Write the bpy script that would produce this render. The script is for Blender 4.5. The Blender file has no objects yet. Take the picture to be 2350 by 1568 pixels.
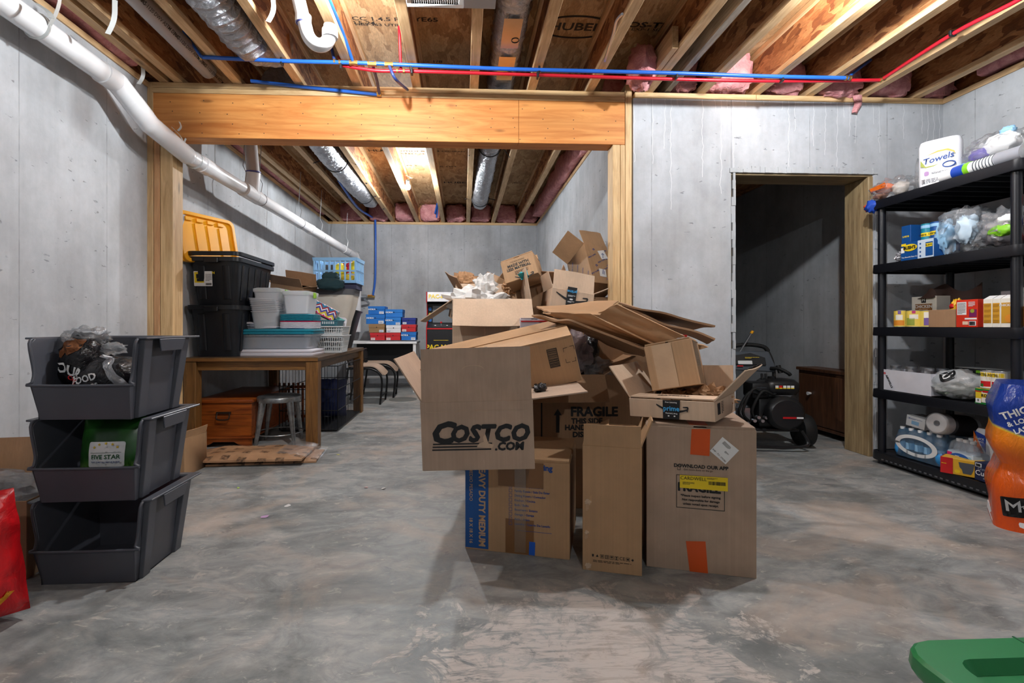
import bpy, bmesh, math, random
from mathutils import Vector as V, Matrix, Euler, noise
random.seed(7)
SC = bpy.context.scene
COL = SC.collection
# ------------------------------------------------------------------ camera, world, lights
TH = math.atan(.0441)
CT, ST = math.cos(TH), math.sin(TH)
cam = bpy.data.objects.new('camera', bpy.data.cameras.new('camera')); COL.objects.link(cam)
cam.location = (0, 0, 1.0); cam.rotation_euler = (math.pi/2, 0, -TH)
cam.data.sensor_width = 36; cam.data.lens = 36*1120/2350
cam.data.shift_x = (1175-1113)/2350; cam.data.shift_y = -(784-748)/2350
cam.data.clip_start = .02
SC.camera = cam
w = bpy.data.worlds.new('world'); SC.world = w; w.use_nodes = True
w.node_tree.nodes['Background'].inputs[0].default_value = (.80, .87, 1, 1)
w.node_tree.nodes['Background'].inputs[1].default_value = .0
SC.view_settings.view_transform = 'Standard'; SC.view_settings.look = 'None'
SC.view_settings.gamma = 1; SC.view_settings.use_curve_mapping = False
SC.view_settings.exposure = 0.12
LAMPS = [  # bare bulbs screwed to the joists, the last added as front fill: position, watts
    ('bare bulb on the joist left of the foil duct in the back room', (-.665, 5.86, 2.66), 215),
    ('bare bulb in the joist bay above the doorway side, out of frame', (2.03, 2.30, 2.71), 195),
    ('bare bulb in the joist bay over the boxes, out of frame', (-.56, 2.40, 2.70), 200),
    ('added fill bulb behind the viewer, brightening the box fronts', (.4, -1.6, 2.70), 120)]  # unseen fill lamp, added to lift the dim fronts of the boxes
ray_w = lambda px, py: V((((px-1113)/1120)*CT+ST, -((px-1113)/1120)*ST+CT, (748-py)/1120))
CAM = V((0, 0, 1))
def PY(px, py, Y): d = ray_w(px, py); return CAM+d*(Y/d.y)
def PZ(px, py, Z): d = ray_w(px, py); return CAM+d*((Z-1)/d.z)
def PX(px, py, X): d = ray_w(px, py); return CAM+d*(X/d.x)

# ------------------------------------------------------------------ materials
def nt(name):
    m = bpy.data.materials.new(name); m.use_nodes = True
    t = m.node_tree; b = t.nodes['Principled BSDF']
    return m, t, b
def N(t, kind, **kw):
    n = t.nodes.new(kind)
    for k, v in kw.items():
        if k.startswith('_'): n.inputs[int(k[1:])].default_value = v
        else: setattr(n, k, v)
    return n
def L(t, a, b): t.links.new(a, b)
def coords(t, scale=(1, 1, 1), loc=(0, 0, 0), rot=(0, 0, 0)):
    c = N(t, 'ShaderNodeTexCoord'); mp = N(t, 'ShaderNodeMapping')
    mp.inputs['Scale'].default_value = scale; mp.inputs['Location'].default_value = loc; mp.inputs['Rotation'].default_value = rot
    L(t, c.outputs['Object'], mp.inputs[0]); return mp.outputs[0]
def ramp(t, src, stops, interp='LINEAR'):
    r = N(t, 'ShaderNodeValToRGB'); r.color_ramp.interpolation = interp
    e = r.color_ramp.elements
    while len(e) < len(stops): e.new(.5)
    for i, (p, c) in enumerate(stops):
        e[i].position = p; e[i].color = (c if len(c) == 4 else (*c, 1)) if hasattr(c, '__len__') else (c, c, c, 1)
    if src is not None: L(t, src, r.inputs[0])
    return r.outputs[0]
def noise_t(t, co, scale, detail=4, rough=.55, dist=0):
    n = N(t, 'ShaderNodeTexNoise'); n.inputs['Scale'].default_value = scale; n.inputs['Detail'].default_value = detail
    n.inputs['Roughness'].default_value = rough; n.inputs['Distortion'].default_value = dist
    L(t, co, n.inputs['Vector']); return n.outputs[0]
def mixc(t, f, a, b, mode='MIX'):
    m = N(t, 'ShaderNodeMix', data_type='RGBA', blend_type=mode)
    for i, v in ((0, f), (6, a), (7, b)):
        if hasattr(v, 'is_linked'): L(t, v, m.inputs[i])
        else: m.inputs[i].default_value = v if i == 0 else (*v, 1)
    return m.outputs[2]
def math_n(t, op, a, b=None):
    m = N(t, 'ShaderNodeMath', operation=op)
    for i, v in enumerate((a, b)):
        if v is None: continue
        if hasattr(v, 'is_linked'): L(t, v, m.inputs[i])
        else: m.inputs[i].default_value = v
    return m.outputs[0]
def bump(t, b, h, strength=.3, dist=.01):
    n = N(t, 'ShaderNodeBump'); n.inputs['Strength'].default_value = strength; n.inputs['Distance'].default_value = dist
    L(t, h, n.inputs['Height']); L(t, n.outputs[0], b.inputs['Normal'])
def srgb(r, g, b):
    f = lambda c: (c/255/12.92 if c/255 <= .04045 else ((c/255+.055)/1.055)**2.4)
    return (f(r), f(g), f(b))
_mc = {}
def P(name, rgb, rough=.5, metal=0, var=.08, vs=6, bmp=0, bs=60, trans=0, alpha=1):
    """plain painted / plastic surface with slight procedural variation; rgb is sRGB 0-255"""
    if name in _mc: return _mc[name]
    m, t, b = nt(name); c = srgb(*rgb)
    co = coords(t)
    n = noise_t(t, co, vs, 3)
    d = tuple(x*(1-var) for x in c); l = tuple(min(1, x*(1+var)) for x in c)
    L(t, ramp(t, n, [(.3, d), (.7, l)]), b.inputs['Base Color'])
    b.inputs['Roughness'].default_value = rough; b.inputs['Metallic'].default_value = metal
    if trans: b.inputs['Transmission Weight'].default_value = trans
    if bmp: bump(t, b, noise_t(t, co, bs, 4), bmp, .004)
    _mc[name] = m; return m
def wood(name, c1, c2, axis='Y', scale=1, rough=.6, knots=True, bmp=.15):
    m, t, b = nt(name)
    s = {'X': (1.2, 14, 14), 'Y': (14, 1.2, 14), 'Z': (14, 14, 1.2)}[axis]
    co = coords(t, tuple(x*scale for x in s))
    big = coords(t, tuple(x*.1 for x in s))
    n = noise_t(t, co, 2.2, 5, .6, 1.2)
    n2 = noise_t(t, big, 3, 3, .5, .3)
    col = ramp(t, n, [(.3, srgb(*c1)), (.68, srgb(*c2))])
    col = mixc(t, .35, col, ramp(t, n2, [(.35, .45), (.65, 1.15)]), 'MULTIPLY')
    if knots:
        v = N(t, 'ShaderNodeTexVoronoi'); k = coords(t, {'X': (2.3, 8, 8), 'Y': (8, 2.3, 8), 'Z': (8, 8, 2.3)}[axis]); v.inputs['Scale'].default_value = 1
        L(t, k, v.inputs['Vector'])
        kn = ramp(t, v.outputs['Distance'], [(.05, 1), (.13, 0)])
        col = mixc(t, math_n(t, 'MULTIPLY', kn, .7), col, tuple(x*.35 for x in srgb(*c1)))
    L(t, col, b.inputs['Base Color']); b.inputs['Roughness'].default_value = rough
    if bmp: bump(t, b, n, bmp, .003)
    return m
def osb(name, c1, c2, c3, sc=1):
    m, t, b = nt(name)
    co = coords(t, (9*sc, 3.2*sc, 9*sc))
    wob = noise_t(t, coords(t, (3, 3, 3)), 2, 3)
    v = N(t, 'ShaderNodeTexVoronoi'); v.inputs['Scale'].default_value = 2.6; v.inputs['Randomness'].default_value = 1
    mv = N(t, 'ShaderNodeVectorMath', operation='ADD'); L(t, co, mv.inputs[0])
    nn = N(t, 'ShaderNodeTexNoise'); nn.inputs['Scale'].default_value = 1.3; L(t, co, nn.inputs['Vector'])
    sc_ = N(t, 'ShaderNodeVectorMath', operation='SCALE'); sc_.inputs['Scale'].default_value = 1.6
    L(t, nn.outputs['Color'], sc_.inputs[0]); L(t, sc_.outputs[0], mv.inputs[1]); L(t, mv.outputs[0], v.inputs['Vector'])
    sep = N(t, 'ShaderNodeSeparateColor'); L(t, v.outputs['Color'], sep.inputs[0])
    fl = ramp(t, sep.outputs[0], [(0, srgb(*c1)), (.45, srgb(*c2)), (1, srgb(*c3))])
    fine = noise_t(t, coords(t, (60, 14, 60)), 2, 4, .7)
    col = mixc(t, .6, fl, ramp(t, fine, [(.35, .5), (.65, 1.1)]), 'MULTIPLY')
    L(t, col, b.inputs['Base Color']); b.inputs['Roughness'].default_value = .75
    bump(t, b, sep.outputs[0], .2, .002)
    return m
def concrete_wall(name, base=(184, 187, 191), drips=False, seam=.61, off=0.):
    m, t, b = nt(name)
    c = N(t, 'ShaderNodeTexCoord'); s = N(t, 'ShaderNodeSeparateXYZ'); L(t, c.outputs['Object'], s.inputs[0])
    u = math_n(t, 'ADD', s.outputs[0], s.outputs[1]); z = s.outputs[2]
    def uz(su, sz):
        k = N(t, 'ShaderNodeCombineXYZ'); L(t, math_n(t, 'MULTIPLY', u, su), k.inputs[0]); L(t, math_n(t, 'MULTIPLY', z, sz), k.inputs[1]); return k.outputs[0]
    bc = srgb(*base)
    cloud = noise_t(t, uz(1.1, .8), 1.6, 5, .6)
    col = ramp(t, cloud, [(.3, tuple(x*.72 for x in bc)), (.7, tuple(min(1, x*1.12) for x in bc))])
    st = noise_t(t, uz(4.5, .30), 1.5, 5, .6)
    col = mixc(t, .38, col, ramp(t, st, [(.3, .66), (.55, 1.0), (.75, 1.10)]), 'MULTIPLY')
    fine = noise_t(t, uz(7, 5), 3, 6, .7)
    col = mixc(t, .25, col, ramp(t, fine, [(.3, .7), (.6, 1.05)]), 'MULTIPLY')
    warm = noise_t(t, uz(.9, .5), 1.9, 3)
    col = mixc(t, ramp(t, warm, [(.5, 0), (.75, .35)]), col, srgb(188, 176, 160), 'MULTIPLY')
    # blow holes
    pit = N(t, 'ShaderNodeTexVoronoi'); pit.inputs['Scale'].default_value = 1; pw_ = N(t, 'ShaderNodeVectorMath', operation='ADD'); pn_ = N(t, 'ShaderNodeTexNoise'); pn_.inputs['Scale'].default_value = 2.3; L(t, uz(9, 22), pn_.inputs['Vector']); ps_ = N(t, 'ShaderNodeVectorMath', operation='SCALE'); ps_.inputs['Scale'].default_value = 1.1; L(t, pn_.outputs['Color'], ps_.inputs[0]); L(t, uz(11, 24), pw_.inputs[0]); L(t, ps_.outputs[0], pw_.inputs[1]); L(t, pw_.outputs[0], pit.inputs['Vector'])
    sp = N(t, 'ShaderNodeSeparateColor'); L(t, pit.outputs['Color'], sp.inputs[0])
    dens = noise_t(t, uz(1, 1), 2.1, 3)
    pf = math_n(t, 'MULTIPLY', ramp(t, pit.outputs['Distance'], [(.07, 1), (.17, 0)]), ramp(t, math_n(t, 'ADD', math_n(t, 'MULTIPLY', sp.outputs[0], .55), math_n(t, 'MULTIPLY', dens, .9)), [(.76, 0), (.80, 1)]))
    col = mixc(t, math_n(t, 'MULTIPLY', pf, .6), col, (.10, .10, .105))
    # form-panel joints
    fr = math_n(t, 'FRACT', math_n(t, 'DIVIDE', math_n(t, 'ADD', u, 50+off), seam))
    dd = math_n(t, 'ABSOLUTE', math_n(t, 'SUBTRACT', fr, .5))
    jn = ramp(t, dd, [(0, 1), (.008, 0)])
    jb = math_n(t, 'MULTIPLY', jn, ramp(t, noise_t(t, uz(1, 3), 2, 3), [(.35, .15), (.6, .8)]))
    col = mixc(t, math_n(t, 'MULTIPLY', jb, .65), col, (.09, .09, .09))
    if drips:
        wob = noise_t(t, uz(2, 7), 1.5, 2)
        uu = math_n(t, 'ADD', math_n(t, 'MULTIPLY', u, 21), math_n(t, 'MULTIPLY', wob, .9))
        cell = math_n(t, 'FLOOR', uu); f2 = math_n(t, 'ABSOLUTE', math_n(t, 'SUBTRACT', math_n(t, 'FRACT', uu), .5))
        wn = N(t, 'ShaderNodeTexWhiteNoise', noise_dimensions='1D'); L(t, cell, wn.inputs['W'])
        ln = math_n(t, 'SUBTRACT', 2.72, math_n(t, 'MULTIPLY', math_n(t, 'POWER', wn.outputs[0], 2.6), .95))
        on = math_n(t, 'GREATER_THAN', z, ln)
        df = math_n(t, 'MULTIPLY', ramp(t, f2, [(.015, 1), (.06, 0)]), on)
        top = ramp(t, z, [(0, 0), (1, 0)])
        col = mixc(t, math_n(t, 'MULTIPLY', df, .5), col, srgb(236, 236, 236))
    L(t, col, b.inputs['Base Color']); b.inputs['Roughness'].default_value = .82
    h = math_n(t, 'SUBTRACT', math_n(t, 'MULTIPLY', noise_t(t, uz(30, 30), 1.5, 4), .3), math_n(t, 'ADD', pf, jb))
    bump(t, b, h, .35, .006)
    return m
def concrete_floor(name):
    m, t, b = nt(name)
    co = coords(t)
    n1 = noise_t(t, coords(t, (.8, 1.3, 1)), 1.7, 7, .66, .5)
    n2 = noise_t(t, coords(t, (1, 1.7, 1), (3, 1, 0)), 5.5, 8, .70, .7)
    n3 = noise_t(t, coords(t, (1, 1, 1), (9, 4, 2), (0, 0, .5)), 2.2, 5, .6, .8)
    n4 = noise_t(t, coords(t, (2.2, 4, 1), (1, 7, 2), (0, 0, -.35)), 6, 7, .72, 1.0)
    col = ramp(t, n2, [(.28, srgb(104, 107, 108)), (.5, srgb(148, 151, 151)), (.72, srgb(182, 180, 176))])
    col = mixc(t, ramp(t, n1, [(.48, 0), (.66, .75)]), col, srgb(96, 100, 101))
    col = mixc(t, ramp(t, n3, [(.50, 0), (.68, .6)]), col, srgb(184, 166, 152))
    col = mixc(t, ramp(t, n4, [(.58, 0), (.66, .55)]), col, srgb(196, 190, 182))
    col = mixc(t, ramp(t, noise_t(t, coords(t, (1, 1, 1), (5, 5, 5)), 7, 6, .7, 2), [(.62, 0), (.72, .5)]), col, srgb(92, 94, 106))
    # scraped pale patch in the middle foreground (a lasting stain of dried compound)
    s = N(t, 'ShaderNodeSeparateXYZ'); L(t, co, s.inputs[0])
    def bell(src, c, wd): return math_n(t, 'DIVIDE', math_n(t, 'SUBTRACT', src, c), wd)
    dx, dy = bell(s.outputs[0], .38, .66), bell(s.outputs[1], 1.48, .46)
    r2 = math_n(t, 'ADD', math_n(t, 'MULTIPLY', dx, dx), math_n(t, 'MULTIPLY', dy, dy))
    edge = math_n(t, 'ADD', r2, math_n(t, 'MULTIPLY', math_n(t, 'SUBTRACT', noise_t(t, co, 4.5, 6, .7, 1.2), .5), 3.4))
    pm = ramp(t, edge, [(.45, 1), (.62, 0)])
    scr = noise_t(t, coords(t, (5, 30, 1), (0, 0, 0), (0, 0, .25)), 1.5, 4, .7, 1.0)
    frag = noise_t(t, coords(t, (1, 1, 1), (2, 8, 3)), 6, 8, .75, 1.5)
    pm2 = math_n(t, 'MULTIPLY', math_n(t, 'MULTIPLY', pm, ramp(t, scr, [(.38, .15), (.52, 1)])), ramp(t, frag, [(.40, 0), (.50, 1)]))
    col = mixc(t, math_n(t, 'MULTIPLY', pm2, .85), col, srgb(203, 194, 188))
    sp = N(t, 'ShaderNodeTexVoronoi'); sp.inputs['Scale'].default_value = 3.2; L(t, co, sp.inputs['Vector'])
    L(t, col, b.inputs['Base Color'])
    L(t, ramp(t, n2, [(.3, .42), (.7, .62)]), b.inputs['Roughness'])
    b.inputs['Specular IOR Level'].default_value = .4
    bump(t, b, math_n(t, 'ADD', math_n(t, 'MULTIPLY', n2, .6), math_n(t, 'MULTIPLY', pm2, .5)), .35, .01)
    return m
def cardboard(name, rgb, corr='Z', dark=.86):
    m, t, b = nt(name); c = srgb(*rgb)
    n = noise_t(t, coords(t), 5, 4, .6)
    col = ramp(t, n, [(.3, tuple(x*dark for x in c)), (.7, tuple(min(1, x*1.07) for x in c))])
    sc = {'Z': (90, 90, .8), 'X': (.8, 90, 90)}[corr]
    ln = noise_t(t, coords(t, sc), 1.2, 2)
    col = mixc(t, .3, col, ramp(t, ln, [(.35, .82), (.65, 1.06)]), 'MULTIPLY')
    sf = noise_t(t, coords(t, (12, 12, 3)), 3, 5, .7)
    col = mixc(t, ramp(t, sf, [(.66, 0), (.74, .4)]), col, tuple(min(1, x*1.5) for x in c))
    L(t, col, b.inputs['Base Color']); b.inputs['Roughness'].default_value = .78
    bump(t, b, math_n(t, 'ADD', ln, noise_t(t, coords(t), 9, 3)), .14, .004)
    return m
def foil(name, rgb=(200, 202, 208), warm=0):
    m, t, b = nt(name)
    co = coords(t, (18, 26, 18)); n = noise_t(t, co, 1.2, 6, .65, 1.5)
    L(t, ramp(t, n, [(.3, tuple(x*.6 for x in srgb(*rgb))), (.65, srgb(*rgb))]), b.inputs['Base Color'])
    b.inputs['Metallic'].default_value = .95; b.inputs['Roughness'].default_value = .28
    bump(t, b, n, .9, .02); return m
def film(name, rgb=(235, 238, 242), dens=.18, crinkle=.9, cs=22, gl=.35):
    """thin clear plastic: mostly see-through with bright crinkle highlights"""
    m, t, b = nt(name); t.nodes.remove(b); out = t.nodes['Material Output']
    co = coords(t); n = noise_t(t, co, cs, 5, .65, 1.2)
    bp = N(t, 'ShaderNodeBump'); bp.inputs['Strength'].default_value = crinkle; bp.inputs['Distance'].default_value = .02; L(t, n, bp.inputs['Height'])
    tr = N(t, 'ShaderNodeBsdfTransparent'); g = N(t, 'ShaderNodeBsdfGlossy'); g.inputs['Roughness'].default_value = .12
    d = N(t, 'ShaderNodeBsdfTranslucent'); df = N(t, 'ShaderNodeBsdfDiffuse')
    for q in (d, df): q.inputs[0].default_value = (*srgb(*rgb), 1)
    for q in (g, d, df): L(t, bp.outputs[0], q.inputs['Normal'])
    mm = N(t, 'ShaderNodeMixShader'); L(t, d.outputs[0], mm.inputs[1]); L(t, df.outputs[0], mm.inputs[2]); mm.inputs[0].default_value = .6
    m1 = N(t, 'ShaderNodeMixShader'); m1.inputs[0].default_value = dens; L(t, tr.outputs[0], m1.inputs[1]); L(t, mm.outputs[0], m1.inputs[2])
    lw = N(t, 'ShaderNodeLayerWeight'); lw.inputs[0].default_value = gl; 
    m2 = N(t, 'ShaderNodeMixShader'); L(t, math_n(t, 'ADD', math_n(t, 'MULTIPLY', lw.outputs['Fresnel'], .55), .05), m2.inputs[0]); L(t, m1.outputs[0], m2.inputs[1]); L(t, g.outputs[0], m2.inputs[2])
    L(t, m2.outputs[0], out.inputs[0]); return m
def fluffy(name, c1, c2):
    m, t, b = nt(name); n = noise_t(t, coords(t), 14, 6, .7, .8)
    L(t, ramp(t, n, [(.3, srgb(*c1)), (.7, srgb(*c2))]), b.inputs['Base Color']); b.inputs['Roughness'].default_value = .95
    bump(t, b, n, .8, .03); return m
def galvanized(name):
    m, t, b = nt(name)
    n = noise_t(t, coords(t), 14, 5, .6)
    L(t, ramp(t, n, [(.35, srgb(120, 122, 124)), (.6, srgb(168, 170, 170)), (.8, srgb(120, 96, 76))]), b.inputs['Base Color'])
    b.inputs['Metallic'].default_value = .85; b.inputs['Roughness'].default_value = .38; return m
def glow(name, rgb, strength):
    m, t, b = nt(name); b.inputs['Emission Color'].default_value = (*rgb, 1); b.inputs['Emission Strength'].default_value = strength
    b.inputs['Base Color'].default_value = (.9, .9, .9, 1); return m

M_wall = concrete_wall('poured_concrete'); M_wallf = concrete_wall('poured_concrete_drips', (184, 187, 192), True, .61, .21)
M_floor = concrete_floor('concrete_slab')
M_lum = wood('pine_lumber_y', (178, 140, 96), (224, 190, 146), 'Y')
M_lumx = wood('pine_lumber_x', (186, 148, 98), (228, 194, 146), 'X')
M_lumz = wood('pine_lumber_z', (186, 148, 100), (226, 192, 142), 'Z')
M_lumz2 = wood('pine_lumber_pink', (180, 128, 84), (216, 168, 120), 'Z')
M_beam = wood('fir_beam', (190, 112, 48), (226, 156, 84), 'X', .6)
M_jamb = wood('treated_lumber', (118, 96, 66), (172, 150, 112), 'Z')
M_jambx = wood('treated_lumber_x', (112, 92, 64), (166, 144, 108), 'X')
M_oldlum = wood('weathered_lumber', (118, 106, 94), (176, 164, 150), 'Y')
M_web = osb('osb_web', (120, 70, 36), (168, 108, 62), (206, 150, 98))
M_sub = osb('osb_subfloor', (160, 124, 82), (190, 154, 108), (208, 176, 132), .8)
M_foil = foil('duct_foil'); M_foilw = foil('duct_foil_bright', (216, 218, 224))
M_pvc = P('white_pvc', (232, 232, 234), .25, var=.03); M_pvcg = P('grey_pvc', (178, 174, 174), .35, var=.05)
M_pexb = P('blue_pex', (36, 96, 190), .35, var=.06); M_pexbd = P('dark_blue_pex', (38, 60, 118), .35); M_pexr = P('red_pex', (190, 26, 42), .35, var=.06)
M_brass = P('brass', (196, 160, 96), .35, .9); M_steel = P('steel', (186, 190, 196), .3, .9); M_ring = P('purple_primer', (70, 72, 150), .5)
M_strapm = P('perforated_strap', (206, 208, 206), .4, .4)
M_pink = fluffy('pink_fiberglass', (196, 120, 124), (240, 178, 178))
M_blk = P('black_plastic', (22, 23, 26), .42, var=.15); M_blks = P('black_shelf_plastic', (20, 21, 27), .38, var=.12, bmp=.05)
M_tote = P('black_tote_plastic', (26, 29, 35), .36, var=.2); M_gry = P('grey_bin_plastic', (74, 76, 84), .38, var=.07, bmp=.04, bs=90)
M_yel = P('yellow_lid_plastic', (240, 168, 26), .38, var=.05)
M_cb = cardboard('cardboard_tan', (184, 154, 128)); M_cbw = cardboard('cardboard_warm', (182, 145, 108)); M_cbl = cardboard('cardboard_light', (204, 176, 150))
M_cbd = cardboard('cardboard_brown', (162, 126, 94)); M_cbg = cardboard('cardboard_greyish', (180, 155, 135)); M_cbf = cardboard('cardboard_flattened', (172, 134, 98), 'X')
M_ink = P('black_ink', (22, 22, 24), .6); M_inkb = P('blue_ink', (24, 68, 140), .6); M_ink2 = P('faded_ink', (70, 54, 44), .7)
M_white = P('white_print', (236, 236, 236), .5, var=.02); M_paper = P('white_paper', (226, 224, 222), .7, var=.04)
M_org = P('orange_tape', (214, 84, 22), .4); M_clr = film('clear_film', (235, 238, 242), .08, .3, 12, .3); M_bag = film('clear_bag', (244, 247, 252), .17, 1.0, 9, .3); M_tape = film('clear_tape', (214, 190, 160), .14, .35, 14, .2)
M_btape = P('brown_tape', (128, 88, 52), .3)
M_milk = film('translucent_bin_plastic', (246, 248, 252), .58, .15, 6, .2); M_milk2 = film('clear_bin_plastic', (226, 232, 240), .30, .12, 5, .25)
M_red = P('red_print', (196, 26, 30), .4); M_blue = P('blue_print', (24, 88, 178), .45); M_teal = P('teal_plastic', (28, 128, 150), .35); M_yp = P('yellow_print', (238, 206, 30), .45)
M_grn = P('green_plastic', (26, 124, 68), .35, var=.05); M_galv = galvanized('galvanized_steel')
M_oak = wood('stained_oak_x', (96, 64, 30), (142, 98, 50), 'X', 1.2, .45, False); M_oakz = wood('stained_oak_z', (100, 66, 30), (144, 100, 50), 'Z', 1.2, .45, False)
M_cedar = wood('cedar_x', (104, 42, 10), (170, 88, 30), 'X', .8, .35); M_dkoak = wood('dark_table_top', (62, 46, 32), (104, 78, 52), 'Y', 1, .4, False)

# ------------------------------------------------------------------ mesh helpers
class G:
    def __init__(s): s.b = bmesh.new()
    def _v(s, pts, M=None): return [s.b.verts.new(M @ V(p) if M else p) for p in pts]
    def face(s, vs):
        try: return s.b.faces.new(vs)
        except ValueError: return None
    def box(s, x0, x1, y0, y1, z0, z1, M=None, taper=None):
        k = taper or (0, 0)
        v = s._v([(x0+k[0], y0+k[1], z0), (x1-k[0], y0+k[1], z0), (x1-k[0], y1-k[1], z0), (x0+k[0], y1-k[1], z0), (x0, y0, z1), (x1, y0, z1), (x1, y1, z1), (x0, y1, z1)], M)
        for f in ((3, 2, 1, 0), (4, 5, 6, 7), (0, 1, 5, 4), (1, 2, 6, 5), (2, 3, 7, 6), (3, 0, 4, 7)): s.face([v[i] for i in f])
        return s
    def cyl(s, p0, p1, r0, r1=None, n=12, cap=True):
        p0, p1 = V(p0), V(p1); r1 = r0 if r1 is None else r1
        d = (p1-p0).normalized(); a = d.orthogonal().normalized(); c = d.cross(a)
        A = [s.b.verts.new(p0+(a*math.cos(t)+c*math.sin(t))*r0) for t in (2*math.pi*i/n for i in range(n))]
        B = [s.b.verts.new(p1+(a*math.cos(t)+c*math.sin(t))*r1) for t in (2*math.pi*i/n for i in range(n))]
        for i in range(n): s.face([A[i], A[(i+1) % n], B[(i+1) % n], B[i]])
        if cap: s.face(A[::-1]); s.face(B)
        return s
    def tube(s, pts, r, n=8, closed=False, rf=None, cap=True):
        pts = [V(p) for p in pts]; m = len(pts); rings = []; a = None
        for i, p in enumerate(pts):
            q0 = pts[i-1] if (i or closed) else p; q1 = pts[(i+1) % m] if (i < m-1 or closed) else p
            d = (q1-q0).normalized()
            a = d.orthogonal().normalized() if a is None else (a-d*a.dot(d)).normalized()
            c = d.cross(a); rr = rf(i) if rf else r
            rings.append([s.b.verts.new(p+(a*math.cos(t)+c*math.sin(t))*rr) for t in (2*math.pi*k/n for k in range(n))])
        for i in range(m if closed else m-1):
            A, B = rings[i], rings[(i+1) % m]
            for k in range(n): s.face([A[k], A[(k+1) % n], B[(k+1) % n], B[k]])
        if cap and not closed: s.face(rings[0][::-1]); s.face(rings[-1])
        return s
    def lathe(s, prof, n=16, M=None, cap=True):
        M = M or Matrix(); R = []
        for r, z in prof: R.append([s.b.verts.new(M @ V((r*math.cos(2*math.pi*k/n), r*math.sin(2*math.pi*k/n), z))) for k in range(n)])
        for A, B in zip(R, R[1:]):
            for k in range(n): s.face([A[k], A[(k+1) % n], B[(k+1) % n], B[k]])
        if cap: s.face(R[0][::-1]); s.face(R[-1])
        return s
    def prism(s, pts, off):
        off = V(off); A = s._v(pts); B = [s.b.verts.new(V(p)+off) for p in pts]; n = len(pts)
        s.face(A[::-1]); s.face(B)
        for i in range(n): s.face([A[i], A[(i+1) % n], B[(i+1) % n], B[i]])
        return s
    def loft(s, rings, cap0=True, cap1=True):
        R = [s._v(r) for r in rings]; n = len(R[0])
        for A, B in zip(R, R[1:]):
            for k in range(n): s.face([A[k], A[(k+1) % n], B[(k+1) % n], B[k]])
        if cap0: s.face(R[0][::-1])
        if cap1: s.face(R[-1])
        return s
    def sheet(s, f, nu, nv, th=0):
        """grid surface f(u,v)->point, optional thickness"""
        A = [[s.b.verts.new(f(i/nu, j/nv)) for j in range(nv+1)] for i in range(nu+1)]
        fs = []
        for i in range(nu):
            for j in range(nv): fs.append(s.face([A[i][j], A[i+1][j], A[i+1][j+1], A[i][j+1]]))
        if th:
            bmesh.ops.recalc_face_normals(s.b, faces=fs); bmesh.ops.solidify(s.b, geom=fs, thickness=th)
        return s
    def blob(s, c, size, seed=0, amp=.15, fr=2.2, n=24, m=14, flat=None, ridge=True, p=1.0):
        c = V(c); R = []
        for j in range(m+1):
            ph = math.pi*(j/m)-math.pi/2; row = []
            for i in range(n):
                t = 2*math.pi*i/n; d = V((math.cos(ph)*math.cos(t), math.cos(ph)*math.sin(t), math.sin(ph)))
                if p != 1: d = V([math.copysign(abs(x)**p, x) for x in d])
                q = d*fr+V((seed*7.3, seed*3.1, seed))
                h = (abs(noise.noise(q))*2-.6 if ridge else noise.noise(q))+.5*noise.noise(q*2.7)
                v = V((d.x*size[0], d.y*size[1], d.z*size[2]))*(1+amp*h)
                v += c
                if flat is not None and v.z < flat: v.z = flat
                row.append(v)
            R.append(row)
        s.loft(R); return s
    def obj(s, name, mat, parent=None, bev=0, seg=1, smooth=30, sub=0):
        bmesh.ops.remove_doubles(s.b, verts=s.b.verts, dist=1e-6)
        bmesh.ops.recalc_face_normals(s.b, faces=s.b.faces)
        if bev:
            es = [e for e in s.b.edges if len(e.link_faces) == 2 and e.calc_face_angle(0) > .5]
            bmesh.ops.bevel(s.b, geom=es, offset=bev, segments=seg, affect='EDGES', profile=.5, clamp_overlap=True)
        me = bpy.data.meshes.new(name); s.b.to_mesh(me); s.b.free()
        me.materials.append(mat)
        if smooth:
            for p_ in me.polygons: p_.use_smooth = True
            me.set_sharp_from_angle(angle=math.radians(smooth))
        o = bpy.data.objects.new(name, me); COL.objects.link(o)
        if parent: o.parent = parent
        return o
def tag(o, label, cat, group=None):
    o['label'] = label; o['category'] = cat
    if group: o['group'] = group
    return o
def thing(name, label, cat, loc=(0, 0, 0), rot=(0, 0, 0), group=None):
    o = bpy.data.objects.new(name, None); COL.objects.link(o); o.empty_display_size = .05
    o.location = loc; o.rotation_euler = rot
    return tag(o, label, cat, group)
def struct(o): o['kind'] = 'structure'; return o
def copytree(r, loc=None, rot=None, label=None):
    def rec(o, p):
        c = o.copy(); COL.objects.link(c); c.parent = p
        for ch in o.children: rec(ch, c)
        return c
    c = rec(r, None)
    if loc is not None: c.location = loc
    if rot is not None: c.rotation_euler = rot
    if label: c['label'] = label
    return c
def FR(o, right, up):
    r = V(right).normalized(); n = r.cross(V(up)).normalized(); u = n.cross(r)
    M = Matrix((r, u, n)).transposed().to_4x4(); M.translation = V(o); return M
def front(x, y, z): return FR((x, y, z), (1, 0, 0), (0, 0, 1))       # faces -Y
def right(x, y, z): return FR((x, y, z), (0, 1, 0), (0, 0, 1))       # faces +X
def left(x, y, z): return FR((x, y, z), (0, -1, 0), (0, 0, 1))       # faces -X
def top(x, y, z): return FR((x, y, z), (1, 0, 0), (0, 1, 0))
def rotz(M, a): return M @ Matrix.Rotation(a, 4, 'Z')
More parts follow.
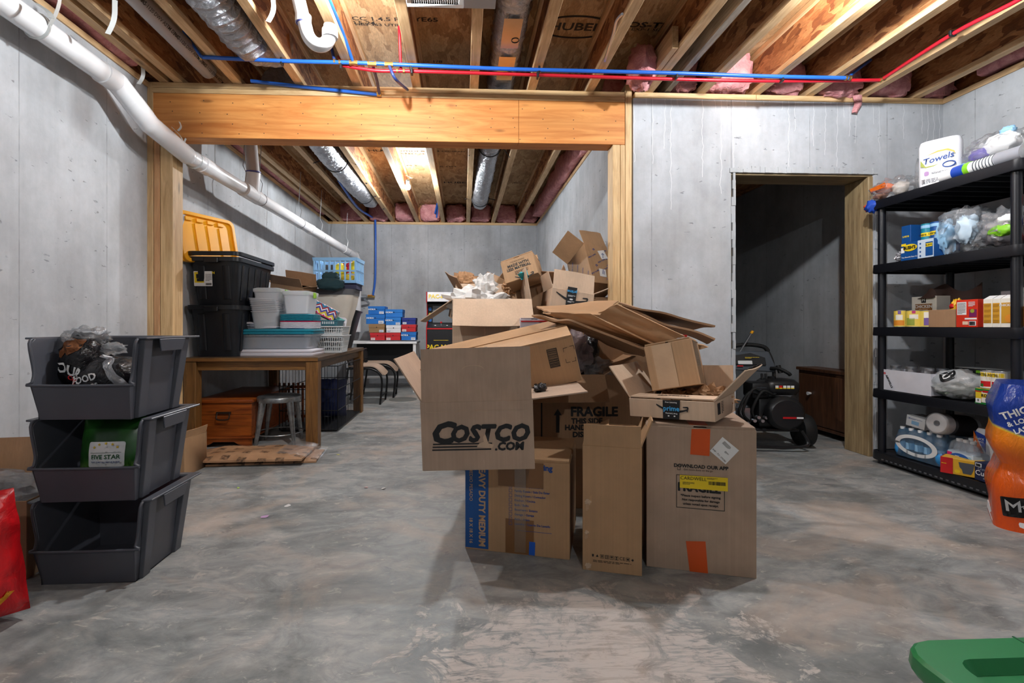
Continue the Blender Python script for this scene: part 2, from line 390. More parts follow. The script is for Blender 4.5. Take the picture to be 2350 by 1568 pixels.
def text(par, s, M, size, mat, bold=0, shear=0, sx=1, align='CENTER', name='lettering', off=.0012, space=1, hv=0):
    c = bpy.data.curves.new('lettering', 'FONT'); c.body = s; c.size = size; c.align_x = align; c.align_y = 'CENTER'
    c.offset = bold*size; c.shear = shear; c.resolution_u = 2; c.space_character = space; c.space_line = .85
    t = bpy.data.objects.new('lettering', c)
    me = bpy.data.meshes.new_from_object(t); bpy.data.objects.remove(t); bpy.data.curves.remove(c)
    me.transform(Matrix.Diagonal((sx, 1, 1, 1)))
    if hv:   # heavy weight: the same glyphs laid over themselves in a small ring
        b_ = bmesh.new()
        for k in range(8):
            m2 = me.copy(); m2.transform(Matrix.Translation((hv*size*math.cos(k*math.pi/4), hv*size*math.sin(k*math.pi/4), .00004*k))); b_.from_mesh(m2); bpy.data.meshes.remove(m2)
        b_.to_mesh(me); b_.free()
    me.transform(M @ Matrix.Translation((0, 0, off)))
    me.materials.clear(); me.materials.append(mat)
    o = bpy.data.objects.new(name, me); COL.objects.link(o); o.parent = par; return o
def decal(par, name, M, w_, h_, mat, r=0, th=.0008, off=0.0):
    g = G()
    if r:
        pts = []
        for cx, cy, a0 in ((w_/2-r, h_/2-r, 0), (-w_/2+r, h_/2-r, 90), (-w_/2+r, -h_/2+r, 180), (w_/2-r, -h_/2+r, 270)):
            for k in range(5): a = math.radians(a0+k*22.5); pts.append((cx+r*math.cos(a), cy+r*math.sin(a), off))
    else: pts = [(-w_/2, -h_/2, off), (w_/2, -h_/2, off), (w_/2, h_/2, off), (-w_/2, h_/2, off)]
    g.prism(pts, (0, 0, th)); g.b.transform(M)
    return g.obj(name, mat, par, smooth=0)
def polydecal(par, name, M, pts, mat, th=.0008, off=0.0):
    g = G(); g.prism([(x, y, off) for x, y in pts], (0, 0, th)); g.b.transform(M); return g.obj(name, mat, par, smooth=0)
def frame_decal(par, name, M, w_, h_, lw, mat, off=0, th=.0008):
    g = G()
    for x0, x1, y0, y1 in ((-w_/2, w_/2, -h_/2, -h_/2+lw), (-w_/2, w_/2, h_/2-lw, h_/2), (-w_/2, -w_/2+lw, -h_/2+lw, h_/2-lw), (w_/2-lw, w_/2, -h_/2+lw, h_/2-lw)):
        g.box(x0, x1, y0, y1, off, off+th)
    g.b.transform(M); return g.obj(name, mat, par, smooth=0)
def barcode(par, M, w_, h_, mat, seed=1, off=.001, name='barcode'):
    rnd = random.Random(seed); g = G(); x = -w_/2
    while x < w_/2-.001:
        a = rnd.choice((1, 1, 2, 3))*w_/70; g.box(x, min(x+a, w_/2), -h_/2, h_/2, off, off+.0005); x += a+rnd.choice((1, 1, 2))*w_/70
    g.b.transform(M); return g.obj(name, mat, par, smooth=0)
def lines_decal(par, M, w_, h_, n, mat, seed=1, off=.001, name='small_print', lw=.45):
    """rows of fine print too small to read in the photograph"""
    rnd = random.Random(seed); g = G(); st = h_/n
    for i in range(n):
        y = h_/2-st*(i+.5); x = -w_/2
        end = w_/2*(1 if i < n-1 else rnd.uniform(-.2, .8))
        while x < end:
            a = rnd.uniform(.05, .16)*w_; g.box(x, min(end, x+a), y-st*lw/2, y+st*lw/2, off, off+.0004); x += a+.025*w_
    g.b.transform(M); return g.obj(name, mat, par, smooth=0)
def carton(name, label, loc, eul, w_, d, h, mat, flaps=None, t=.005, cat='box', group=None, inside=True):
    """cardboard box: origin at the centre of its base, front panel faces -Y. flaps: side -> (angle from upright, outward +; -90 = shut, length)"""
    o = thing(name, label, cat, loc, eul, group)
    g = G()
    g.box(-w_/2, w_/2, -d/2, -d/2+t, 0, h).box(-w_/2, w_/2, d/2-t, d/2, 0, h).box(-w_/2, -w_/2+t, -d/2+t, d/2-t, 0, h).box(w_/2-t, w_/2, -d/2+t, d/2-t, 0, h).box(-w_/2+t, w_/2-t, -d/2+t, d/2-t, 0, t)
    g.obj('carton_body', mat, o, bev=.0015)
    for s, (ang, ln) in (flaps or {}).items():
        a = math.radians(ang); g = G(); wl = w_ if s in 'fb' else d
        lift = t*1.02 if s in 'fb' and ang < -80 else 0
        # flap built in hinge frame: x along hinge, y = outward, z = up
        e = .004
        def fn(u, v):
            x = (-.5+u)*(wl-2*e); q = v*ln; bow = .006*math.sin(u*math.pi)*v+.004*noise.noise(V((u*3, v*3, (sum(map(ord, label+s)) % 50))))*v
            return V((x, q*math.sin(a)+bow*math.cos(a), q*math.cos(a)-bow*math.sin(a)))
        if ang < -80:
            g.box(-wl/2+e, wl/2-e, -ln, 0, 0, t)
        else: g.sheet(fn, 6, 3, t)
        R = {'f': Matrix.Rotation(math.pi, 4, 'Z'), 'b': Matrix(), 'l': Matrix.Rotation(math.pi/2, 4, 'Z'), 'r': Matrix.Rotation(-math.pi/2, 4, 'Z')}[s]
        T = {'f': (0, -d/2+t/2, h+lift), 'b': (0, d/2-t/2, h+lift), 'l': (-w_/2+t/2, 0, h), 'r': (w_/2-t/2, 0, h)}[s]
        g.b.transform(Matrix.Translation(T) @ R); g.obj('flap', mat, o, smooth=20)
    return o
def smile(par, M, wd, mat, off=.0008, mirror=False):
    """curved arrow printed on a parcel"""
    pts_u, pts_d = [], []; n = 14; s = -1 if mirror else 1
    for i in range(n+1):
        u = i/n; x = (u-.5)*wd; y = -.16*wd*math.sin(u*math.pi*.93)+.10*wd*(1-u); th = .052*wd*math.sin(math.pi*(.08+.84*u))+.004
        pts_u.append((x*s, y+th/2)); pts_d.append((x*s, y-th/2))
    g = G(); 
    for i in range(n): g.prism([(*pts_u[i], off), (*pts_d[i], off), (*pts_d[i+1], off), (*pts_u[i+1], off)], (0, 0, .0005))
    ex, ey = pts_u[-1]; hw = .024*wd
    for a, b_ in (((ex+.03*wd*s, ey+.06*wd), (ex-.13*wd*s, ey+.055*wd)), ((ex+.03*wd*s, ey+.06*wd), (ex+.0*wd*s, ey-.09*wd))):
        d = (V(b_)-V(a)).normalized(); q = V((-d.y, d.x))*hw
        g.prism([(*(V(a)+q), off), (*(V(a)-q), off), (*(V(b_)-q*.6), off), (*(V(b_)+q*.6), off)], (0, 0, .0005))
    g.b.transform(M); return g.obj('printed_arrow', mat, par, smooth=0)
def rrect(w_, d, r, z, n=4, cx=0, cy=0):
    pts = []
    for sx, sy, a0 in ((1, 1, 0), (-1, 1, 90), (-1, -1, 180), (1, -1, 270)):
        for k in range(n+1):
            a = math.radians(a0+90*k/n); pts.append((cx+sx*(w_/2-r)+r*math.cos(a), cy+sy*(d/2-r)+r*math.sin(a), z))
    return pts
def tub(w_, d, h, taper, r, t, rim=.012, rimh=.02):
    """open rounded tub with rim: outer and inner skins"""
    g = G(); s = lambda z: 1-taper*(1-z/h)
    R = [rrect(w_*s(0), d*s(0), r, 0), rrect(w_*s(h-rimh), d*s(h-rimh), r, h-rimh), rrect(w_+2*rim, d+2*rim, r+rim, h-rimh), rrect(w_+2*rim, d+2*rim, r+rim, h), rrect(w_-2*t, d-2*t, r, h), rrect(w_*s(0)-2*t, d*s(0)-2*t, r, t)]
    return g.loft(R)
from mathutils.bvhtree import BVHTree
def mat_of(o): return Matrix.LocRotScale(o.location, o.rotation_euler, o.scale)
def fpos(o, px, py, y): # pixel -> local x, z on the plane local y = const
    Mi = mat_of(o).inverted(); a = Mi @ CAM; d = Mi.to_3x3() @ ray_w(px, py); t = (y-a.y)/d.y; p_ = a+d*t; return p_.x, p_.z
def fpos_x(o, px, py, x):
    Mi = mat_of(o).inverted(); a = Mi @ CAM; d = Mi.to_3x3() @ ray_w(px, py); t = (x-a.x)/d.x; p_ = a+d*t; return p_.y, p_.z
def fr_f(o, px, py, y): x, z = fpos(o, px, py, y); return front(x, y, z)
def conform(obs, targets, dirn, off=.002):
    """lay print on a curved surface: drop every vertex along dirn onto the targets"""
    dirn = V(dirn).normalized(); trees = []
    for tg in targets: trees.append(BVHTree.FromPolygons([v.co.copy() for v in tg.data.vertices], [p_.vertices[:] for p_ in tg.data.polygons]))
    for ob in obs:
        if max(e_ for e_ in ob.dimensions) > .03 or True:
            b_ = bmesh.new(); b_.from_mesh(ob.data); bmesh.ops.triangulate(b_, faces=b_.faces)
            for _ in range(4):
                es = [e for e in b_.edges if e.calc_length() > .012]
                if es: bmesh.ops.subdivide_edges(b_, edges=es, cuts=1); bmesh.ops.triangulate(b_, faces=b_.faces)
            for v in b_.verts:
                best = None
                for tr_ in trees:
                    h = tr_.ray_cast(v.co-dirn*.6, dirn)
                    if h[0] is not None and (best is None or h[3] < best[1]): best = (h[0], h[3])
                if best: v.co = best[0]-dirn*off
            b_.to_mesh(ob.data); b_.free()
    return obs
# ------------------------------------------------------------------ room shell
XL, XP, XR, YF, YB, ZC, ZJ, ZS = -2.25, 1.245, 3.68, 3.59, 8.24, 2.70, 2.74, 3.04
struct(G().box(-2.6, 4.2, -3.4, 8.6, -.12, 0).obj('floor', M_floor, smooth=0))
struct(G().box(XL-.22, XL, -3.2, YB+.2, 0, ZC).obj('wall_left', M_wall, smooth=0))
struct(G().box(XL, 4.1, YB, YB+.22, 0, ZC).obj('wall_back', M_wall, smooth=0))
struct(G().box(XP, XP+.22, YF+.235, YB, 0, ZC).obj('wall_partition', M_wall, smooth=0))
struct(G().box(XR, XR+.22, -3.2, YF+.235, 0, ZC).obj('wall_right', M_wall, smooth=0))
struct(G().box(3.45, 3.67, YF+.235, YB, 0, ZC).obj('wall_store_room', M_wall, smooth=0))
struct(G().box(XL-.22, XR+.22, -3.42, -3.2, 0, 3.1).obj('wall_rear', M_wall, smooth=0))
DX0, DX1, DZ = 2.05, 3.09, 2.14
wf = G(); wf.box(XP+.02, DX0-.035, YF, YF+.235, 0, ZC).box(DX1+.035, XR, YF, YF+.235, 0, ZC).box(DX0-.035, DX1+.035, YF, YF+.235, DZ+.04, ZC)
struct(wf.obj('wall_front', M_wallf, smooth=0))
# door opening: treated boards cast into the wall
tr = thing('trim_1', 'rough treated wood frame lining the doorway in the concrete wall', 'door frame'); struct(tr)
G().box(DX0-.035, DX0, YF+.02, YF+.235, 0, DZ+.0).obj('jamb', M_jamb, tr, bev=.003)
G().box(DX1, DX1+.04, YF+.005, YF+.24, 0, DZ).obj('jamb', M_jamb, tr, bev=.003)
G().box(DX0-.035, DX1+.04, YF+.01, YF+.24, DZ, DZ+.04).obj('header', M_jambx, tr, bev=.003)
def ragged(u0, u1, axis, fixed, y0, th, seed):
    """broken lip of concrete that oozed past the form edge"""
    g = G(); n = 34; rnd = random.Random(seed)
    for i in range(n):
        a = u0+(u1-u0)*i/n; b_ = u0+(u1-u0)*(i+1)/n; hgt = rnd.uniform(.5, 1)*th
        if axis == 'x': g.box(a, b_, y0-.012*rnd.uniform(.4, 1), y0+.01, fixed, fixed+hgt)
        else: g.box(fixed-hgt, fixed, y0-.010*rnd.uniform(.4, 1), y0+.01, a, b_)
    return g
lip = ragged(DX0-.05, DX1+.06, 'x', DZ+.015, YF, .05, 3)
lip.obj('concrete_lip', M_wall, tr, smooth=0)
ragged(0, DZ+.02, 'z', DX0-.005, YF, .035, 5).obj('concrete_lip', M_wall, tr, smooth=0)
ragged(0, DZ+.02, 'z', DX1+.062, YF, .022, 6).obj('concrete_lip', M_wall, tr, smooth=0)
# sill plates on top of the walls
pl = thing('trim_2', 'pale treated sill plates along the tops of the concrete walls', 'sill plate'); struct(pl)
G().box(XL-.02, XL+.012, -3.2, YB, ZC, ZJ).obj('sill_plate', M_lum, pl, bev=.002)
G().box(XL, XP, YB-.012, YB+.1, ZC, ZJ).obj('sill_plate', M_lumx, pl, bev=.002)
G().box(XP-.012, XP+.12, YF+.2, YB, ZC, ZJ).obj('sill_plate', M_lum, pl, bev=.002)
G().box(XP+.03, 2.2, YF-.012, YF+.13, ZC, ZJ).obj('sill_plate', M_lumx, pl, bev=.002)
G().box(2.202, XR+.05, YF-.012, YF+.13, ZC, ZJ).obj('sill_plate', M_lumx, pl, bev=.002)
G().box(XR-.012, XR+.12, -3.2, YF, ZC, ZJ).obj('sill_plate', M_lum, pl, bev=.002)
# ceiling: subfloor with I-joists, each joist of flanges and web
ce = struct(G().box(XL-.3, XR+.3, -3.4, YB+.3, ZS, ZS+.03).obj('ceiling', M_sub, smooth=0))
G().box(XL-.25, XL-.04, -3.2, YB+.2, ZJ, ZS).obj('rim_board', M_web, ce, smooth=0)
G().box(XR+.09, XR+.2, -3.2, YF+.3, ZJ, ZS).obj('rim_board', M_web, ce, smooth=0)
G().box(XP+.25, XR+.1, YF+.14, YF+.20, ZJ, ZS).obj('rim_board', M_web, ce, smooth=0)
G().box(XL, XP, YB+.06, YB+.12, ZJ, ZS).obj('rim_board', M_web, ce, smooth=0)
G().box(XP+.10, XP+.16, YF+.2, YB, ZJ, ZS).obj('rim_board', M_web, ce, smooth=0)
G().box(XP+.16, 3.7, YF+.26, YB+.1, 2.62, 2.66).obj('store_room_lid', M_web, ce, smooth=0)
def fl_mesh(name, y0, y1, kind, mat):
    g = G()
    if kind == 'b': g.box(-.031, .031, y0, y1, ZJ, ZJ+.038)
    elif kind == 't': g.box(-.031, .031, y0, y1, ZS-.038, ZS-.001)
    else: g.box(-.006, .006, y0, y1, ZJ+.038, ZS-.038)
    o = g.obj(name, mat, bev=.002 if kind != 'w' else 0, smooth=0); me = o.data; bpy.data.objects.remove(o); return me
long_ = [fl_mesh('flange', -3.2, YB+.05, 'b', M_lum), fl_mesh('flange', -3.2, YB+.05, 't', M_lum), fl_mesh('web', -3.2, YB+.05, 'w', M_web)]
shrt = [fl_mesh('flange', -3.2, YF+.13, 'b', M_lum), fl_mesh('flange', -3.2, YF+.13, 't', M_lum), fl_mesh('web', -3.2, YF+.13, 'w', M_web)]
JX = {}
for k, (px, long) in {1: (413, 1), 2: (548, 1), 3: (690, 1), 4: (822, 1), 5: (957, 1), 6: (1088, 1), 7: (1219, 1), 8: (1352, 1), 9: (1487, 0), 11: (1606, 0), 12: (1731, 0), 13: (1853, 0), 14: (1975, 0), 15: (2097, 0)}.items():
    x = PY(px, 208, 3.6).x; JX[k] = x
    j = bpy.data.objects.new('joist', None); COL.objects.link(j); j.location = (x, 0, 0); j.parent = ce; j.empty_display_size = .05
    for me, nm in zip(long_ if long else shrt, ('flange', 'flange', 'web')):
        o = bpy.data.objects.new(nm, me); COL.objects.link(o); o.parent = j
gx = JX[9]+.14
o = G().box(gx-.02, gx+.025, -3.2, YF+.13, ZJ+.01, ZS).obj('rim_joist', M_oldlum, ce, bev=.002, smooth=0); o['label'] = 'weathered grey solid lumber joist'
x9 = JX[9]; o = G().box(x9-.075, x9-.035, 3.0, 3.55, ZJ+.0, ZJ+.14).obj('blocking', M_lum, ce, bev=.002, smooth=0)
G().box(JX[1]-.13, JX[1]-.07, -3.2, YB, ZJ, ZJ+.07).obj('nailer', M_lum, ce, bev=.002, smooth=0)
# stamps on the subfloor
TP = lambda x, y: FR((x, y, ZS-.001), (1, 0, 0), (0, -1, 0))     # faces down, reads left to right from below
ink = P('stamp_ink', (48, 38, 30), .8)
def stamp(px, py, s, size, bold=.01, sx=1.2):
    p = PZ(px, py, ZS); text(ce, s, FR((p.x, p.y, ZS), (1, 0, 0), (0, 1, 0)) @ Matrix.Rotation(math.pi, 4, 'X') if 0 else FR((p.x, p.y, ZS-.0005), (1, 0, 0), (0, -1, 0)) , size, ink, bold, 0, sx, name='stamp')
def stampr(px, py, s, size, bold=.012, sx=1.3, a=0):
    p = PZ(px, py, ZS)
    M = Matrix(((1, 0, 0, p.x), (0, 1, 0, p.y), (0, 0, -1, ZS-.0005), (0, 0, 0, 1)))  # mirrored pair keeps lettering readable from below
    M = Matrix.Translation((p.x, p.y, ZS-.0005)) @ Matrix.Rotation(math.pi, 4, 'Y') @ Matrix.Rotation(math.pi, 4, 'Z') @ Matrix.Rotation(math.pi, 4, 'Z')
    return p
def stampd(px, py, s, size, bold=.012, sx=1.3):
    p = PZ(px, py, ZS)
    # faces down: right = +X, normal = -Z, so up = -Y ... seen from below, far end is the lower edge
    return text(ce, s, FR((p.x, p.y, ZS-.0005), (1, 0, 0), (0, -1, 0)), size, ink, bold, 0, sx, name='stamp')
stampd(1322, 62, 'HUBER', .115, .02, 1.05)
p = PZ(1322, 62, ZS); g = G(); g.tube([(p.x+.25*math.cos(a), p.y+.12*math.sin(a), ZS-.001) for a in (2*math.pi*i/40 for i in range(40))], .007, 4, True); g.obj('stamp', ink, ce)
stampd(850, 43, '1 TCC 1.4.5 PS', .055); stampd(828, 52, '10.5 24', .05); stampd(885, 57, 'HBS 363 UTIL LIST', .04); stampd(978, 45, 'YE65', .06, .02)
stampd(1500, 58, 'OS-TEC', .08, .03); stampd(1495, 68, 'EXP-1 SIZED', .04); stampd(985, 141, '12 - 1/8', .05); stampd(925, 346, 'Octomore', .09, .02); stampd(955, 353, 'RATED 24 OC', .06)
stampd(1050, 419, 'HUBER', .10, .02); stampd(1020, 382, 'UTIL LIST', .06); stampd(1195, 420, 'EXP-1', .06); stampd(945, 380, 'PS 2', .06); stampd(880, 346, 'HUBER', .09, .02); stampd(1015, 347, '24 OC', .06); stampd(1060, 348, 'SPAN 16', .05)
# beam, posts
bm_ = thing('beam', 'orange built-up fir beam spanning the opening between the rooms', 'beam')
kl = PY(333, 400, YF).x; bx0, bx1, bz = PY(350, 220, YF).x, PY(1433, 240, YF).x, 2.348
bxs = PY(1190, 300, YF).x
G().box(bx0, bxs-.001, YF-.01, YF+.045, bz, ZC-.037).obj('face_board', M_beam, bm_, bev=.002)
G().box(bxs+.001, bx1, YF-.01, YF+.045, bz, ZC-.037).obj('face_board', M_beam, bm_, bev=.002)
G().box(bx0, bx1, YF+.047, YF+.13, bz+.002, ZC-.037).obj('rear_board', M_beam, bm_, bev=.002)
tp = thing('top_plate', 'pair of pale top plates lying along the orange beam', 'plate')
G().box(bx0, bx1, YF-.014, YF+.13, ZC-.036, ZC+.001).obj('plate_board', M_lumx, tp, bev=.003)
G().box(bx0, bx1, YF-.014, YF+.13, ZC+.003, ZJ-.001).obj('plate_board', M_lumx, tp, bev=.003)
nails = G(); rn = random.Random(2)
for i in range(60):
    nx, nz = bx0+(bx1-bx0)*((i//4)+.5+rn.uniform(-.2, .2))/15, bz+.03+.075*(i % 4)+rn.uniform(-.01, .01); nails.cyl((nx, YF-.012, nz), (nx, YF-.0095, nz), .0035, n=6)
nails.obj('nail_heads', M_ink2, bm_)
ps = thing('left_post', 'built-up stud post under the left end of the beam', 'post')
def stud(par, px0, px1, z0, z1, mat, y0=YF-.012, dy=.13): a, c = PY(px0, 500, y0).x, PY(px1, 500, y0).x; return G().box(a+.0015, c-.0015, y0, y0+dy, z0, z1).obj('stud', mat, par, bev=.003, smooth=0)
stud(ps, 333, 352, 0, ZJ, M_lumz); stud(ps, 352, 367, 0, bz-.002, M_lumz2); stud(ps, 367, 396.5, 0, bz-.002, M_lumz)
pr = thing('right_post', 'built-up stud post under the right end of the beam', 'post')
stud(pr, 1435, 1450.5, 0, ZJ+.06, M_lumz); stud(pr, 1424, 1435, 0, bz-.002, M_lumz); stud(pr, 1406, 1424, 0, bz-.002, M_lumz)
# insulation batts
def batt(x0, x1, y, dy, seed, label, z0=ZJ+.01, z1=ZS-.01, sag=0):
    c = ((x0+x1)/2, y, (z0+z1)/2-sag); g = G().blob(c, ((x1-x0)/2*.94, dy, (z1-z0)/2), seed, .16, 2.6, 28, 16, p=.45)
    return tag(g.obj('insulation_batt', M_pink, smooth=60), label, 'insulation', 'pink batts in the rim bays')
ks = [9, 11, 12, 13, 14, 15]
nm = ['just right of the weathered grey joist', 'above the front wall left of the doorway', 'above the front wall over the left door jamb', 'above the front wall over the doorway', 'above the front wall over the right door jamb']
for i, (a, c) in enumerate(zip(ks, ks[1:])):
    x0 = JX[a]+(.17 if a == 9 else .03); batt(x0, JX[c]-.03, YF+.06, .12+.03*(i % 2), 11+i, 'pink batt stuffed in the bay '+nm[i], sag=.02*(i == 3))
batt(JX[15]+.03, XR+.08, YF+.06, .12, 21, 'pink fibreglass batt in the corner bay above the shelving unit')
bk = [(XL+.02, JX[2]), (JX[2], JX[3]), (JX[3], JX[4]), (JX[4], JX[5]), (JX[5], JX[6]), (JX[6], JX[7]), (JX[7], JX[8]), (JX[8], XP+.05)]
ords = ['first', 'second', 'third', 'fourth', 'fifth', 'sixth', 'seventh', 'eighth']
for i, (a, c) in enumerate(bk): batt(a+.035, c-.035, YB+.0, .10+.04*(i % 3), 31+i, 'pink batt in the back wall joist bays, %s from the left' % ords[i])
def longbatt(x, y0, y1, z, rx, rz, seed, label):
    g = G(); R = []; n = 44
    for i in range(n+1):
        y = y0+(y1-y0)*i/n; row = []
        for k in range(14):
            a = 2*math.pi*k/14; q = 1+.28*noise.noise(V((seed+math.cos(a)*1.2, y*3, math.sin(a)*1.2)))+.14*noise.noise(V((seed+math.cos(a)*3, y*9, math.sin(a)*3)))
            row.append((x+rx*q*math.copysign(abs(math.cos(a))**.6, math.cos(a)), y, z+rz*q*math.copysign(abs(math.sin(a))**.6, math.sin(a))))
        R.append(row)
    g.loft(R); return tag(g.obj('insulation_batt', M_pink, smooth=60), label, 'insulation', 'pink batts in the rim bays')
longbatt(XP-.02, YF+.3, 7.9, 2.88, .09, .13, 3, 'long pink batt along the top of the right wall of the back room')
longbatt(XL-.0, -1.5, 3.4, 2.88, .10, .12, 8, 'long pink batt along the top of the left wall')
longbatt(XL-.0, 3.8, 7.9, 2.88, .10, .12, 5, 'long pink batt along the left wall of the back room')
longbatt(XR+.02, -.5, 3.3, 2.87, .09, .11, 6, 'long pink batt along the top of the right wall above the shelving unit')
g = G(); g.blob((JX[9]-.14, 3.35, 2.80), (.10, .14, .16), 4, .25, 2.5); tag(g.obj('insulation_batt', M_pink, smooth=60), 'loose pink tuft hanging above the right end of the beam', 'insulation', 'pink batts in the rim bays')
pz = PY(1965, 235, YF-.02); g = G(); g.sheet(lambda u, v: V((pz.x+(.03-.02*v)*(u-.5)*2+.02*v*math.sin(v*5), YF-.02-.015*math.sin(u*3), ZJ-.0-.13*v)), 4, 8, .012); g.obj('insulation_tuft', M_pink, ce, smooth=60)
# ------------------------------------------------------------------ lamps
for lab, pos, wt in LAMPS:
    b_ = thing('bare_bulb', lab, 'lamp', pos)
    gm = glow('bulb_glow_%d' % wt, (.93, .97, 1.0), wt*10.5)
    G().lathe([(.004, -.036), (.020, -.033), (.030, -.022), (.034, -.006), (.030, .014), (.020, .032), (.015, .042)], 16).obj('bulb', gm, b_, smooth=60)
    G().lathe([(.019, .042), (.021, .046), (.021, .075), (.016, .085)], 14).obj('socket', P('socket_blue_grey', (80, 108, 134), .5), b_)
    g = G(); g.tube([(0, 0, .085), (.02, .02, .11), (.06, .03, .12), (.05, -.02, .10), (-.02, -.03, .13)], .003, 6); g.obj('cord', M_lum if 0 else P('cord_tan', (190, 150, 100), .5), b_)
# ------------------------------------------------------------------ pipes and ducts
dr = thing('drain_pipe', 'long white PVC drain pipe running along the left wall into the back room', 'pipe')
R_ = .057
pts = [V((-2.1, -2.5, 2.50)), V((-2.1, 3.06, 2.475)), V((-2.045, 3.28, 2.315)), V((-2.0, 3.62, 2.235)), V((-1.76, 8.02, 2.135)), V((-1.74, 8.10, 2.06)), V((-1.74, 8.10, .9))]
def seg(a, c, r=R_, name='pipe_run', mat=M_pvc, par=dr, n=20): return G().cyl(a, c, r, n=n).obj(name, mat, par)
seg(pts[0], pts[1]); seg(pts[1], pts[2], R_*1.1, 'elbow'); seg(pts[2], pts[3], R_*1.1, 'elbow'); seg(pts[3], pts[4]); seg(pts[4], pts[5], R_*1.1, 'elbow'); seg(pts[5], pts[6])
for p_ in pts[1:5]: G().blob(p_, (R_*1.12,)*3, 0, 0, n=18, m=10).obj('elbow', M_pvc, dr)
def sleeve(f, a, c, ln=.09, mul=1.13, ring=True):
    a, c = V(a), V(c); d = (c-a).normalized(); p_ = a+(c-a)*f
    seg(p_-d*ln/2, p_+d*ln/2, R_*mul, 'coupling')
    if ring: G().cyl(p_+d*ln/2, p_+d*(ln/2+.007), R_*1.035, n=20).obj('primer_ring', M_ring, dr)
sleeve(.985, pts[0], pts[1], .10); sleeve(.62, pts[1], pts[2], .11); sleeve(.05, pts[3], pts[4], .10)
for f in (.24, .55, .86): sleeve(f, pts[3], pts[4], .09, 1.10)
yb = pts[3]+(pts[4]-pts[3])*.215
seg(yb+V((0, .16, 0)), yb-V((0, .16, 0)), R_*1.14, 'wye'); seg(yb+V((0, .02, 0)), yb+V((.03, -.02, .19)), R_*1.12, 'wye'); seg(yb+V((.03, -.02, .18)), yb+V((.0, -.04, .62)), R_*.98, 'branch_pipe', M_pvcg)
G().cyl(yb+V((.03, -.02, .185)), yb+V((.03, -.021, .195)), R_*1.15, n=20).obj('primer_ring', M_ring, dr)
def strap(p_, top_, wd=.02, par=dr, curl=.05, mat=M_strapm):
    p_, top_ = V(p_), V(top_)
    g = G(); g.tube([p_+V((R_*1.05*math.cos(a), 0, R_*1.05*math.sin(a))) for a in (2*math.pi*i/18 for i in range(18))], .008, 4, True); g.obj('hanger_strap', mat, par)
    def f(u, v):
        q = p_+V((R_, 0, 0)).lerp(V((0, 0, 0)), u)+(top_-p_)*u; return q+V((curl*math.sin(u*3.1), (v-.5)*wd, 0))
    G().sheet(f, 10, 1, .0015).obj('hanger_strap', mat, par)
q = V((-2.1, 1.5, 2.482)); strap((-2.1, 2.5, 2.477), (-2.0, 2.45, 2.74)); strap((-2.0, 3.72, 2.232), (-1.98, 3.58, 2.34), .02, dr, -.06)
for px0, py0, px1, py1, y in ((420, 328, 398, 292, 3.5), (408, 300, 415, 280, 3.45)):
    a, c = PY(px0, py0, y), PY(px1, py1, y); G().sheet(lambda u, v: a.lerp(c, u)+V((.012*math.sin(u*4), .02*(v-.5), 0)), 6, 1, .0015).obj('hanger_strap', M_strapm, dr)
for px0, py0, px1, py1, y in ((318, 193, 331, 152, 3.4), (247, 78, 268, 0, 2.6), (615, 50, 630, -10, 2.55), (118, 42, 88, 8, 2.35)):
    a, c = PY(px0, py0, y), PY(px1, py1, y); G().sheet(lambda u, v: a.lerp(c, u)+V((.018*(v-.5), .014*(v-.5), .0))+V((.012*math.sin(u*4), 0, 0)), 8, 1, .0018).obj('hanger_strap', M_strapm, dr)
wr = P('wire', (170, 172, 176), .35, .8)
for f, px, py in ((.19, 530, 335), (.26, 628, 372), (.48, 627, 385), (.64, 725, 455), (.9, 775, 520)):
    a = pts[3]+(pts[4]-pts[3])*f; g = G(); g.tube([a+V((.0, .0, R_)), a+V((.015, .0, .15)), a+V((-.02, .01, .22)), a+V((.0, .02, .60))], .0035, 5); g.tube([a+V((R_*1.02*math.cos(t), .0, R_*1.02*math.sin(t))) for t in (2*math.pi*i/14 for i in range(14))], .0035, 5, True); g.obj('wire_hanger', wr, dr)
gp = thing('vent_pipe', 'grey printed PVC pipe between the left joists', 'pipe')
xg = (JX[1]+JX[2])/2+.02
G().cyl((xg, -2.5, 2.86), (xg, 3.55, 2.81), .055, n=20).obj('pipe_run', M_pvcg, gp)
for i in range(9): text(gp, 'PVC-1120 DWV ASTM D2665', FR((xg+.045, 1.0+i*.32, 2.86-.05*(3.5+i*.32)/6-.03), (0, 1, 0), (.6, 0, .8)), .03, M_ink, .005, 0, 1, off=.004, name='pipe_print')
# foil ducts
def duct(name, label, pts_, r, mat, seed, rib=.006):
    o = thing(name, label, 'duct'); pts_ = [V(p_) for p_ in pts_]; P2 = []
    for a, c in zip(pts_, pts_[1:]):
        n = max(2, int((c-a).length/.022))
        for i in range(n): P2.append(a.lerp(c, i/n))
    P2.append(pts_[-1])
    for k in range(6): P2 = [P2[0]]+[(P2[i-1]+P2[i]*2+P2[i+1])/4 for i in range(1, len(P2)-1)]+[P2[-1]]
    g = G(); R = []; m = 22; a = None
    for i, p_ in enumerate(P2):
        d = (P2[min(i+1, len(P2)-1)]-P2[max(i-1, 0)]).normalized(); a = d.orthogonal().normalized() if a is None else (a-d*a.dot(d)).normalized(); c = d.cross(a)
        row = []
        for k in range(m):
            t = 2*math.pi*k/m; q = r+rib*(1 if i % 3 == 0 else -.4)+.012*noise.noise(V((seed+math.cos(t)*2, i*.22, math.sin(t)*2)))+.006*noise.noise(V((seed+math.cos(t)*7, i*.6, math.sin(t)*7)))
            row.append(p_+(a*math.cos(t)+c*math.sin(t))*q)
        R.append(row)
    g.loft(R).obj('foil_sleeve', mat, o, smooth=50); return o
xd = (JX[6]+JX[7])/2
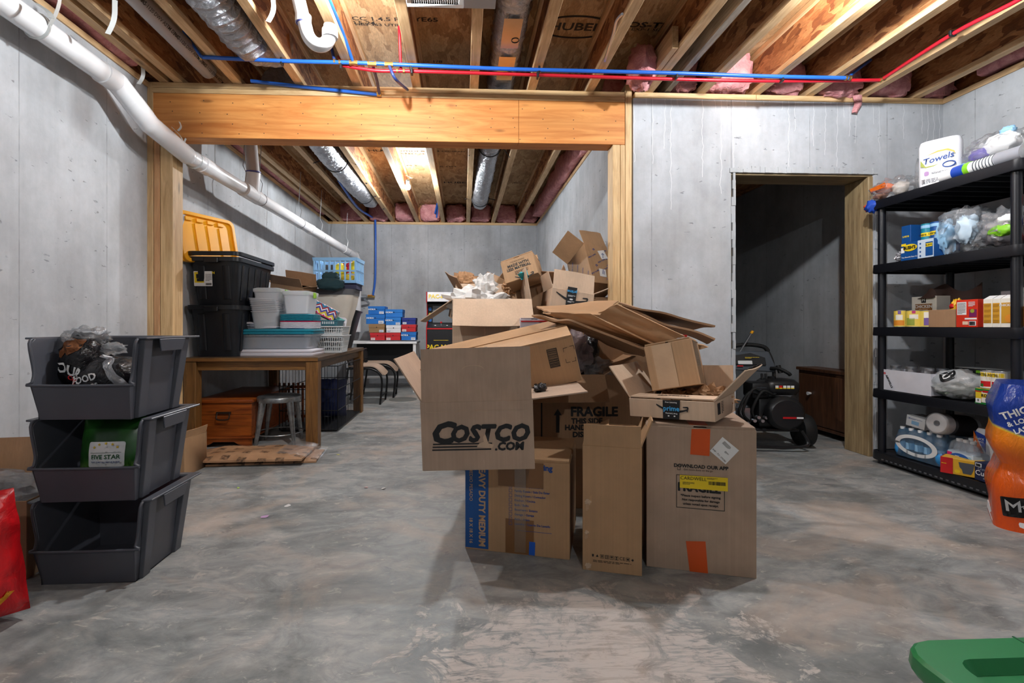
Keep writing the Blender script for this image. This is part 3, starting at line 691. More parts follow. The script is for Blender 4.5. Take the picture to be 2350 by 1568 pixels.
d1 = duct('flex_duct', 'straight foil flex duct with printed patches in the middle joist bay', [(xd, -1, 2.885), (xd, 3.5, 2.885), (xd-.01, 4.6, 2.885), (xd-.04, 5.6, 2.80), (xd-.06, 6.7, 2.75), (xd-.05, 7.3, 2.85)], .103, M_foilw, 1)
for y, s_ in ((2.95, 'R6'), (3.35, 'UL')):
    decal(d1, 'printed_patch', FR((xd, y, 2.885-.116), (1, 0, 0), (0, -1, 0)), .11, .30, P('foil_kraft_print', (206, 176, 138), .3, .75), off=0)
    g = G(); g.tube([(xd+.03+.022*math.cos(t), y+.06+.026*math.sin(t), 2.885-.1185) for t in (2*math.pi*i/20 for i in range(20))], .0025, 4, True); g.obj('printed_patch', M_ink, d1)
xe = (JX[2]+JX[3])/2
duct('flex_duct', 'crumpled foil flex duct rising into the bay above the left end of the beam', [(xe-.02, -1, 2.86), (xe-.01, 2.6, 2.85), (xe+.03, 3.2, 2.83), (xe+.12, 3.42, 2.93)], .125, M_foil, 5, .01)
d3 = duct('flex_duct', 'grey foil flex duct sagging along the left bays of the back room', [(xe, 3.75, 2.85), (xe+.02, 5.0, 2.78), (xe+.05, 6.2, 2.76), (xe+.05, 7.2, 2.84)], .115, M_foilw, 9)
def tie(par, x, y, z, r): g = G(); g.tube([(x+r*math.cos(t), y, z+r*math.sin(t)) for t in (2*math.pi*i/24 for i in range(24))], .006, 5, True); g.tube([(x-r, y, z), (x-r-.10, y-.02, ZJ-.005)], .005, 5); g.tube([(x+r, y, z), (x+r+.09, y+.01, ZJ-.005)], .005, 5); g.obj('zip_tie', M_blk, par)
tie(d1, xd-.02, 5.0, 2.85, .117); tie(d1, xd-.06, 6.7, 2.75, .117); tie(d3, xe+.03, 5.3, 2.78, .13); tie(d3, xe+.05, 6.7, 2.79, .13)
# P-trap
pt = thing('trap_pipe', 'white PVC P-trap hanging between the joists near the beam', 'pipe')
A_ = lambda px, py, y=2.62: PY(px, py, y)
g = G(); tp_ = [A_(672, -60), A_(690, 20), A_(700, 58), A_(706, 84), A_(722, 103), A_(742, 106), A_(756, 92), A_(758, 60)]
P3 = []
for i in range(len(tp_)-1):
    for k in range(4): P3.append(tp_[i].lerp(tp_[i+1], k/4))
P3.append(tp_[-1])
for k in range(4): P3 = [P3[0]]+[(P3[i-1]+P3[i]*2+P3[i+1])/4 for i in range(1, len(P3)-1)]+[P3[-1]]
g.tube(P3, .035, 16); g.obj('trap_bend', M_pvc, pt, smooth=60)
for a in (A_(696, 45), A_(757, 78)): G().cyl(a+V((0, 0, .02)), a-V((0, 0, .02)), .041, n=18).obj('slip_joint', M_pvc, pt)
G().cyl(A_(697, 45)-V((0, 0, .02)), A_(697, 45)-V((0, 0, .024)), .038, n=18).obj('primer_ring', M_ring, pt)
# PEX
def pex(name, label, lines, mat, r=.0125):
    o = thing(name, label, 'pipe')
    for nm_, pts_, mt in lines: g = G(); g.tube(pts_, r if nm_ != 'branch_line' else r*.8, 10); g.obj(nm_, mt, o, smooth=60)
    return o
YX = 3.22
B = lambda px, py, y=YX: PY(px, py, y)
def curve(pl, n=6):
    out = []
    for i in range(len(pl)-1):
        p0, p1, p2, p3 = pl[max(i-1, 0)], pl[i], pl[i+1], pl[min(i+2, len(pl)-1)]
        for k in range(n):
            t = k/n; out.append(.5*((2*p1)+(-p0+p2)*t+(2*p0-5*p1+4*p2-p3)*t*t+(-p0+3*p1-3*p2+p3)*t**3))
    return out+[pl[-1]]
bl = pex('blue_supply_line', 'bright blue PEX water line strung under the joists across the room', [
    ('main_line', curve([B(462, 131), B(650, 140), B(810, 144), B(930, 149), B(1150, 158), B(1300, 162), B(1550, 168), B(1750, 175), B(1940, 179)]), M_pexb),
    ('branch_line', [B(462, 130, 3.2), PZ(422, 72, 2.95)], M_pexb), ('branch_line', curve([B(1945, 180), PZ(1965, 162, 2.80), PZ(1998, 138, 2.95)]), M_pexb),
    ('branch_line', curve([B(810, 142), B(785, 70, 3.0), B(752, -10, 2.7)]), M_pexb),
    ('branch_line', curve([B(768, 140), B(760, 105), B(756, 80)]), M_pexbd),
    ('branch_line', curve([B(855, 148), B(865, 185, 3.4), B(871, 217, 3.555)]), M_pexbd), ('branch_line', curve([B(893, 150), B(908, 182), B(935, 206, 3.5)]), M_pexbd),
    ('main_line', curve([B(576, 186, 3.56), B(700, 200, 3.56), B(868, 217, 3.56)]), M_pexb)], M_pexb)
rd = pex('red_supply_line', 'red PEX hot water line hanging just under the blue one', [
    ('main_line', curve([B(786, 150, 3.25), B(860, 162, 3.25), B(920, 163, 3.25), B(1000, 165, 3.25), B(1235, 172, 3.25), B(1550, 182, 3.25), B(1780, 186, 3.25), B(2022, 184, 3.25)]), M_pexr),
    ('main_line', curve([B(2026, 181, 3.25), PZ(2188, 77, 2.725), PZ(2352, -8, 2.725), PZ(2600, -160, 2.725)]), M_pexr),
    ('branch_line', [B(920, 160, 3.25), B(917, 84, 3.25), B(916, 60, 3.2)], M_pexr), ('branch_line', [B(786, 148, 3.25), PZ(776, 130, 2.9)], M_pexr)], M_pexr, .0115)
def fit(par, p_, d, r=.016, ln=.03, mat=M_brass): d = V(d).normalized(); G().cyl(p_-d*ln/2, p_+d*ln/2, r, n=10).obj('fitting', mat, par)
for px, py in ((462, 131), (768, 141), (780, 143), (804, 144), (819, 144.5), (846, 146.5), (862, 147), (885, 148), (900, 148.5), (1941, 179), (1950, 179)): fit(bl, B(px, py), (1, 0, 0), .0165, .012)
for px, py in ((811, 144), (854, 147), (893, 148)): fit(bl, B(px, py), (1, 0, 0), .0145, .045)
for px, py in ((912, 162), (927, 163), (2020, 184), (2029, 180)): fit(rd, B(px, py, 3.25), (1, 0, 0), .016, .012)
fit(bl, B(870, 216, 3.556), (1, 0, 0), .017, .03)
for px, py in ((647, 141), (943, 155), (945, 163), (1237, 160), (1234, 172), (1552, 174), (1794, 181), (783, 152)): G().box(-.007, .007, -.019, .019, -.024, .019, Matrix.Translation(B(px, py, 3.23))).obj('clip', M_blk, bl, bev=.003)
c_ = PZ(2186, 78, 2.725); G().box(-.02, .02, -.008, .008, -.014, .02, Matrix.Translation(c_)).obj('clip', M_blk, rd, bev=.003)
bv = pex('blue_drop_line', 'blue PEX line dropping down the back wall to a brass spigot', [
    ('main_line', curve([V((PY(800, 450, 6.4).x, 5.9, 2.735)), V((PY(820, 480, 7.2).x, 7.2, 2.735)), PY(856, 500, YB-.05), PY(861, 505, YB-.05)]), M_pexb),
    ('main_line', curve([PY(861, 500, YB-.05), PY(862, 560, YB-.06), PY(861, 640, YB-.05), PY(856, 678, YB-.05)]), M_pexb),
    ('branch_line', [PY(1002, 500, YB-.1), PY(1005, 462, YB-.1), PY(998, 490, YB-.2)], M_pexb)], M_pexb, .017)
for y in (6.0, 6.6, 7.3): fit(bv, V((PY(800+20*(y-6), 460, y).x if 0 else JX[3]+.0, y, 2.74)), (0, 1, 0), .012, .02, M_blk)
sp = PY(852, 681, YB-.06); fit(bv, sp, (1, 0, 0), .02, .12); fit(bv, sp-V((.12, .02, 0)), (1, 0, 0), .03, .10, M_steel); fit(bv, sp-V((.06, .06, .08)), (.3, 1, -.4), .018, .16, M_steel)
G().box(-.05, .03, -.012, .012, -.006, .006, Matrix.Translation(sp+V((0, -.04, .02)))).obj('spigot_handle', P('orange_handle', (226, 140, 30), .4), bv, bev=.003)
# register boot
vr = thing('vent_register', 'white slotted air register in a sheet metal boot between the joists', 'vent')
e0, e1, e2, e3 = PZ(853, 0, ZJ-.03).x, PZ(935, 15, ZJ-.03).x, PZ(1064, 18, ZJ-.03).x, PZ(1137, 18, ZJ-.03).x
yv = PZ(1000, 18, ZJ-.035).y
G().box(e0, e1-.002, yv-.26, yv-.05, ZJ-.02, ZJ-.015).obj('boot_flange', M_steel, vr, bev=.001); G().box(e2+.002, e3, yv-.26, yv+.02, ZJ-.02, ZJ-.015).obj('boot_flange', M_steel, vr, bev=.001)
g = G(); g.box(e1, e2, yv-.30, yv-.26, ZJ-.035, ZJ-.02).box(e1, e2, yv-.03, yv, ZJ-.035, ZJ-.02).box(e1, e1+.025, yv-.26, yv-.03, ZJ-.035, ZJ-.02).box(e2-.025, e2, yv-.26, yv-.03, ZJ-.035, ZJ-.02); g.obj('register_frame', M_white, vr, bev=.002)
for i in range(22):
    x = e1+.03+(e2-e1-.06)*i/21; G().box(-.0015, .0015, yv-.26, yv-.03, 0, .022, Matrix.Translation((x, 0, ZJ-.033)) @ Matrix.Rotation(.5, 4, 'Y')).obj('slat', M_white, vr, smooth=0)
G().box(e1+.01, e2-.01, yv-.28, yv-.02, ZJ-.008, ZJ+.09).obj('boot_box', M_blk, vr, smooth=0)
# loose strap on a right-hand joist
ls = tag(G().tube(curve([PZ(1388, 140, 2.735), PZ(1397, 110, 2.73), PZ(1408, 75, 2.72), PZ(1415, 48, 2.70), PZ(1428, 32, 2.68)]), .008, 5).obj('loose_strap', M_steel), 'crumpled scrap of perforated steel strap nailed to a joist', 'strap')
# ------------------------------------------------------------------ left foreground: stack of grey bins
def pillow(w_, h, d, seed=0, amp=.02, n=18, m=16, fr=5, ex=.45):
    """filled bag standing on its base: x across, y through, z up"""
    g = G(); R = []
    for j in range(m+1):
        v = j/m; row = []
        for k in range(2*n):
            s = 1 if k < n else -1; u = (k if k < n else 2*n-k)/n
            x = (u-.5)*w_; z = v*h
            t = d/2*(max(math.sin(math.pi*u), 0)**ex)*(max(math.sin(math.pi*min(max(v, .0), 1)), 0)**ex)
            nn = noise.noise(V((x*fr*3+seed, s*2.0, z*fr*3)))+.6*abs(noise.noise(V((x*fr*7+seed*2, s, z*fr*5))))
            row.append((x+amp*.5*nn, -s*(t+amp*nn*(t/(d/2)+.1)), z+amp*.6*nn))
        R.append(row)
    g.loft(R); return g
def grey_bin(label, loc, rz):
    o = thing('storage_bin', label, 'bin', loc, (0, 0, rz), 'stacked grey bins'); W, D, H, LP, t = .40, .36, .315, .135, .006
    b = lambda z: .86+.14*z/H
    def wall(pts_out, off): return G().prism(pts_out, off)
    g = G()
    # shell: base, back, low front, full-height sides with U-shaped front opening
    g.box(-W/2*b(0)+t, W/2*b(0)-t, -D/2*b(0)+t, D/2*b(0)-t, .012, .018)
    def quad(p): g.loft([[V(q) for q in p], [V(q) for q in p]]) if 0 else None
    def slab(c, n_): g.prism([V(q) for q in c], V(n_)*t)
    x0, y0, x1, y1 = W/2*b(0), D/2*b(0), W/2, D/2
    xf, yf = W/2*b(LP), D/2*b(LP)
    slab([(-x0, y0, 0), (x0, y0, 0), (x1, y1, H), (-x1, y1, H)], (0, -1, 0))
    slab([(-x0, -y0, 0), (x0, -y0, 0), (xf, -yf-.012, LP), (-xf, -yf-.012, LP)], (0, 1, 0))
    for s in (1, -1):
        pr = [(s*x0, y0, 0), (s*x1, y1, H), (s*x1, -y1+.035, H), (s*x1*.995, -y1+.012, H-.02), (s*xf*1.01, -yf+.004, LP+.05), (s*xf, -yf-.006, LP+.015), (s*xf, -yf-.012, LP), (s*x0, -y0, 0)]
        slab(pr, (-s, 0, 0))
    g.obj('bin_shell', M_gry, o, bev=.002)
    g = G(); r = .007      # rolled lip round the opening, outward flange on the top rim
    g.tube(curve([V((-x1, -y1+.04, H)), V((-x1*.995, -y1+.012, H-.02)), V((-xf*1.01, -yf+.002, LP+.05)), V((-xf*.995, -yf-.008, LP+.012)), V((-xf*.95, -yf-.012, LP)), V((xf*.95, -yf-.012, LP)), V((xf*.995, -yf-.008, LP+.012)), V((xf*1.01, -yf+.002, LP+.05)), V((x1*.995, -y1+.012, H-.02)), V((x1, -y1+.04, H))], 4), r*.8, 8)
    g.obj('front_lip', M_gry, o, smooth=60)
    g = G()
    for s in (1, -1): g.prism([(s*(x1-.004), -y1+.02, H-.004), (s*(x1+.032), -y1+.03, H-.004), (s*(x1+.040), y1+.03, H-.004), (s*(x1-.004), y1+.03, H-.004)], (0, 0, .008))
    g.box(-x1, x1, y1-.004, y1+.03, H-.004, H+.004); g.obj('rim_flange', M_gry, o, bev=.002)
    for s in (1, -1):
        for yy in (-y1+.06, y1-.045): g = G(); g.loft([[(s*(x0-.002), yy*.87-.028, 0), (s*(x0+.012), yy*.87-.024, 0), (s*(x0+.012), yy*.87+.024, 0), (s*(x0-.002), yy*.87+.028, 0)], [(s*(x1-.002), yy-.028, H-.004), (s*(x1+.022), yy-.024, H-.004), (s*(x1+.022), yy+.024, H-.004), (s*(x1-.002), yy+.028, H-.004)]]); g.obj('side_rib', M_gry, o, bev=.002)
        g = G(); g.prism([(s*(x1+.03), -.075, H-.004), (s*(x1+.026), -.06, H-.055), (s*(x1+.026), .085, H-.055), (s*(x1+.032), .10, H-.004)], (s*.006, 0, 0)); g.obj('handle', M_gry, o, bev=.002)
    return o
bx, by = -1.455, 2.115
grey_bin('lowest grey stacking bin, empty, standing on the floor', (bx, by, 0), .02)
grey_bin('middle grey stacking bin, holding a green seed bag', (bx-.005, by-.0, .318), .035)
grey_bin('topmost grey stacking bin, holding a black pet food bag', (bx-.01, by-.0, .636), -.01)
# green grass-seed bag
gb = thing('seed_bag', 'green grass seed bag with a white label in the middle grey bin', 'bag', (bx+.02, by-.045, .342), (-.12, 0, .05))
m, t, b = nt('grass_bag'); n1 = noise_t(t, coords(t, (60, 60, 9)), 1.5, 4, .6); s_ = N(t, 'ShaderNodeSeparateXYZ'); c_ = N(t, 'ShaderNodeTexCoord'); L(t, c_.outputs['Object'], s_.inputs[0])
hz = math_n(t, 'ADD', s_.outputs[2], math_n(t, 'MULTIPLY', n1, .11))
L(t, mixc(t, ramp(t, hz, [(.10, 1), (.17, 0)]), ramp(t, noise_t(t, coords(t), 6, 3), [(.35, srgb(24, 60, 22)), (.65, srgb(46, 112, 40))]), ramp(t, n1, [(.35, srgb(30, 70, 18)), (.5, srgb(120, 170, 60)), (.65, srgb(226, 236, 190))])), b.inputs['Base Color']); b.inputs['Roughness'].default_value = .3
M_gbag = m
gbb = pillow(.265, .28, .13, 3, .004).obj('bag_body', M_gbag, gb, smooth=60)
lb = front(.0, -.078, .135); e0 = [decal(gb, 'label', lb, .135, .10, M_white, .008, .001)]; lg = P('label_green', (20, 84, 44), .5)
e1 = [text(gb, 'FIVE STAR', front(.0, -.078, .125), .024, lg, .02, 0, 1.02), text(gb, 'TURF TYPE TALL FESCUE BLEND', front(.0, -.078, .105), .0075, M_inkb, .02, 0, 1), decal(gb, 'label_line', front(0, -.078, .142), .115, .0012, lg)]
for i in range(5):
    a = math.pi*(.18+.16*i); g = G(); sx_, sz_ = .05*math.cos(a), .146+.033*math.sin(a)
    g.prism([(sx_+(.0065 if k % 2 == 0 else .003)*math.sin(2*math.pi*k/10), -.0795, sz_+(.0065 if k % 2 == 0 else .003)*math.cos(2*math.pi*k/10)) for k in range(10)], (0, -.0008, 0)); e1.append(g.obj('printed_star', M_yp, gb, smooth=0))
conform(e0, [gbb], (0, 1, 0), .004); conform(e1, [gbb], (0, 1, 0), .0065)
# black pet-food bag
db = thing('pet_food_bag', 'shiny black pet food bag slumped in the topmost grey bin', 'bag', (bx-.01, by-.0, .655), (0, 0, 0))
m, t, b = nt('black_bag_film'); n1 = noise_t(t, coords(t, (1, 1, 1), rot=(0, .5, 0)), 16, 5, .6, 1.4); L(t, ramp(t, n1, [(.4, srgb(10, 9, 12)), (.7, srgb(28, 22, 27))]), b.inputs['Base Color']); b.inputs['Roughness'].default_value = .2; bump(t, b, n1, .6, .02); M_blkbag = m
t_ = [G().blob((.03, -.02, .115), (.135, .125, .105), 3, .10, 2.2, 36, 22, p=.75).obj('bag_body', M_blkbag, db, smooth=70), G().blob((-.10, -.01, .20), (.075, .10, .115), 8, .14, 2.6, 30, 20, p=.8).obj('bag_neck', M_blkbag, db, smooth=70)]
Mb = FR((-.105, -.12, .235), (.97, 0, -.24), (.24, 0, .97)); e1 = [polydecal(db, 'printed_animal', Mb, [(-.045, .02), (-.04, .05), (-.02, .06), (.005, .058), (.025, .065), (.035, .05), (.032, .02), (.02, .012), (.0, -.008), (-.015, .0), (-.025, -.025), (-.038, -.02)], P('brown_print', (150, 92, 52), .5)),
    text(db, 'OUR', FR((-.10, -.12, .165), (.9, 0, -.3), (.3, 0, .9)), .055, M_white, .03), text(db, 'ODS', FR((-.085, -.12, .130), (.9, 0, -.35), (.35, 0, .9)), .028, P('red_letter', (214, 40, 44), .5), .02),
    text(db, 'FOOD', FR((-.02, -.13, .135), (.96, 0, .26), (-.26, 0, .96)), .038, M_white, .03), text(db, 'FOR DOGS', FR((-.03, -.13, .095), (.96, 0, .26), (-.26, 0, .96)), .028, M_white, .03), text(db, 'PRO', FR((.04, -.13, .085), (.96, 0, .2), (-.2, 0, .96)), .02, P('red_letter', (214, 40, 44), .5), .03)]
conform(e1, t_, (0, 1, 0), .003); conform([decal(db, 'packing_tape', FR((.085, -.13, .155), (.6, 0, -.8), (.8, 0, .6)), .17, .032, film('tape_silver', (225, 225, 230), .6, .4, 20, .4))], t_, (0, 1, 0), .005)
cb_ = thing('plastic_bag', 'crumpled clear plastic bag on top of the black pet food bag', 'bag', (bx-.125, by+.0, .925))
G().blob((0, 0, .025), (.085, .08, .045), 5, .30, 2.4, 32, 20).obj('film_sheet', M_bag, cb_, smooth=70); G().blob((.11, .0, -.02), (.05, .05, .025), 9, .35, 2.4, 24, 14).obj('film_sheet', M_bag, cb_, smooth=70)
# carton with liner, red bag at the far left
c1 = carton('cardboard_box', 'open cardboard box with a clear liner behind the grey bins', (-1.97, 2.17, 0), (0, 0, .12), .46, .40, .31, M_cbd, {'b': (10, .17), 'l': (20, .15)})
ln = thing('plastic_liner', 'clear plastic liner bunched over the rim of the box behind the grey bins', 'bag', (-1.97, 2.12, .30))
G().blob((.0, -.02, .0), (.26, .21, .085), 4, .28, 2.4, 36, 20).obj('film_sheet', film('liner_film', (216, 220, 226), .34, 1.0, 20, .4), ln, smooth=70)
rb = thing('red_bag', 'red bag with yellow printing at the left edge of the floor', 'bag', (-1.71, 1.62, .01), (.0, -.10, 0.45))
m, t, b = nt('red_bag_film'); n1 = noise_t(t, coords(t), 9, 4, .6, .8); L(t, ramp(t, n1, [(.35, srgb(150, 8, 16)), (.65, srgb(206, 18, 28))]), b.inputs['Base Color']); b.inputs['Roughness'].default_value = .35; bump(t, b, n1, .5, .02)
rbb = pillow(.52, .42, .26, 6, .012, ex=.32).obj('bag_body', m, rb, smooth=60); er = []
yo = P('orange_print', (236, 168, 40), .45)
for (x, z, l, w_) in ((.145, .10, .17, .020), (.185, .055, .14, .020), (.10, .24, .12, .034)):
    g = G(); Mx = FR((x, -.139, z), (.78, -.0, .62), (-.62, 0, .78)); pts_ = [(-l/2, -w_/2)]+[(-l/2+l*k/9, w_/2*(1 if k % 2 else .55)) for k in range(10)]+[(l/2, -w_/2*.6)]
    er.append(polydecal(rb, 'printed_flourish', Mx, pts_, yo))
er += [text(rb, 'Y', FR((.115, -.139, .21), (.85, 0, .5), (-.5, 0, .85)), .16, M_yp, .03, .2), text(rb, 'O', FR((.10, -.139, .34), (.85, 0, .5), (-.5, 0, .85)), .12, M_ink2, .03, .2)]; conform(er, [rbb], (0, 1, 0), .003)
sb = carton('cardboard_box', 'small open carton behind the grey bins beside the paper packs', (-1.955, 3.45, 0), (0, 0, -.1), .24, .24, .25, M_cbw, {'r': (12, .05)})
# ------------------------------------------------------------------ dining table and what is under it
TX0, TX1, TY0, TY1, TZ = -2.225, -1.165, 3.965, 5.77, .747
tb = thing('dining_table', 'long brown wooden dining table covered with storage tubs', 'table', ((TX0+TX1)/2, (TY0+TY1)/2, 0))
hw, hd = (TX1-TX0)/2, (TY1-TY0)/2
G().box(-hw, hw, -hd, hd, TZ-.032, TZ).obj('tabletop', M_dkoak, tb, bev=.004)
G().box(-hw+.001, hw-.001, -hd-.0015, -hd+.001, TZ-.030, TZ-.004).obj('edge_band', M_oak, tb, smooth=0)
for sx in (-1, 1):
    for sy in (-1, 1): G().box(sx*(hw-.052)-.048, sx*(hw-.052)+.048, sy*(hd-.054)-.048, sy*(hd-.054)+.048, 0, TZ-.032).obj('leg', M_oakz, tb, bev=.004)
for sy in (-1, 1): G().box(-hw+.1, hw-.1, sy*(hd-.05)-.012, sy*(hd-.05)+.012, TZ-.105, TZ-.032).obj('apron', M_oak, tb, bev=.002)
for sx in (-1, 1): G().box(sx*(hw-.05)-.012, sx*(hw-.05)+.012, -hd+.1, hd-.1, TZ-.105, TZ-.032).obj('apron', M_dkoak, tb, bev=.002)
ch = thing('cedar_chest', 'orange cedar chest with a dark handle under the table', 'chest', (-1.965, 4.50, 0))
G().box(-.215, .215, -.39, .44, .075, .365).obj('chest_body', M_cedar, ch, bev=.003)
for i in range(3): G().box(-.222, .222, -.402, -.391, .078+.096*i, .172+.096*i).obj('plank', M_cedar, ch, bev=.002)
G().box(-.235, .235, -.42, .46, .366, .395).obj('lid', M_cedar, ch, bev=.008, seg=2); G().box(-.232, .232, -.412, .455, .068, .085).obj('base_molding', M_cedar, ch, bev=.005)
g = G(); yb_ = -.408
arc = [(-.225, 0), (-.17, 0), (-.15, .012), (-.11, .028), (-.085, .045), (.085, .045), (.11, .028), (.15, .012), (.17, 0), (.225, 0), (.225, .07), (-.225, .07)]
g.prism([(x, yb_, z) for x, z in arc], (0, .02, 0)); g.obj('bracket_foot', M_cedar, ch, bev=.002)
hd_ = G(); hd_.tube(curve([V((-.05, -.412, .285)), V((-.05, -.425, .245)), V((-.03, -.428, .232)), V((.03, -.428, .232)), V((.05, -.425, .245)), V((.05, -.412, .285))], 4), .006, 6); hd_.box(-.058, .058, -.414, -.403, .278, .294); hd_.obj('handle', P('aged_bronze', (58, 44, 36), .5, .6), ch, bev=0)
for sx in (-1, 1): G().cyl((sx*.2, -.37, -.0), (sx*.2, -.37, .012), .012).obj('caster', P('aged_bronze', (58, 44, 36), .5, .6), ch)
st = thing('metal_stool', 'round galvanized metal stool under the front of the table', 'stool', (-1.565, 4.23, 0))
G().lathe([(.0, .412), (.150, .412), (.172, .406), (.178, .395), (.176, .365), (.168, .365), (.168, .39), (.0, .402)], 28, cap=False).obj('seat', M_galv, st, smooth=50)
for k in range(4):
    a = math.pi/4+k*math.pi/2+.12; c_, s_ = math.cos(a), math.sin(a)
    G().cyl((.148*c_, .148*s_, .39), (.215*c_, .215*s_, 0), .030, .013, 10).obj('leg', M_galv, st); G().cyl((.152*c_+.02*c_, .152*s_+.02*s_, .38), (.17*c_+.012*c_, .17*s_+.012*s_, .36), .006, n=6).obj('rivet', M_galv, st)
g = G(); g.tube([(.187*math.cos(t), .187*math.sin(t), .10) for t in (2*math.pi*i/28 for i in range(28))], .005, 6, True); g.obj('brace_ring', M_galv, st)
# wrapped paper packs on the floor
m, t, b = nt('kraft_print'); cc = coords(t, (8, 11, .001), rot=(0, 0, .12)); v_ = N(t, 'ShaderNodeTexVoronoi', distance='CHEBYCHEV'); v_.inputs['Scale'].default_value = 1; v_.inputs['Randomness'].default_value = .25; L(t, cc, v_.inputs['Vector'])
n1 = noise_t(t, coords(t), 40, 3); L(t, mixc(t, math_n(t, 'MULTIPLY', ramp(t, v_.outputs['Distance'], [(.22, .9), (.25, 0)]), ramp(t, n1, [(.4, .3), (.6, 1)])), ramp(t, noise_t(t, coords(t), 6, 3), [(.3, srgb(164, 124, 90)), (.7, srgb(200, 158, 122))]), srgb(70, 50, 38)), b.inputs['Base Color']); b.inputs['Roughness'].default_value = .45
bump(t, b, noise_t(t, coords(t), 12, 4), .4, .01); M_kraftp = m
def pack(label, loc, rz, w_, d, h, seed):
    o = thing('paper_pack', label, 'packing paper', loc, (0, 0, rz), 'wrapped packs of kraft paper')
    g = G(); g.sheet(lambda u, v: V(((u-.5)*w_, (v-.5)*d, h*(.25+.75*min(1, 5*min(u, 1-u, v, 1-v)))*(1+.25*noise.noise(V((u*3+seed, v*3, 0))))+.004)), 26, 14)
    bmesh.ops.extrude_edge_only(g.b, edges=[e for e in g.b.edges if e.is_boundary])
    for v_ in g.b.verts:
        if any(e.is_boundary for e in v_.link_edges): v_.co.z = 0.001
    g.obj('kraft_bundle', M_kraftp, o, smooth=60)
    g = G(); g.sheet(lambda u, v: V(((.78+.26*u-.5)*w_, (v-.5)*d*1.03, h*(1.25-.6*u*u)+.006+.012*noise.noise(V((u*7+seed, v*9, 3))))), 12, 14); g.obj('plastic_sleeve', M_bag, o, smooth=60)
    return o
pack('upper kraft paper pack in a clear sleeve, lying on the floor before the table', (-1.56, 3.70, .035), .03, .80, .36, .045, 1)
pack('lower kraft paper pack in a clear sleeve, sticking out to the right beneath the other', (-1.47, 3.745, 0), .10, .76, .34, .035, 4)
# wire dog crate
dc = thing('dog_crate', 'folding black wire dog crate beneath the right side of the table', 'crate', (-1.455, 5.19, 0))
cw, cd, chh = .27, .53, .62
g = G()
for x in (-cw, cw):
    for y in (-cd, cd): g.cyl((x, y, .02), (x, y, chh), .005, n=6)
for z in (.02, .2, .4, chh):
    for x in (-cw, cw): g.cyl((x, -cd, z), (x, cd, z), .0045, n=6)
    for y in (-cd, cd): g.cyl((-cw, y, z), (cw, y, z), .0045, n=6)
g.obj('crate_frame', M_blk, dc)
g = G()
for i in range(1, 34):
    y = -cd+2*cd*i/34
    for x in (-cw, cw): g.cyl((x, y, .02), (x, y, chh), .002, n=4, cap=False)
for i in range(1, 18):
    x = -cw+2*cw*i/18
    for y in (-cd, cd): g.cyl((x, y, .02), (x, y, chh), .002, n=4, cap=False)
o = g.obj('crate_wires', M_blk, dc, smooth=0); o['kind'] = 'stuff'
G().box(-cw+.01, cw-.01, -cd+.01, cd-.01, .006, .02).obj('crate_tray', M_blk, dc, bev=.003)
nb = thing('navy_tote', 'navy fabric bag inside the wire dog crate', 'bag', (-1.44, 5.35, .021)); pillow(.34, .40, .20, 2, .02).obj('bag_body', P('navy_cloth', (26, 36, 78), .8, bmp=.2), nb, smooth=60)
sr = thing('slatted_rack', 'low wooden slatted rack standing behind the cedar chest', 'rack', (-1.80, 5.05, 0), (0, 0, .1))
for i in range(8): G().box(-.04+.045*i-.08, -.02+.045*i-.08, -.008, .008, .02, .42).obj('slat', M_cedar, sr, bev=.002, smooth=0)
for z in (.06, .36): G().box(-.14, .26, .009, .025, z, z+.03).obj('rail', M_cedar, sr, bev=.002)
# ------------------------------------------------------------------ things on the table
def tote(label, loc, rz, w_, d, h, mat, stickers=False, rings=1):
    o = thing('storage_tote', label, 'tote', loc, (0, 0, rz), 'black lidded totes' if mat is M_tote else None)
    tub(w_, d, h, .16, .05, .006, .022, .035).obj('tub', mat, o, smooth=40)
    for sx in (-1, 1):
        for k in range(-2, 3):
            y = k*d*.17; g = G(); g.loft([[(sx*w_/2*.87, y-.02, .04), (sx*(w_/2*.87+.008), y-.014, .04), (sx*(w_/2*.87+.008), y+.014, .04), (sx*w_/2*.87, y+.02, .04)], [(sx*w_/2*.975, y-.02, h-.06), (sx*(w_/2*.985+.008), y-.014, h-.06), (sx*(w_/2*.985+.008), y+.014, h-.06), (sx*w_/2*.975, y+.02, h-.06)]]); g.obj('side_rib', mat, o, bev=.002)
    for k in (-1, 1):
        x = k*w_*.25; g = G(); g.loft([[(x-.03, -d/2*.87, .05), (x-.022, -d/2*.87-.008, .05), (x+.022, -d/2*.87-.008, .05), (x+.03, -d/2*.87, .05)], [(x-.03, -d/2*.975, h-.07), (x-.022, -d/2*.985-.008, h-.07), (x+.022, -d/2*.985-.008, h-.07), (x+.03, -d/2*.975, h-.07)]]); g.obj('front_rib', mat, o, bev=.002)
    for k in range(rings): G().loft([rrect(w_+.05, d+.05, .07, h+.012+.04*k), rrect(w_+.05, d+.05, .07, h+.044+.04*k), rrect(w_-.01, d-.01, .05, h+.044+.04*k), rrect(w_-.01, d-.01, .05, h+.012+.04*k)], False, False).obj('nested_rim', mat, o, bev=.004, smooth=40)
    for s in (-1, 1): G().box(-.055, .055, s*(d/2+.03)-.01, s*(d/2+.03)+.01, h-.05, h-.008).obj('rim_grip', mat, o, bev=.004)
    return o
tx, ty = -2.02, 4.40
t1 = tote('lower black tote, set on the table beneath the other black totes', (tx, ty, TZ), 0, .39, .74, .42, M_tote, rings=0)
t2 = tote('upper black nested totes with a product sticker, holding yellow lids', (tx, ty, TZ+.42), 0, .39, .74, .39, M_tote, rings=1)
Ms = FR((-.085, -.352, .215), (1, 0, 0), (0, -.08, 1))
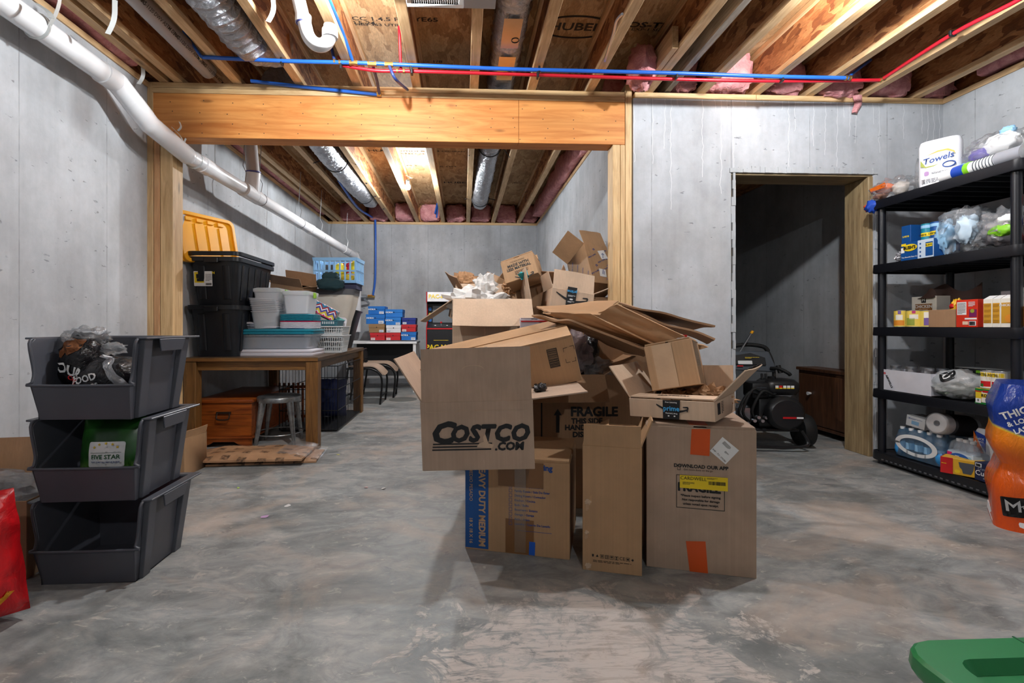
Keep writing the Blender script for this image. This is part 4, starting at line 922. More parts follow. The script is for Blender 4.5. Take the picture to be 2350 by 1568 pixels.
text(t2, '27 GALLON', FR((-.065, -.3535, .262), (1, 0, 0), (0, -.08, 1)), .028, M_yp, .02, 0, 1, off=.004); decal(t2, 'sticker', Ms, .145, .12, M_white, .004, .001, .002)
decal(t2, 'sticker_picture', FR((-.115, -.352, .225), (1, 0, 0), (0, -.08, 1)), .075, .085, M_yp, 0, .001, .0032); decal(t2, 'sticker_picture', FR((-.108, -.352, .235), (1, 0, 0), (0, -.08, 1)), .06, .035, M_tote, 0, .001, .0044); decal(t2, 'sticker_picture', FR((-.105, -.352, .205), (1, 0, 0), (0, -.08, 1)), .055, .022, M_tote, 0, .001, .0044)
barcode(t2, FR((-.04, -.352, .172), (1, 0, 0), (0, -.08, 1)), .045, .015, M_ink, 3, .0035); lines_decal(t2, FR((-.04, -.352, .225), (1, 0, 0), (0, -.08, 1)), .05, .06, 6, M_ink2, 4, .0035)
def slab_quad(name, label, cat, pts4, th, mat, group=None):
    """rigid lid laid on four world points ll, lr, ur, ul: rim, plate and moulded ribs"""
    ll, lr, ur, ul = pts4; c = (ll+lr+ur+ul)/4; ex = ((lr-ll)+(ur-ul)).normalized(); ey = ((ul-ll)+(ur-lr)); ey = (ey-ex*ey.dot(ex)).normalized(); ez = ex.cross(ey)
    w_ = ((lr-ll).length+(ur-ul).length)/2; h = ((ul-ll).length+(ur-lr).length)/2
    o = thing(name, label, cat, (0, 0, 0), group=group); M = Matrix((ex, ey, ez)).transposed().to_4x4(); M.translation = c; o.matrix_world = M
    G().loft([rrect(w_, h, .05, 0), rrect(w_, h, .05, th)]).obj('lid_plate', mat, o, bev=.002)
    G().loft([rrect(w_+.01, h+.01, .055, th*.9), rrect(w_+.01, h+.01, .055, th+.022), rrect(w_-.05, h-.05, .04, th+.022), rrect(w_-.05, h-.05, .04, th*.9)], False, False).obj('lid_rim', mat, o, bev=.003)
    for k in (-1, 0, 1): G().box(k*w_*.22-.004, k*w_*.22+.004, -h*.30, h*.30, th, th+.010).obj('lid_rib', mat, o, bev=.001)
    for k in range(4): G().box(-w_*.38+.19*w_*k, -w_*.38+.19*w_*k+.11*w_, h*.33, h*.41, th, th+.016).obj('lid_rib', mat, o, bev=.003)
    return o
zt = TZ+.42+.39
for i, (dx, dy, lab) in enumerate(((0, 0, 'front yellow tote lid leaning in the black tote'), (-.05, -.02, 'rear yellow tote lid, mostly hidden behind the other yellow lid'))):
    slab_quad('tote_lid', lab, 'lid', [q_+V((dx*.7+.07, dy, 0)) for q_ in (PY(404, 606, 4.02), PY(545, 606, 4.54), PY(490, 519, 4.44), PY(374, 474, 3.94))], .012, M_yel, 'yellow tote lids')
# flat clear under-bed bin with white lids below and teal lids above
def lid(label, loc, w_, d, h, mat, rz=0, rx=0, ry=0, group=None, r=.03):
    o = thing('bin_lid', label, 'lid', loc, (rx, ry, rz), group)
    G().loft([rrect(w_, d, r, 0), rrect(w_+.008, d+.008, r, h*.3), rrect(w_+.008, d+.008, r, h*.8), rrect(w_-.004, d-.004, r, h)]).obj('lid_plate', mat, o, smooth=40)
    G().loft([rrect(w_-.05, d-.05, r*.7, h), rrect(w_-.06, d-.06, r*.7, h+.004)]).obj('lid_panel', mat, o, smooth=40); return o
fx, fy, fw, fd = -1.60, 4.33, .67, .36
M_wl = P('white_lid_plastic', (214, 210, 218), .4, var=.02)
for k in range(2): lid('%s of the two wide white lids beneath the flat clear bin' % ('lower', 'upper')[k], (fx, fy, TZ+.026*k), fw, fd, .024, M_wl, group='wide white lids')
fb = thing('underbed_bin', 'wide flat clear storage bin with teal lids on the table', 'bin', (fx, fy, TZ+.054))
tub(fw-.03, fd-.03, .125, .10, .03, .004, .008, .012).obj('tub', M_milk2, fb, smooth=40)
G().loft([rrect(fw-.13, fd-.12, .03, .008), rrect(fw-.13, fd-.12, .03, .10)]).obj('folded_liner', P('pale_grey_cloth', (150, 158, 172), .8), fb)
for k in range(2): lid('%s wide teal lid over the flat clear bin' % ('lower', 'upper')[k], (fx+.005*k, fy, TZ+.182+.021*k), fw, fd, .019, M_teal, group='wide teal lids')
zl = TZ+.228
for k in range(5): lid('small white lid, number %s up in the slipped pile left of the clear shoebox bins' % ('one', 'two', 'three', 'four', 'five')[k], (-1.72-.02*k+.03*(k % 2), 4.34, zl+.011*k), .30, .21, .008, M_wl, .1*k-.2, 0, .03*(k-1), 'slipped white lids', .02)
def shoebox(label, loc, rz, w_, d, h, lidded=True, tilt=0):
    o = thing('clear_bin', label, 'bin', loc, (0, tilt, rz), 'clear shoebox bins'); tub(w_, d, h, .14, .02, .003, .006, .008).obj('tub', M_milk, o, smooth=40)
    if lidded:
        G().loft([rrect(w_+.016, d+.016, .025, h), rrect(w_+.016, d+.016, .025, h+.022), rrect(w_-.03, d-.03, .02, h+.03)]).obj('lid', M_milk, o, smooth=40)
        for sx in (-1, 1): G().box(sx*(w_/2+.012)-.006, sx*(w_/2+.012)+.006, -.03, .03, h-.03, h+.02).obj('latch', P('lime_plastic', (140, 190, 50), .4), o, bev=.003)
        G().box(-.03, .03, d/2+.006, d/2+.014, h-.02, h+.034).obj('latch', P('lime_plastic', (140, 190, 50), .4), o, bev=.003)
    return o
cx_ = PY(622, 700, 4.36).x; zb = zl+.055
shoebox('lowest clear bin of the nested stack behind the white lids', (cx_, 4.36, zb-.055+.0), 0, .225, .30, .15, False)
for k in range(7): shoebox('nested clear bin, %s from the bottom of the tilted stack' % ('second', 'third', 'fourth', 'fifth', 'sixth', 'seventh', 'eighth')[k], (cx_-.003*k, 4.36, zb-.02+.0155*(k+1)), 0, .232, .30, .115, False, .045)
shoebox('lidded clear bin on top of the nested clear bins', (cx_+.015, 4.36, zb+.12), 0, .215, .29, .145, True)
# teal and white lids with a second clear bin on them
lx = PY(689, 740, 4.30).x
for k in range(11): lid(('white' if k < 5 else 'pink' if k == 5 else 'teal')+' lid, number %s from the bottom of the neat lid pile under a clear bin' % ('one', 'two', 'three', 'four', 'five', 'six', 'seven', 'eight', 'nine', 'ten', 'eleven')[k], (lx, 4.32, zl+.004+.0108*k), .275, .26, .0098 if k != 5 else .007, M_wl if k < 5 else P('pink_lid', (200, 40, 90), .4) if k == 5 else M_teal, group='neat pile of lids')
shoebox('lidded clear bin standing on the neat teal and white lid pile', (lx, 4.32, zl+.128), 0, .215, .27, .165, True)
pt_ = thing('purple_tub', 'small purple plastic tub lying on its side against the black tote', 'tub', (PY(585, 742, 4.62).x-.03, 4.62, zl-.02), (0, -1.35, .3))
M_pur = P('purple_plastic', (128, 84, 190), .4); tub(.30, .24, .13, .2, .03, .004, .012, .016).obj('tub', M_pur, pt_, smooth=40); G().box(-.04, .04, .126, .146, .118, .134).obj('handle', P('pink_grip', (226, 140, 150), .4), pt_, bev=.004)
# white baskets, teal trays, zigzag box, leaning lid
def basket(label, loc, w_, d, h, mat, tap=.2, round_holes=False):
    o = thing('white_basket', label, 'basket', loc, (0, 0, .03), 'white plastic baskets')
    s = lambda z: 1-tap*(1-z/h)
    G().loft([rrect(w_*s(0), d*s(0), .02, 0), rrect(w_*s(0), d*s(0), .02, .006)]).obj('basket_base', mat, o)
    g = G()
    for z0, z1 in ((0, .02), (h*.30, h*.36), (h*.60, h*.66), (h*.85, h)):
        g.loft([rrect(w_*s(z0), d*s(z0), .02, z0), rrect(w_*s(z1), d*s(z1), .02, z1), rrect(w_*s(z1)-.006, d*s(z1)-.006, .02, z1), rrect(w_*s(z0)-.006, d*s(z0)-.006, .02, z0)], False, False)
    g.loft([rrect(w_-.0, d, .02, h-.008), rrect(w_+.02, d+.02, .025, h-.008), rrect(w_+.02, d+.02, .025, h), rrect(w_-.006, d-.006, .02, h)], False, False); g.obj('basket_band', mat, o, smooth=40)
    g = G(); nb_ = 11
    for i in range(nb_+1):
        for sy in (-1, 1):
            f = -.45+.9*i/nb_; g.cyl((f*w_*s(0), sy*(d/2*s(0)-.002), 0), (f*w_, sy*(d/2-.003), h-.01), .0035, n=4); g.cyl((sy*(w_/2*s(0)-.002), f*d*s(0), 0), (sy*(w_/2-.003), f*d, h-.01), .0035, n=4)
    q = g.obj('basket_bars', mat, o, smooth=0); q['kind'] = 'stuff'; return o
M_wb = P('basket_white', (214, 216, 216), .4, var=.02)
bkx = PY(766, 790, 4.80).x
basket('lower white slotted basket on the table edge beside the flat clear bin', (bkx, 4.78, TZ), .26, .34, .165, M_wb)
basket('upper white basket with dotted holes, set in the lower basket', (bkx-.01, 4.78, TZ+.165), .27, .34, .085, M_wb, .1)
tz = TZ+.252
ty1 = thing('teal_tray', 'teal tray with slotted rim standing in the upper white basket', 'tray', (bkx-.04, 4.75, tz)); tub(.25, .26, .055, .1, .01, .004, .004, .008).obj('tray_shell', P('slate_teal', (62, 114, 128), .45), ty1, smooth=40)
for i in range(7): G().box(-.02+.017*i, -.013+.017*i, -.1325, -.1300, .018, .042, Matrix.Shear('XZ', 4, (.0, .0)) if 0 else None).obj('slot', M_white, ty1, smooth=0)
ty2 = thing('teal_tray', 'pale teal tray tipped on its edge above the slotted tray', 'tray', (bkx-.03, 4.80, tz+.055), (.0, .45, 0)); tub(.20, .24, .05, .15, .01, .004, .003, .006).obj('tray_shell', P('pale_teal', (90, 170, 164), .45), ty2, smooth=40)
zz = thing('zigzag_box', 'box with multicoloured zigzag stripes tipped over the white baskets', 'box', (PY(738, 715, 4.72).x, 4.72, TZ+.36), (.0, .5, .15))
m, t, b = nt('zigzag_print'); c_ = N(t, 'ShaderNodeTexCoord'); s_ = N(t, 'ShaderNodeSeparateXYZ'); L(t, c_.outputs['Object'], s_.inputs[0])
tri = math_n(t, 'PINGPONG', math_n(t, 'MULTIPLY', math_n(t, 'ADD', s_.outputs[0], s_.outputs[1]), 1.0), .035)
fz = math_n(t, 'FRACT', math_n(t, 'MULTIPLY', math_n(t, 'ADD', math_n(t, 'ADD', s_.outputs[2], s_.outputs[1]), tri), 7))
L(t, ramp(t, fz, [(0, srgb(40, 120, 160)), (.18, srgb(240, 240, 240)), (.26, srgb(200, 36, 80)), (.42, srgb(240, 240, 240)), (.5, srgb(214, 190, 50)), (.66, srgb(70, 60, 150)), (.8, srgb(240, 240, 240)), (.88, srgb(160, 30, 50))], 'CONSTANT'), b.inputs['Base Color']); b.inputs['Roughness'].default_value = .5
G().box(-.13, .13, -.10, .10, 0, .10).obj('box_body', m, zz, bev=.003); decal(zz, 'eyelet', front(.06, -.10, .05), .014, .014, M_ink, .006, .001); G().box(-.132, .132, -.102, .102, -.004, .006).obj('box_edge', P('magenta_edge', (190, 30, 84), .5), zz, smooth=0)
ll_ = lid('white ribbed lid leaning on the hamper behind the baskets', (PY(776, 750, 5.0).x, 4.97, TZ+.21), .15, .26, .012, M_wl, 0, math.pi/2-.2, .12)
# cardboard box on a blue tub
bt = thing('blue_tub', 'blue plastic tub half hidden behind the clear bins', 'tub', (PY(650, 700, 4.98).x, 5.0, TZ)); tub(.34, .34, .53, .1, .03, .005, .01, .02).obj('tub', M_blue, bt, smooth=40); G().loft([rrect(.35, .35, .04, .53), rrect(.35, .35, .04, .55)]).obj('lid', M_blue, bt)
carton('cardboard_box', 'open brown shipping box with torn flaps on the blue tub', (PY(672, 690, 5.02).x, 5.04, TZ+.565), (0.1, .16, -.25), .36, .26, .10, M_cbd, {'b': (-15, .14), 'f': (35, .11), 'l': (60, .08), 'r': (70, .07)})
# hamper, crate, cloth
hp = thing('laundry_hamper', 'cream fabric hamper with a grey rim on the back of the table', 'hamper', (-1.375, 5.28, TZ))
M_crm = P('cream_canvas', (206, 198, 186), .85, bmp=.2, bs=25); M_gcl = P('grey_canvas', (92, 92, 96), .85)
def rr(w_, z, dx=0): return [(x+dx, y, z) for x, y, _ in rrect(w_, w_*.85, .07, z, 5)]
G().loft([rr(.24, .0), rr(.27, .13)], True, False).obj('lower_band', M_gcl, hp); G().loft([rr(.271, .13), rr(.33, .3), rr(.41, .48, .01), rr(.435, .585, .015)], False, False).obj('fabric_body', M_crm, hp, smooth=60)
G().loft([rr(.44, .575, .015), rr(.445, .635, .02), rr(.425, .635, .02), rr(.42, .575, .015)], False, False).obj('rim_band', M_gcl, hp, smooth=40)
nbx = thing('navy_box', 'flat navy box lying across the top of the hamper', 'box', (-1.32, 5.30, TZ+.637)); G().box(-.19, .20, -.13, .15, 0, .05).obj('box_body', P('navy_board', (44, 44, 72), .6), nbx, bev=.003); G().box(-.195, .205, -.135, .155, .05, .062).obj('box_lid', P('navy_board', (44, 44, 72), .6), nbx, bev=.003)
bc = thing('blue_crate', 'light blue slatted plastic crate of toys on the hamper', 'crate', (PY(777, 640, 5.28).x, 5.31, TZ+.70), (0, 0, -.05))
M_lb = P('light_blue_plastic', (142, 190, 232), .4, var=.03); W, D, H = .47, .34, .265
G().box(-W/2+.01, W/2-.01, -D/2+.01, D/2-.01, 0, .008).obj('crate_base', M_lb, bc)
for z0, z1, e in ((0, .03, 0), (.118, .135, .004), (H-.035, H, .01)):
    G().loft([rrect(W-.03+e*2, D-.03+e*2, .01, z0), rrect(W-.02+e*2, D-.02+e*2, .01, z1), rrect(W-.032+e*2, D-.032+e*2, .01, z1), rrect(W-.042+e*2, D-.042+e*2, .01, z0)], False, False).obj('crate_rail', M_lb, bc)
for i in range(9):
    for sy in (-1, 1): G().box(-W/2+.02+(W-.04)*i/8-.008, -W/2+.02+(W-.04)*i/8+.008, sy*(D/2-.014)-.005, sy*(D/2-.014)+.005, .01, H-.01).obj('crate_slat', M_lb, bc, smooth=0)
for i in range(6):
    for sx in (-1, 1): G().box(sx*(W/2-.014)-.005, sx*(W/2-.014)+.005, -D/2+.03+(D-.06)*i/5-.008, -D/2+.03+(D-.06)*i/5+.008, .01, H-.01).obj('crate_slat', M_lb, bc, smooth=0)
ct = bc.location
for k, (dx, dy, dz, sz, mt, lab) in enumerate(((.03, -.04, .15, (.07, .06, .07), P('toy_yellow', (240, 210, 40), .5), 'yellow soft toy piece, left one in the blue crate'), (.12, .0, .15, (.05, .06, .09), P('toy_red', (206, 30, 60), .5), 'red soft toy piece in the blue crate'), (.165, -.03, .17, (.035, .04, .08), P('toy_yellow', (240, 210, 40), .5), 'yellow soft toy piece at the right end of the blue crate'), (.09, -.08, .06, (.10, .05, .05), P('toy_ochre', (206, 170, 40), .5), 'ochre soft toy piece low in the blue crate'), (-.02, .03, .12, (.05, .05, .04), P('toy_white', (230, 230, 230), .5), 'white soft toy piece at the back of the blue crate'))):
    o = thing('toy', lab, 'toy', ct+V((dx, dy, dz))); G().blob((0, 0, 0), sz, k+3, .3, 2, 18, 12).obj('plush', mt, o, smooth=60); G().blob((sz[0]*.5, -.01, sz[2]*.7), (sz[0]*.4, .02, sz[2]*.35), k+9, .2, 2, 12, 8).obj('plush', M_red if k in (0, 2) else M_white, o, smooth=60)
cl = thing('folded_cloth', 'dark green folded cloth slumped against the blue crate', 'cloth', (PY(758, 668, 5.0).x, 5.03, TZ+.625), (0, 0, .1)); M_dg = P('dark_green_cloth', (24, 52, 58), .9, bmp=.35, bs=20)
G().blob((0, 0, .05), (.135, .09, .062), 3, .14, 2, 30, 18, p=.7).obj('cloth_fold', M_dg, cl, smooth=70); G().blob((-.01, .03, .125), (.085, .07, .05), 5, .16, 2.2, 26, 16, p=.7).obj('cloth_fold', M_dg, cl, smooth=70)
bt2 = thing('leaning_tote', 'black tote with a lime sticker leaning at the far end of the table', 'tote', (PY(800, 798, 5.62).x-.06, 5.62, TZ+.012), (0, .24, 0)); tub(.17, .26, .44, .12, .03, .005, .012, .02).obj('tub', M_tote, bt2, smooth=40); decal(bt2, 'sticker', front(.03, -.125, .2), .045, .055, P('lime_sticker', (190, 214, 20), .5), 0, .001, .004)
# ------------------------------------------------------------------ far end of the back room
dk = thing('white_desk', 'white topped desk against the back wall carrying the shoe boxes', 'desk', (-1.22, 7.62, 0))
dz = .765
G().box(-.55, .52, -.28, .30, dz-.034, dz).obj('desk_top', M_white, dk, bev=.003)
for sx in (-.50, .485):
    for sy in (-.24, .26): G().box(sx-.022, sx+.022, sy-.022, sy+.022, 0, dz-.034).obj('leg', M_white, dk, bev=.003)
G().box(-.48, .46, .24, .255, .3, dz-.04).obj('back_panel', M_blk, dk); G().box(-.48, .46, .22, .26, .16, .2).obj('stretcher', M_white, dk, bev=.002)
def shoe_box(label, px0, px1, py0, py1, y, rgb, brand=None, sticker=None, lidn=.42, dp=.30):
    a, c = PY(px0, py1, y), PY(px1, py0, y); w_, h = c.x-a.x, c.z-a.z
    o = thing('shoe_box', label, 'shoe box', ((a.x+c.x)/2, y+dp/2, a.z), group='shoe boxes on the white desk'); mt = P('shoe_box_%d_%d_%d' % rgb, rgb, .55, var=.05)
    G().box(-w_/2+.004, w_/2-.004, -dp/2+.004, dp/2-.004, 0, h*(1-.02)).obj('box_body', mt, o, bev=.002); G().box(-w_/2, w_/2, -dp/2, dp/2, h*(1-lidn), h-.001).obj('box_lid', mt, o, bev=.002)
    if brand: text(o, brand, front(-w_*.28, -dp/2, h*.6), .034, M_white, .03, .15, 1.1)
    decal(o, 'finger_hole', front(.0, -dp/2, h*.62), .016, .016, M_ink, .007, .001)
    if sticker: decal(o, 'size_sticker', front(sticker*w_*.30, -dp/2+.003, h*.18), w_*.27, h*.30, M_white, 0, .002); lines_decal(o, front(sticker*w_*.30, -dp/2+.001, h*.18), w_*.22, h*.22, 3, M_red if rgb[0] > 150 and rgb[1] < 80 else M_inkb, 3, .0008)
    return o
BL, RD = (22, 108, 190), (190, 30, 40)
yd = 7.40
shoe_box('red shoe box at the left of the bottom row on the desk', 849, 883.5, 764, 781, yd, RD, None, -1)
shoe_box('red shoe box in the middle of the bottom row on the desk', 884.5, 919, 764, 781, yd, RD, None, -1)
shoe_box('blue shoe box at the right of the bottom row on the desk', 920.5, 955, 762, 781, yd, BL, 'HOKA', 1)
shoe_box('tan shoe box under the two blue ones at the left', 846, 882.5, 744, 763.6, yd, (150, 116, 78), None, 1)
shoe_box('white shoe box in the middle of the second row', 886, 920, 746.5, 763.6, yd, (222, 222, 226), None, -1)
shoe_box('red shoe box at the right, between a navy and a blue one', 921, 954.5, 745, 761.6, yd, RD, None, -1)
shoe_box('wide blue shoe box on the tan one', 839.5, 883, 721.5, 743.6, yd, BL, 'HOKA', 1)
shoe_box('blue shoe box on the white one', 884.5, 920, 728.5, 746.1, yd, (30, 118, 200), 'HOKA', 1)
shoe_box('navy shoe box topping the right column', 922, 954, 729.5, 744.6, yd, (24, 44, 128), None, -1)
shoe_box('topmost blue shoe box of the left column', 844.5, 883, 703, 721.1, yd+.02, BL, 'HOKA', 1)
shoe_box('blue shoe box topping the middle column', 884, 924, 710, 728.1, yd+.02, (30, 118, 200), 'HOKA', None)
# arcade cabinet
ax0, ax1, ay = PY(978, 700, 7.45).x, PY(1046, 700, 7.45).x, 7.45
aw = ax1-ax0
ac = thing('arcade_cabinet', 'small red edged black arcade cabinet with a yellow lettered marquee', 'arcade cabinet', ((ax0+ax1)/2, ay, 0))
M_bpn = P('black_panel', (20, 20, 24), .4); hw2 = aw/2
prof = [(0, 0), (.42, 0), (.42, 1.52), (.03, 1.52), (.0, 1.36), (.12, 1.34), (.15, 1.04), (.0, .98), (.0, .93)]
for s in (-1, 1):
    G().prism([(s*hw2, y, z) for y, z in prof], (-s*.016, 0, 0)).obj('side_panel', M_bpn, ac, bev=.002)
    g = G()
    for (y0, z0), (y1, z1) in zip(prof[3:]+[prof[0]], prof[4:]+[prof[0], prof[1]][:1]): g.cyl((s*(hw2-.006), y0, z0), (s*(hw2-.006), y1, z1), .008, n=6)
    g.obj('red_edge_trim', M_red, ac)
G().prism([(-hw2+.017, .03, 1.515), (hw2-.017, .03, 1.515), (hw2-.017, .002, 1.37), (-hw2+.017, .002, 1.37)], (0, .02, 0)).obj('marquee', P('marquee_white', (226, 226, 230), .3), ac)
text(ac, 'PAC-MAN', FR((0, .014, 1.445), (1, 0, 0), (0, .19, 1)), .085, M_yp, .035, 0, 1.02, off=.002)
G().prism([(-hw2+.017, .15, 1.34), (hw2-.017, .15, 1.34), (hw2-.017, .17, 1.03), (-hw2+.017, .17, 1.03)], (0, .01, 0)).obj('bezel', M_bpn, ac)
G().prism([(-hw2+.09, .146, 1.31), (hw2-.06, .146, 1.31), (hw2-.06, .166, 1.05), (-hw2+.09, .166, 1.05)], (0, .004, 0)).obj('screen', P('grey_screen', (128, 134, 140), .15), ac)
for k, cc_ in enumerate(((40, 110, 190), (220, 180, 40), (40, 110, 190))): decal(ac, 'bezel_print', FR((-hw2+.05, .150+.006*k, 1.26-.085*k), (1, 0, 0), (0, -.06, 1)), .045, .05, P('bezel_print_%d' % k, cc_, .5), .015, .001, .001)
G().prism([(-hw2+.017, .0, .985), (hw2-.017, .0, .985), (hw2-.017, .16, 1.035), (-hw2+.017, .16, 1.035)], (0, .0, -.03)).obj('control_deck', M_bpn, ac)
G().cyl((.0, .06, 1.0), (.0, .06, 1.04), .006).obj('joystick_shaft', M_steel, ac); G().blob((.0, .06, 1.05), (.018, .018, .018), 0, 0, n=12, m=8).obj('joystick_ball', M_red, ac, smooth=60)
for x in (-.09, .09): G().cyl((x, .05, 1.0), (x, .05, 1.012), .012).obj('button', M_white, ac)
G().box(-hw2+.017, hw2-.017, .004, .016, .0, .95).obj('front_panel', M_bpn, ac); G().box(-hw2, hw2, -.006, .02, .945, .965).obj('red_edge_trim', M_red, ac, bev=.002)
text(ac, 'PAC-MAN', front(0, .003, .67), .105, M_yp, .035, 0, .98); decal(ac, 'panel_line', front(0, .003, .78), aw*.5, .006, M_yp)
G().box(-hw2+.017, hw2-.017, .40, .42, 0, 1.5).obj('rear_panel', M_bpn, ac); G().box(-hw2+.017, hw2-.017, .03, .42, 1.50, 1.515).obj('top_panel', M_bpn, ac)
# bent-tube chairs facing right
def chair(label, loc, rz):
    o = thing('metal_chair', label, 'chair', loc, (0, 0, rz), 'black tube chairs before the desk'); mb = P('black_tube', (20, 20, 22), .35, .3)
    G().sheet(lambda u, v: V((-.20+.44*u, (v-.5)*.40, .475-.10*max(0, u-.62)**2*8+.02*(2*v-1)**2)), 14, 6, .012).obj('seat', P('chair_seat_tan', (176, 152, 132), .5), o, smooth=60)
    hoop = [V((-.21, .20*math.copysign(abs(math.cos(t))**.6, math.cos(t)), .60+.075*math.copysign(abs(math.sin(t))**.6, math.sin(t)))) for t in (2*math.pi*i/24 for i in range(24))]
    G().tube(hoop, .011, 8, True).obj('back_hoop', mb, o); G().sheet(lambda u, v: V((-.215, (u-.5)*.36, .54+.12*v)), 4, 2, .006).obj('back_pad', P('chair_back_black', (26, 26, 28), .6), o)
    for s in (-1, 1):
        G().cyl((-.20, s*.12, .46), (-.21, s*.12, .53), .014, n=8).obj('back_post', mb, o)
        G().tube(curve([V((-.22, s*.21, .455)), V((.0, s*.21, .46)), V((.12, s*.21, .44)), V((.20, s*.21, .38)), V((.225, s*.21, .26)), V((.20, s*.21, .0))], 5), .013, 8).obj('leg', mb, o, smooth=60); G().tube([V((-.20, s*.21, .455)), V((-.23, s*.21, .25)), V((-.27, s*.21, 0))], .013, 8).obj('leg', mb, o, smooth=60)
    G().cyl((.213, -.21, .10), (.213, .21, .10), .009, n=8).obj('stretcher', mb, o); G().cyl((-.25, -.21, .10), (-.25, .21, .10), .009, n=8).obj('stretcher', mb, o); return o
chair('nearest black tube chair with a tan seat beyond the table corner', (PY(842, 850, 6.42).x, 6.45, 0), 0)
chair('second black tube chair with a tan seat, nearer the desk', (PY(872, 840, 6.95).x, 6.98, 0), .05)
# ------------------------------------------------------------------ pile of cardboard boxes in the middle
M_costco = M_cbg
mv = carton('cardboard_box', 'moving box with a blue side band and a checklist, under the bold italic lettered box', (.293, 2.343, 0), (0, 0, -.284), .464, .445, .410, M_cbw, {'l': (-90, .2), 'r': (-90, .2), 'f': (-90, .22), 'b': (-90, .22)})
yf = -.445/2-.0005
decal(mv, 'blue_band', front(-.232+.054, yf, .205), .106, .395, P('moving_blue', (20, 82, 150), .6), 0, .0006)
tb_c = P('band_letters', (196, 160, 124), .6)
text(mv, 'HEAVY DUTY MEDIUM', FR((-.155, yf, .205), (0, 0, -1), (1, 0, 0)), .040, tb_c, .01, 0, .93, off=.0016, hv=.03)
text(mv, 'MEDIO PESADO', FR((-.205, yf, .29), (0, 0, -1), (1, 0, 0)), .021, tb_c, .01, off=.0016); text(mv, '18 X 18 X 16', FR((-.205, yf, .085), (0, 0, -1), (1, 0, 0)), .021, tb_c, .02, off=.0016)
text(mv, '/Moving', front(.105, yf, .385), .033, M_inkb, .01, hv=.035)
rows = ['Fragile / Frágil', 'Bedroom / Dormitorio', 'Family Room / Sala De Estar', 'Dining Room / Comedor', 'Kitchen / Cocina', 'Bath / Baño', 'Basement / Sotano', 'Garage / Garaje', 'Attic / Atico', 'Laundry / Cuarto De Lavado']
for i, r_ in enumerate(rows):
    z = .318-.0205*i; frame_decal(mv, 'check_square', front(-.025, yf, z), .014, .015, .0012, M_inkb); text(mv, r_, front(-.008, yf, z), .0135, M_inkb, .022, align='LEFT')
decal(mv, 'rule_line', front(.08, yf, .105), .15, .0015, M_inkb)
decal(mv, 'brown_tape', front(.02, yf, .35), .20, .11, M_btape, 0, .0004, .0017); decal(mv, 'brown_tape', front(.015, yf, .078), .125, .150, M_btape, 0, .0004, .0002); decal(mv, 'clear_tape_strip', front(.018, yf, .20), .05, .38, M_tape, 0, .0004, .0022)
decal(mv, 'blue_tape', FR((.07, yf, .032), (1, 0, -.03), (.03, 0, 1)), .026, .058, P('painter_tape', (20, 88, 190), .6), 0, .0006, .001)
cs = carton('cardboard_box', 'box with bold black italic shop lettering and a raised front flap, atop the moving box', (.079, 2.145, .432), (.022, -.032, -.093), .447, .42, .274, M_costco, {'f': (-6, .212), 'l': (31, .205), 'r': (84, .22), 'b': (110, .2)})
yf = -.21-.0005
x0_, z0_ = fpos(cs, 993, 1005, yf); x1_, _ = fpos(cs, 1200, 1005, yf)
text(cs, 'C', front(x0_+.036, yf, .146), .116, M_ink, .012, .22, 1.1, hv=.042); text(cs, 'OSTCO', front(x0_+.224, yf, .143), .090, M_ink, .012, .22, .98, space=1.06, hv=.045)
text(cs, '.COM', front(x1_-.055, yf, .092), .043, M_ink, .01, .12, 1.05, hv=.045)
for k in range(3): decal(cs, 'printed_stripe', front(x0_+.058+.06-.002*k, yf, .106-.0115*k), .235, .0055, M_ink)
polydecal(cs, 'torn_patch', front(x0_+.205, yf, .115), [(-.03, -.022), (.0, -.026), (.03, -.028), (.038, -.014), (.016, -.008), (.010, .012), (.004, .030), (-.004, .016), (-.002, -.002), (-.02, -.008)], M_cbl, .0006, .0016); frame_decal(cs, 'crease', front(0, yf, .235), .40, .0012, .0006, M_cbl)
hx = front(-.0, -.21-.003, .274+.125); g = G(); g.tube([(.042*math.cos(t)*1.0, -.0, .016*math.sin(t)) for t in (math.pi*(.02+.96*i/14) for i in range(15))], .0012, 4); g.b.transform(Matrix.Translation((-.01, -.198, .40))); g.obj('hand_hole_cut', M_cbl, cs)
cw = carton('cardboard_box', 'tall greyish box with orange tape and a yellow delivery label, standing on the floor', (1.014, 2.123, 0), (0, 0, -.291), .414, .386, .586, M_cbg, {'l': (-90, .18), 'r': (-90, .18), 'f': (-90, .19), 'b': (-90, .19)})
yf = -.193-.0005
def put_quad(o, name, pts, y, mat, off=.0004, th=.0006):
    g = G(); q = [fpos(o, px, py, y) for px, py in pts]; g.prism([(x, y-off, z) for x, z in q], (0, -th, 0)); return g.obj(name, mat, o, smooth=0)
put_quad(cw, 'orange_tape', [(1587, 985), (1630, 985), (1628, 1047), (1584, 1043)], yf, M_org); put_quad(cw, 'orange_tape', [(1574, 1242), (1619, 1243), (1625, 1318), (1583, 1314)], yf, M_org)
g = G(); g.box(-.04, .03, -.19, -.10, .5972, .5980); g.obj('orange_tape', M_org, cw, smooth=0)
put_quad(cw, 'shipping_label', [(1629, 1035), (1658, 1003), (1696, 1034), (1665, 1066)], yf, M_white)
la = FR((*(lambda q: (q[0], yf, q[1]))(fpos(cw, 1662, 1035, yf)),), (.70, 0, -.72), (.72, 0, .70)); text(cw, 'SHIP - TO - STORE', la @ Matrix.Translation((.0, -.027, 0)), .0085, M_ink2, .01, off=.0022); lines_decal(cw, la @ Matrix.Translation((-.010, .022, 0)), .035, .014, 4, M_ink2, 2, .0012)
lines_decal(cw, la @ Matrix.Translation((.012, .0, 0)), .018, .008, 3, M_ink2, 6, .0012)
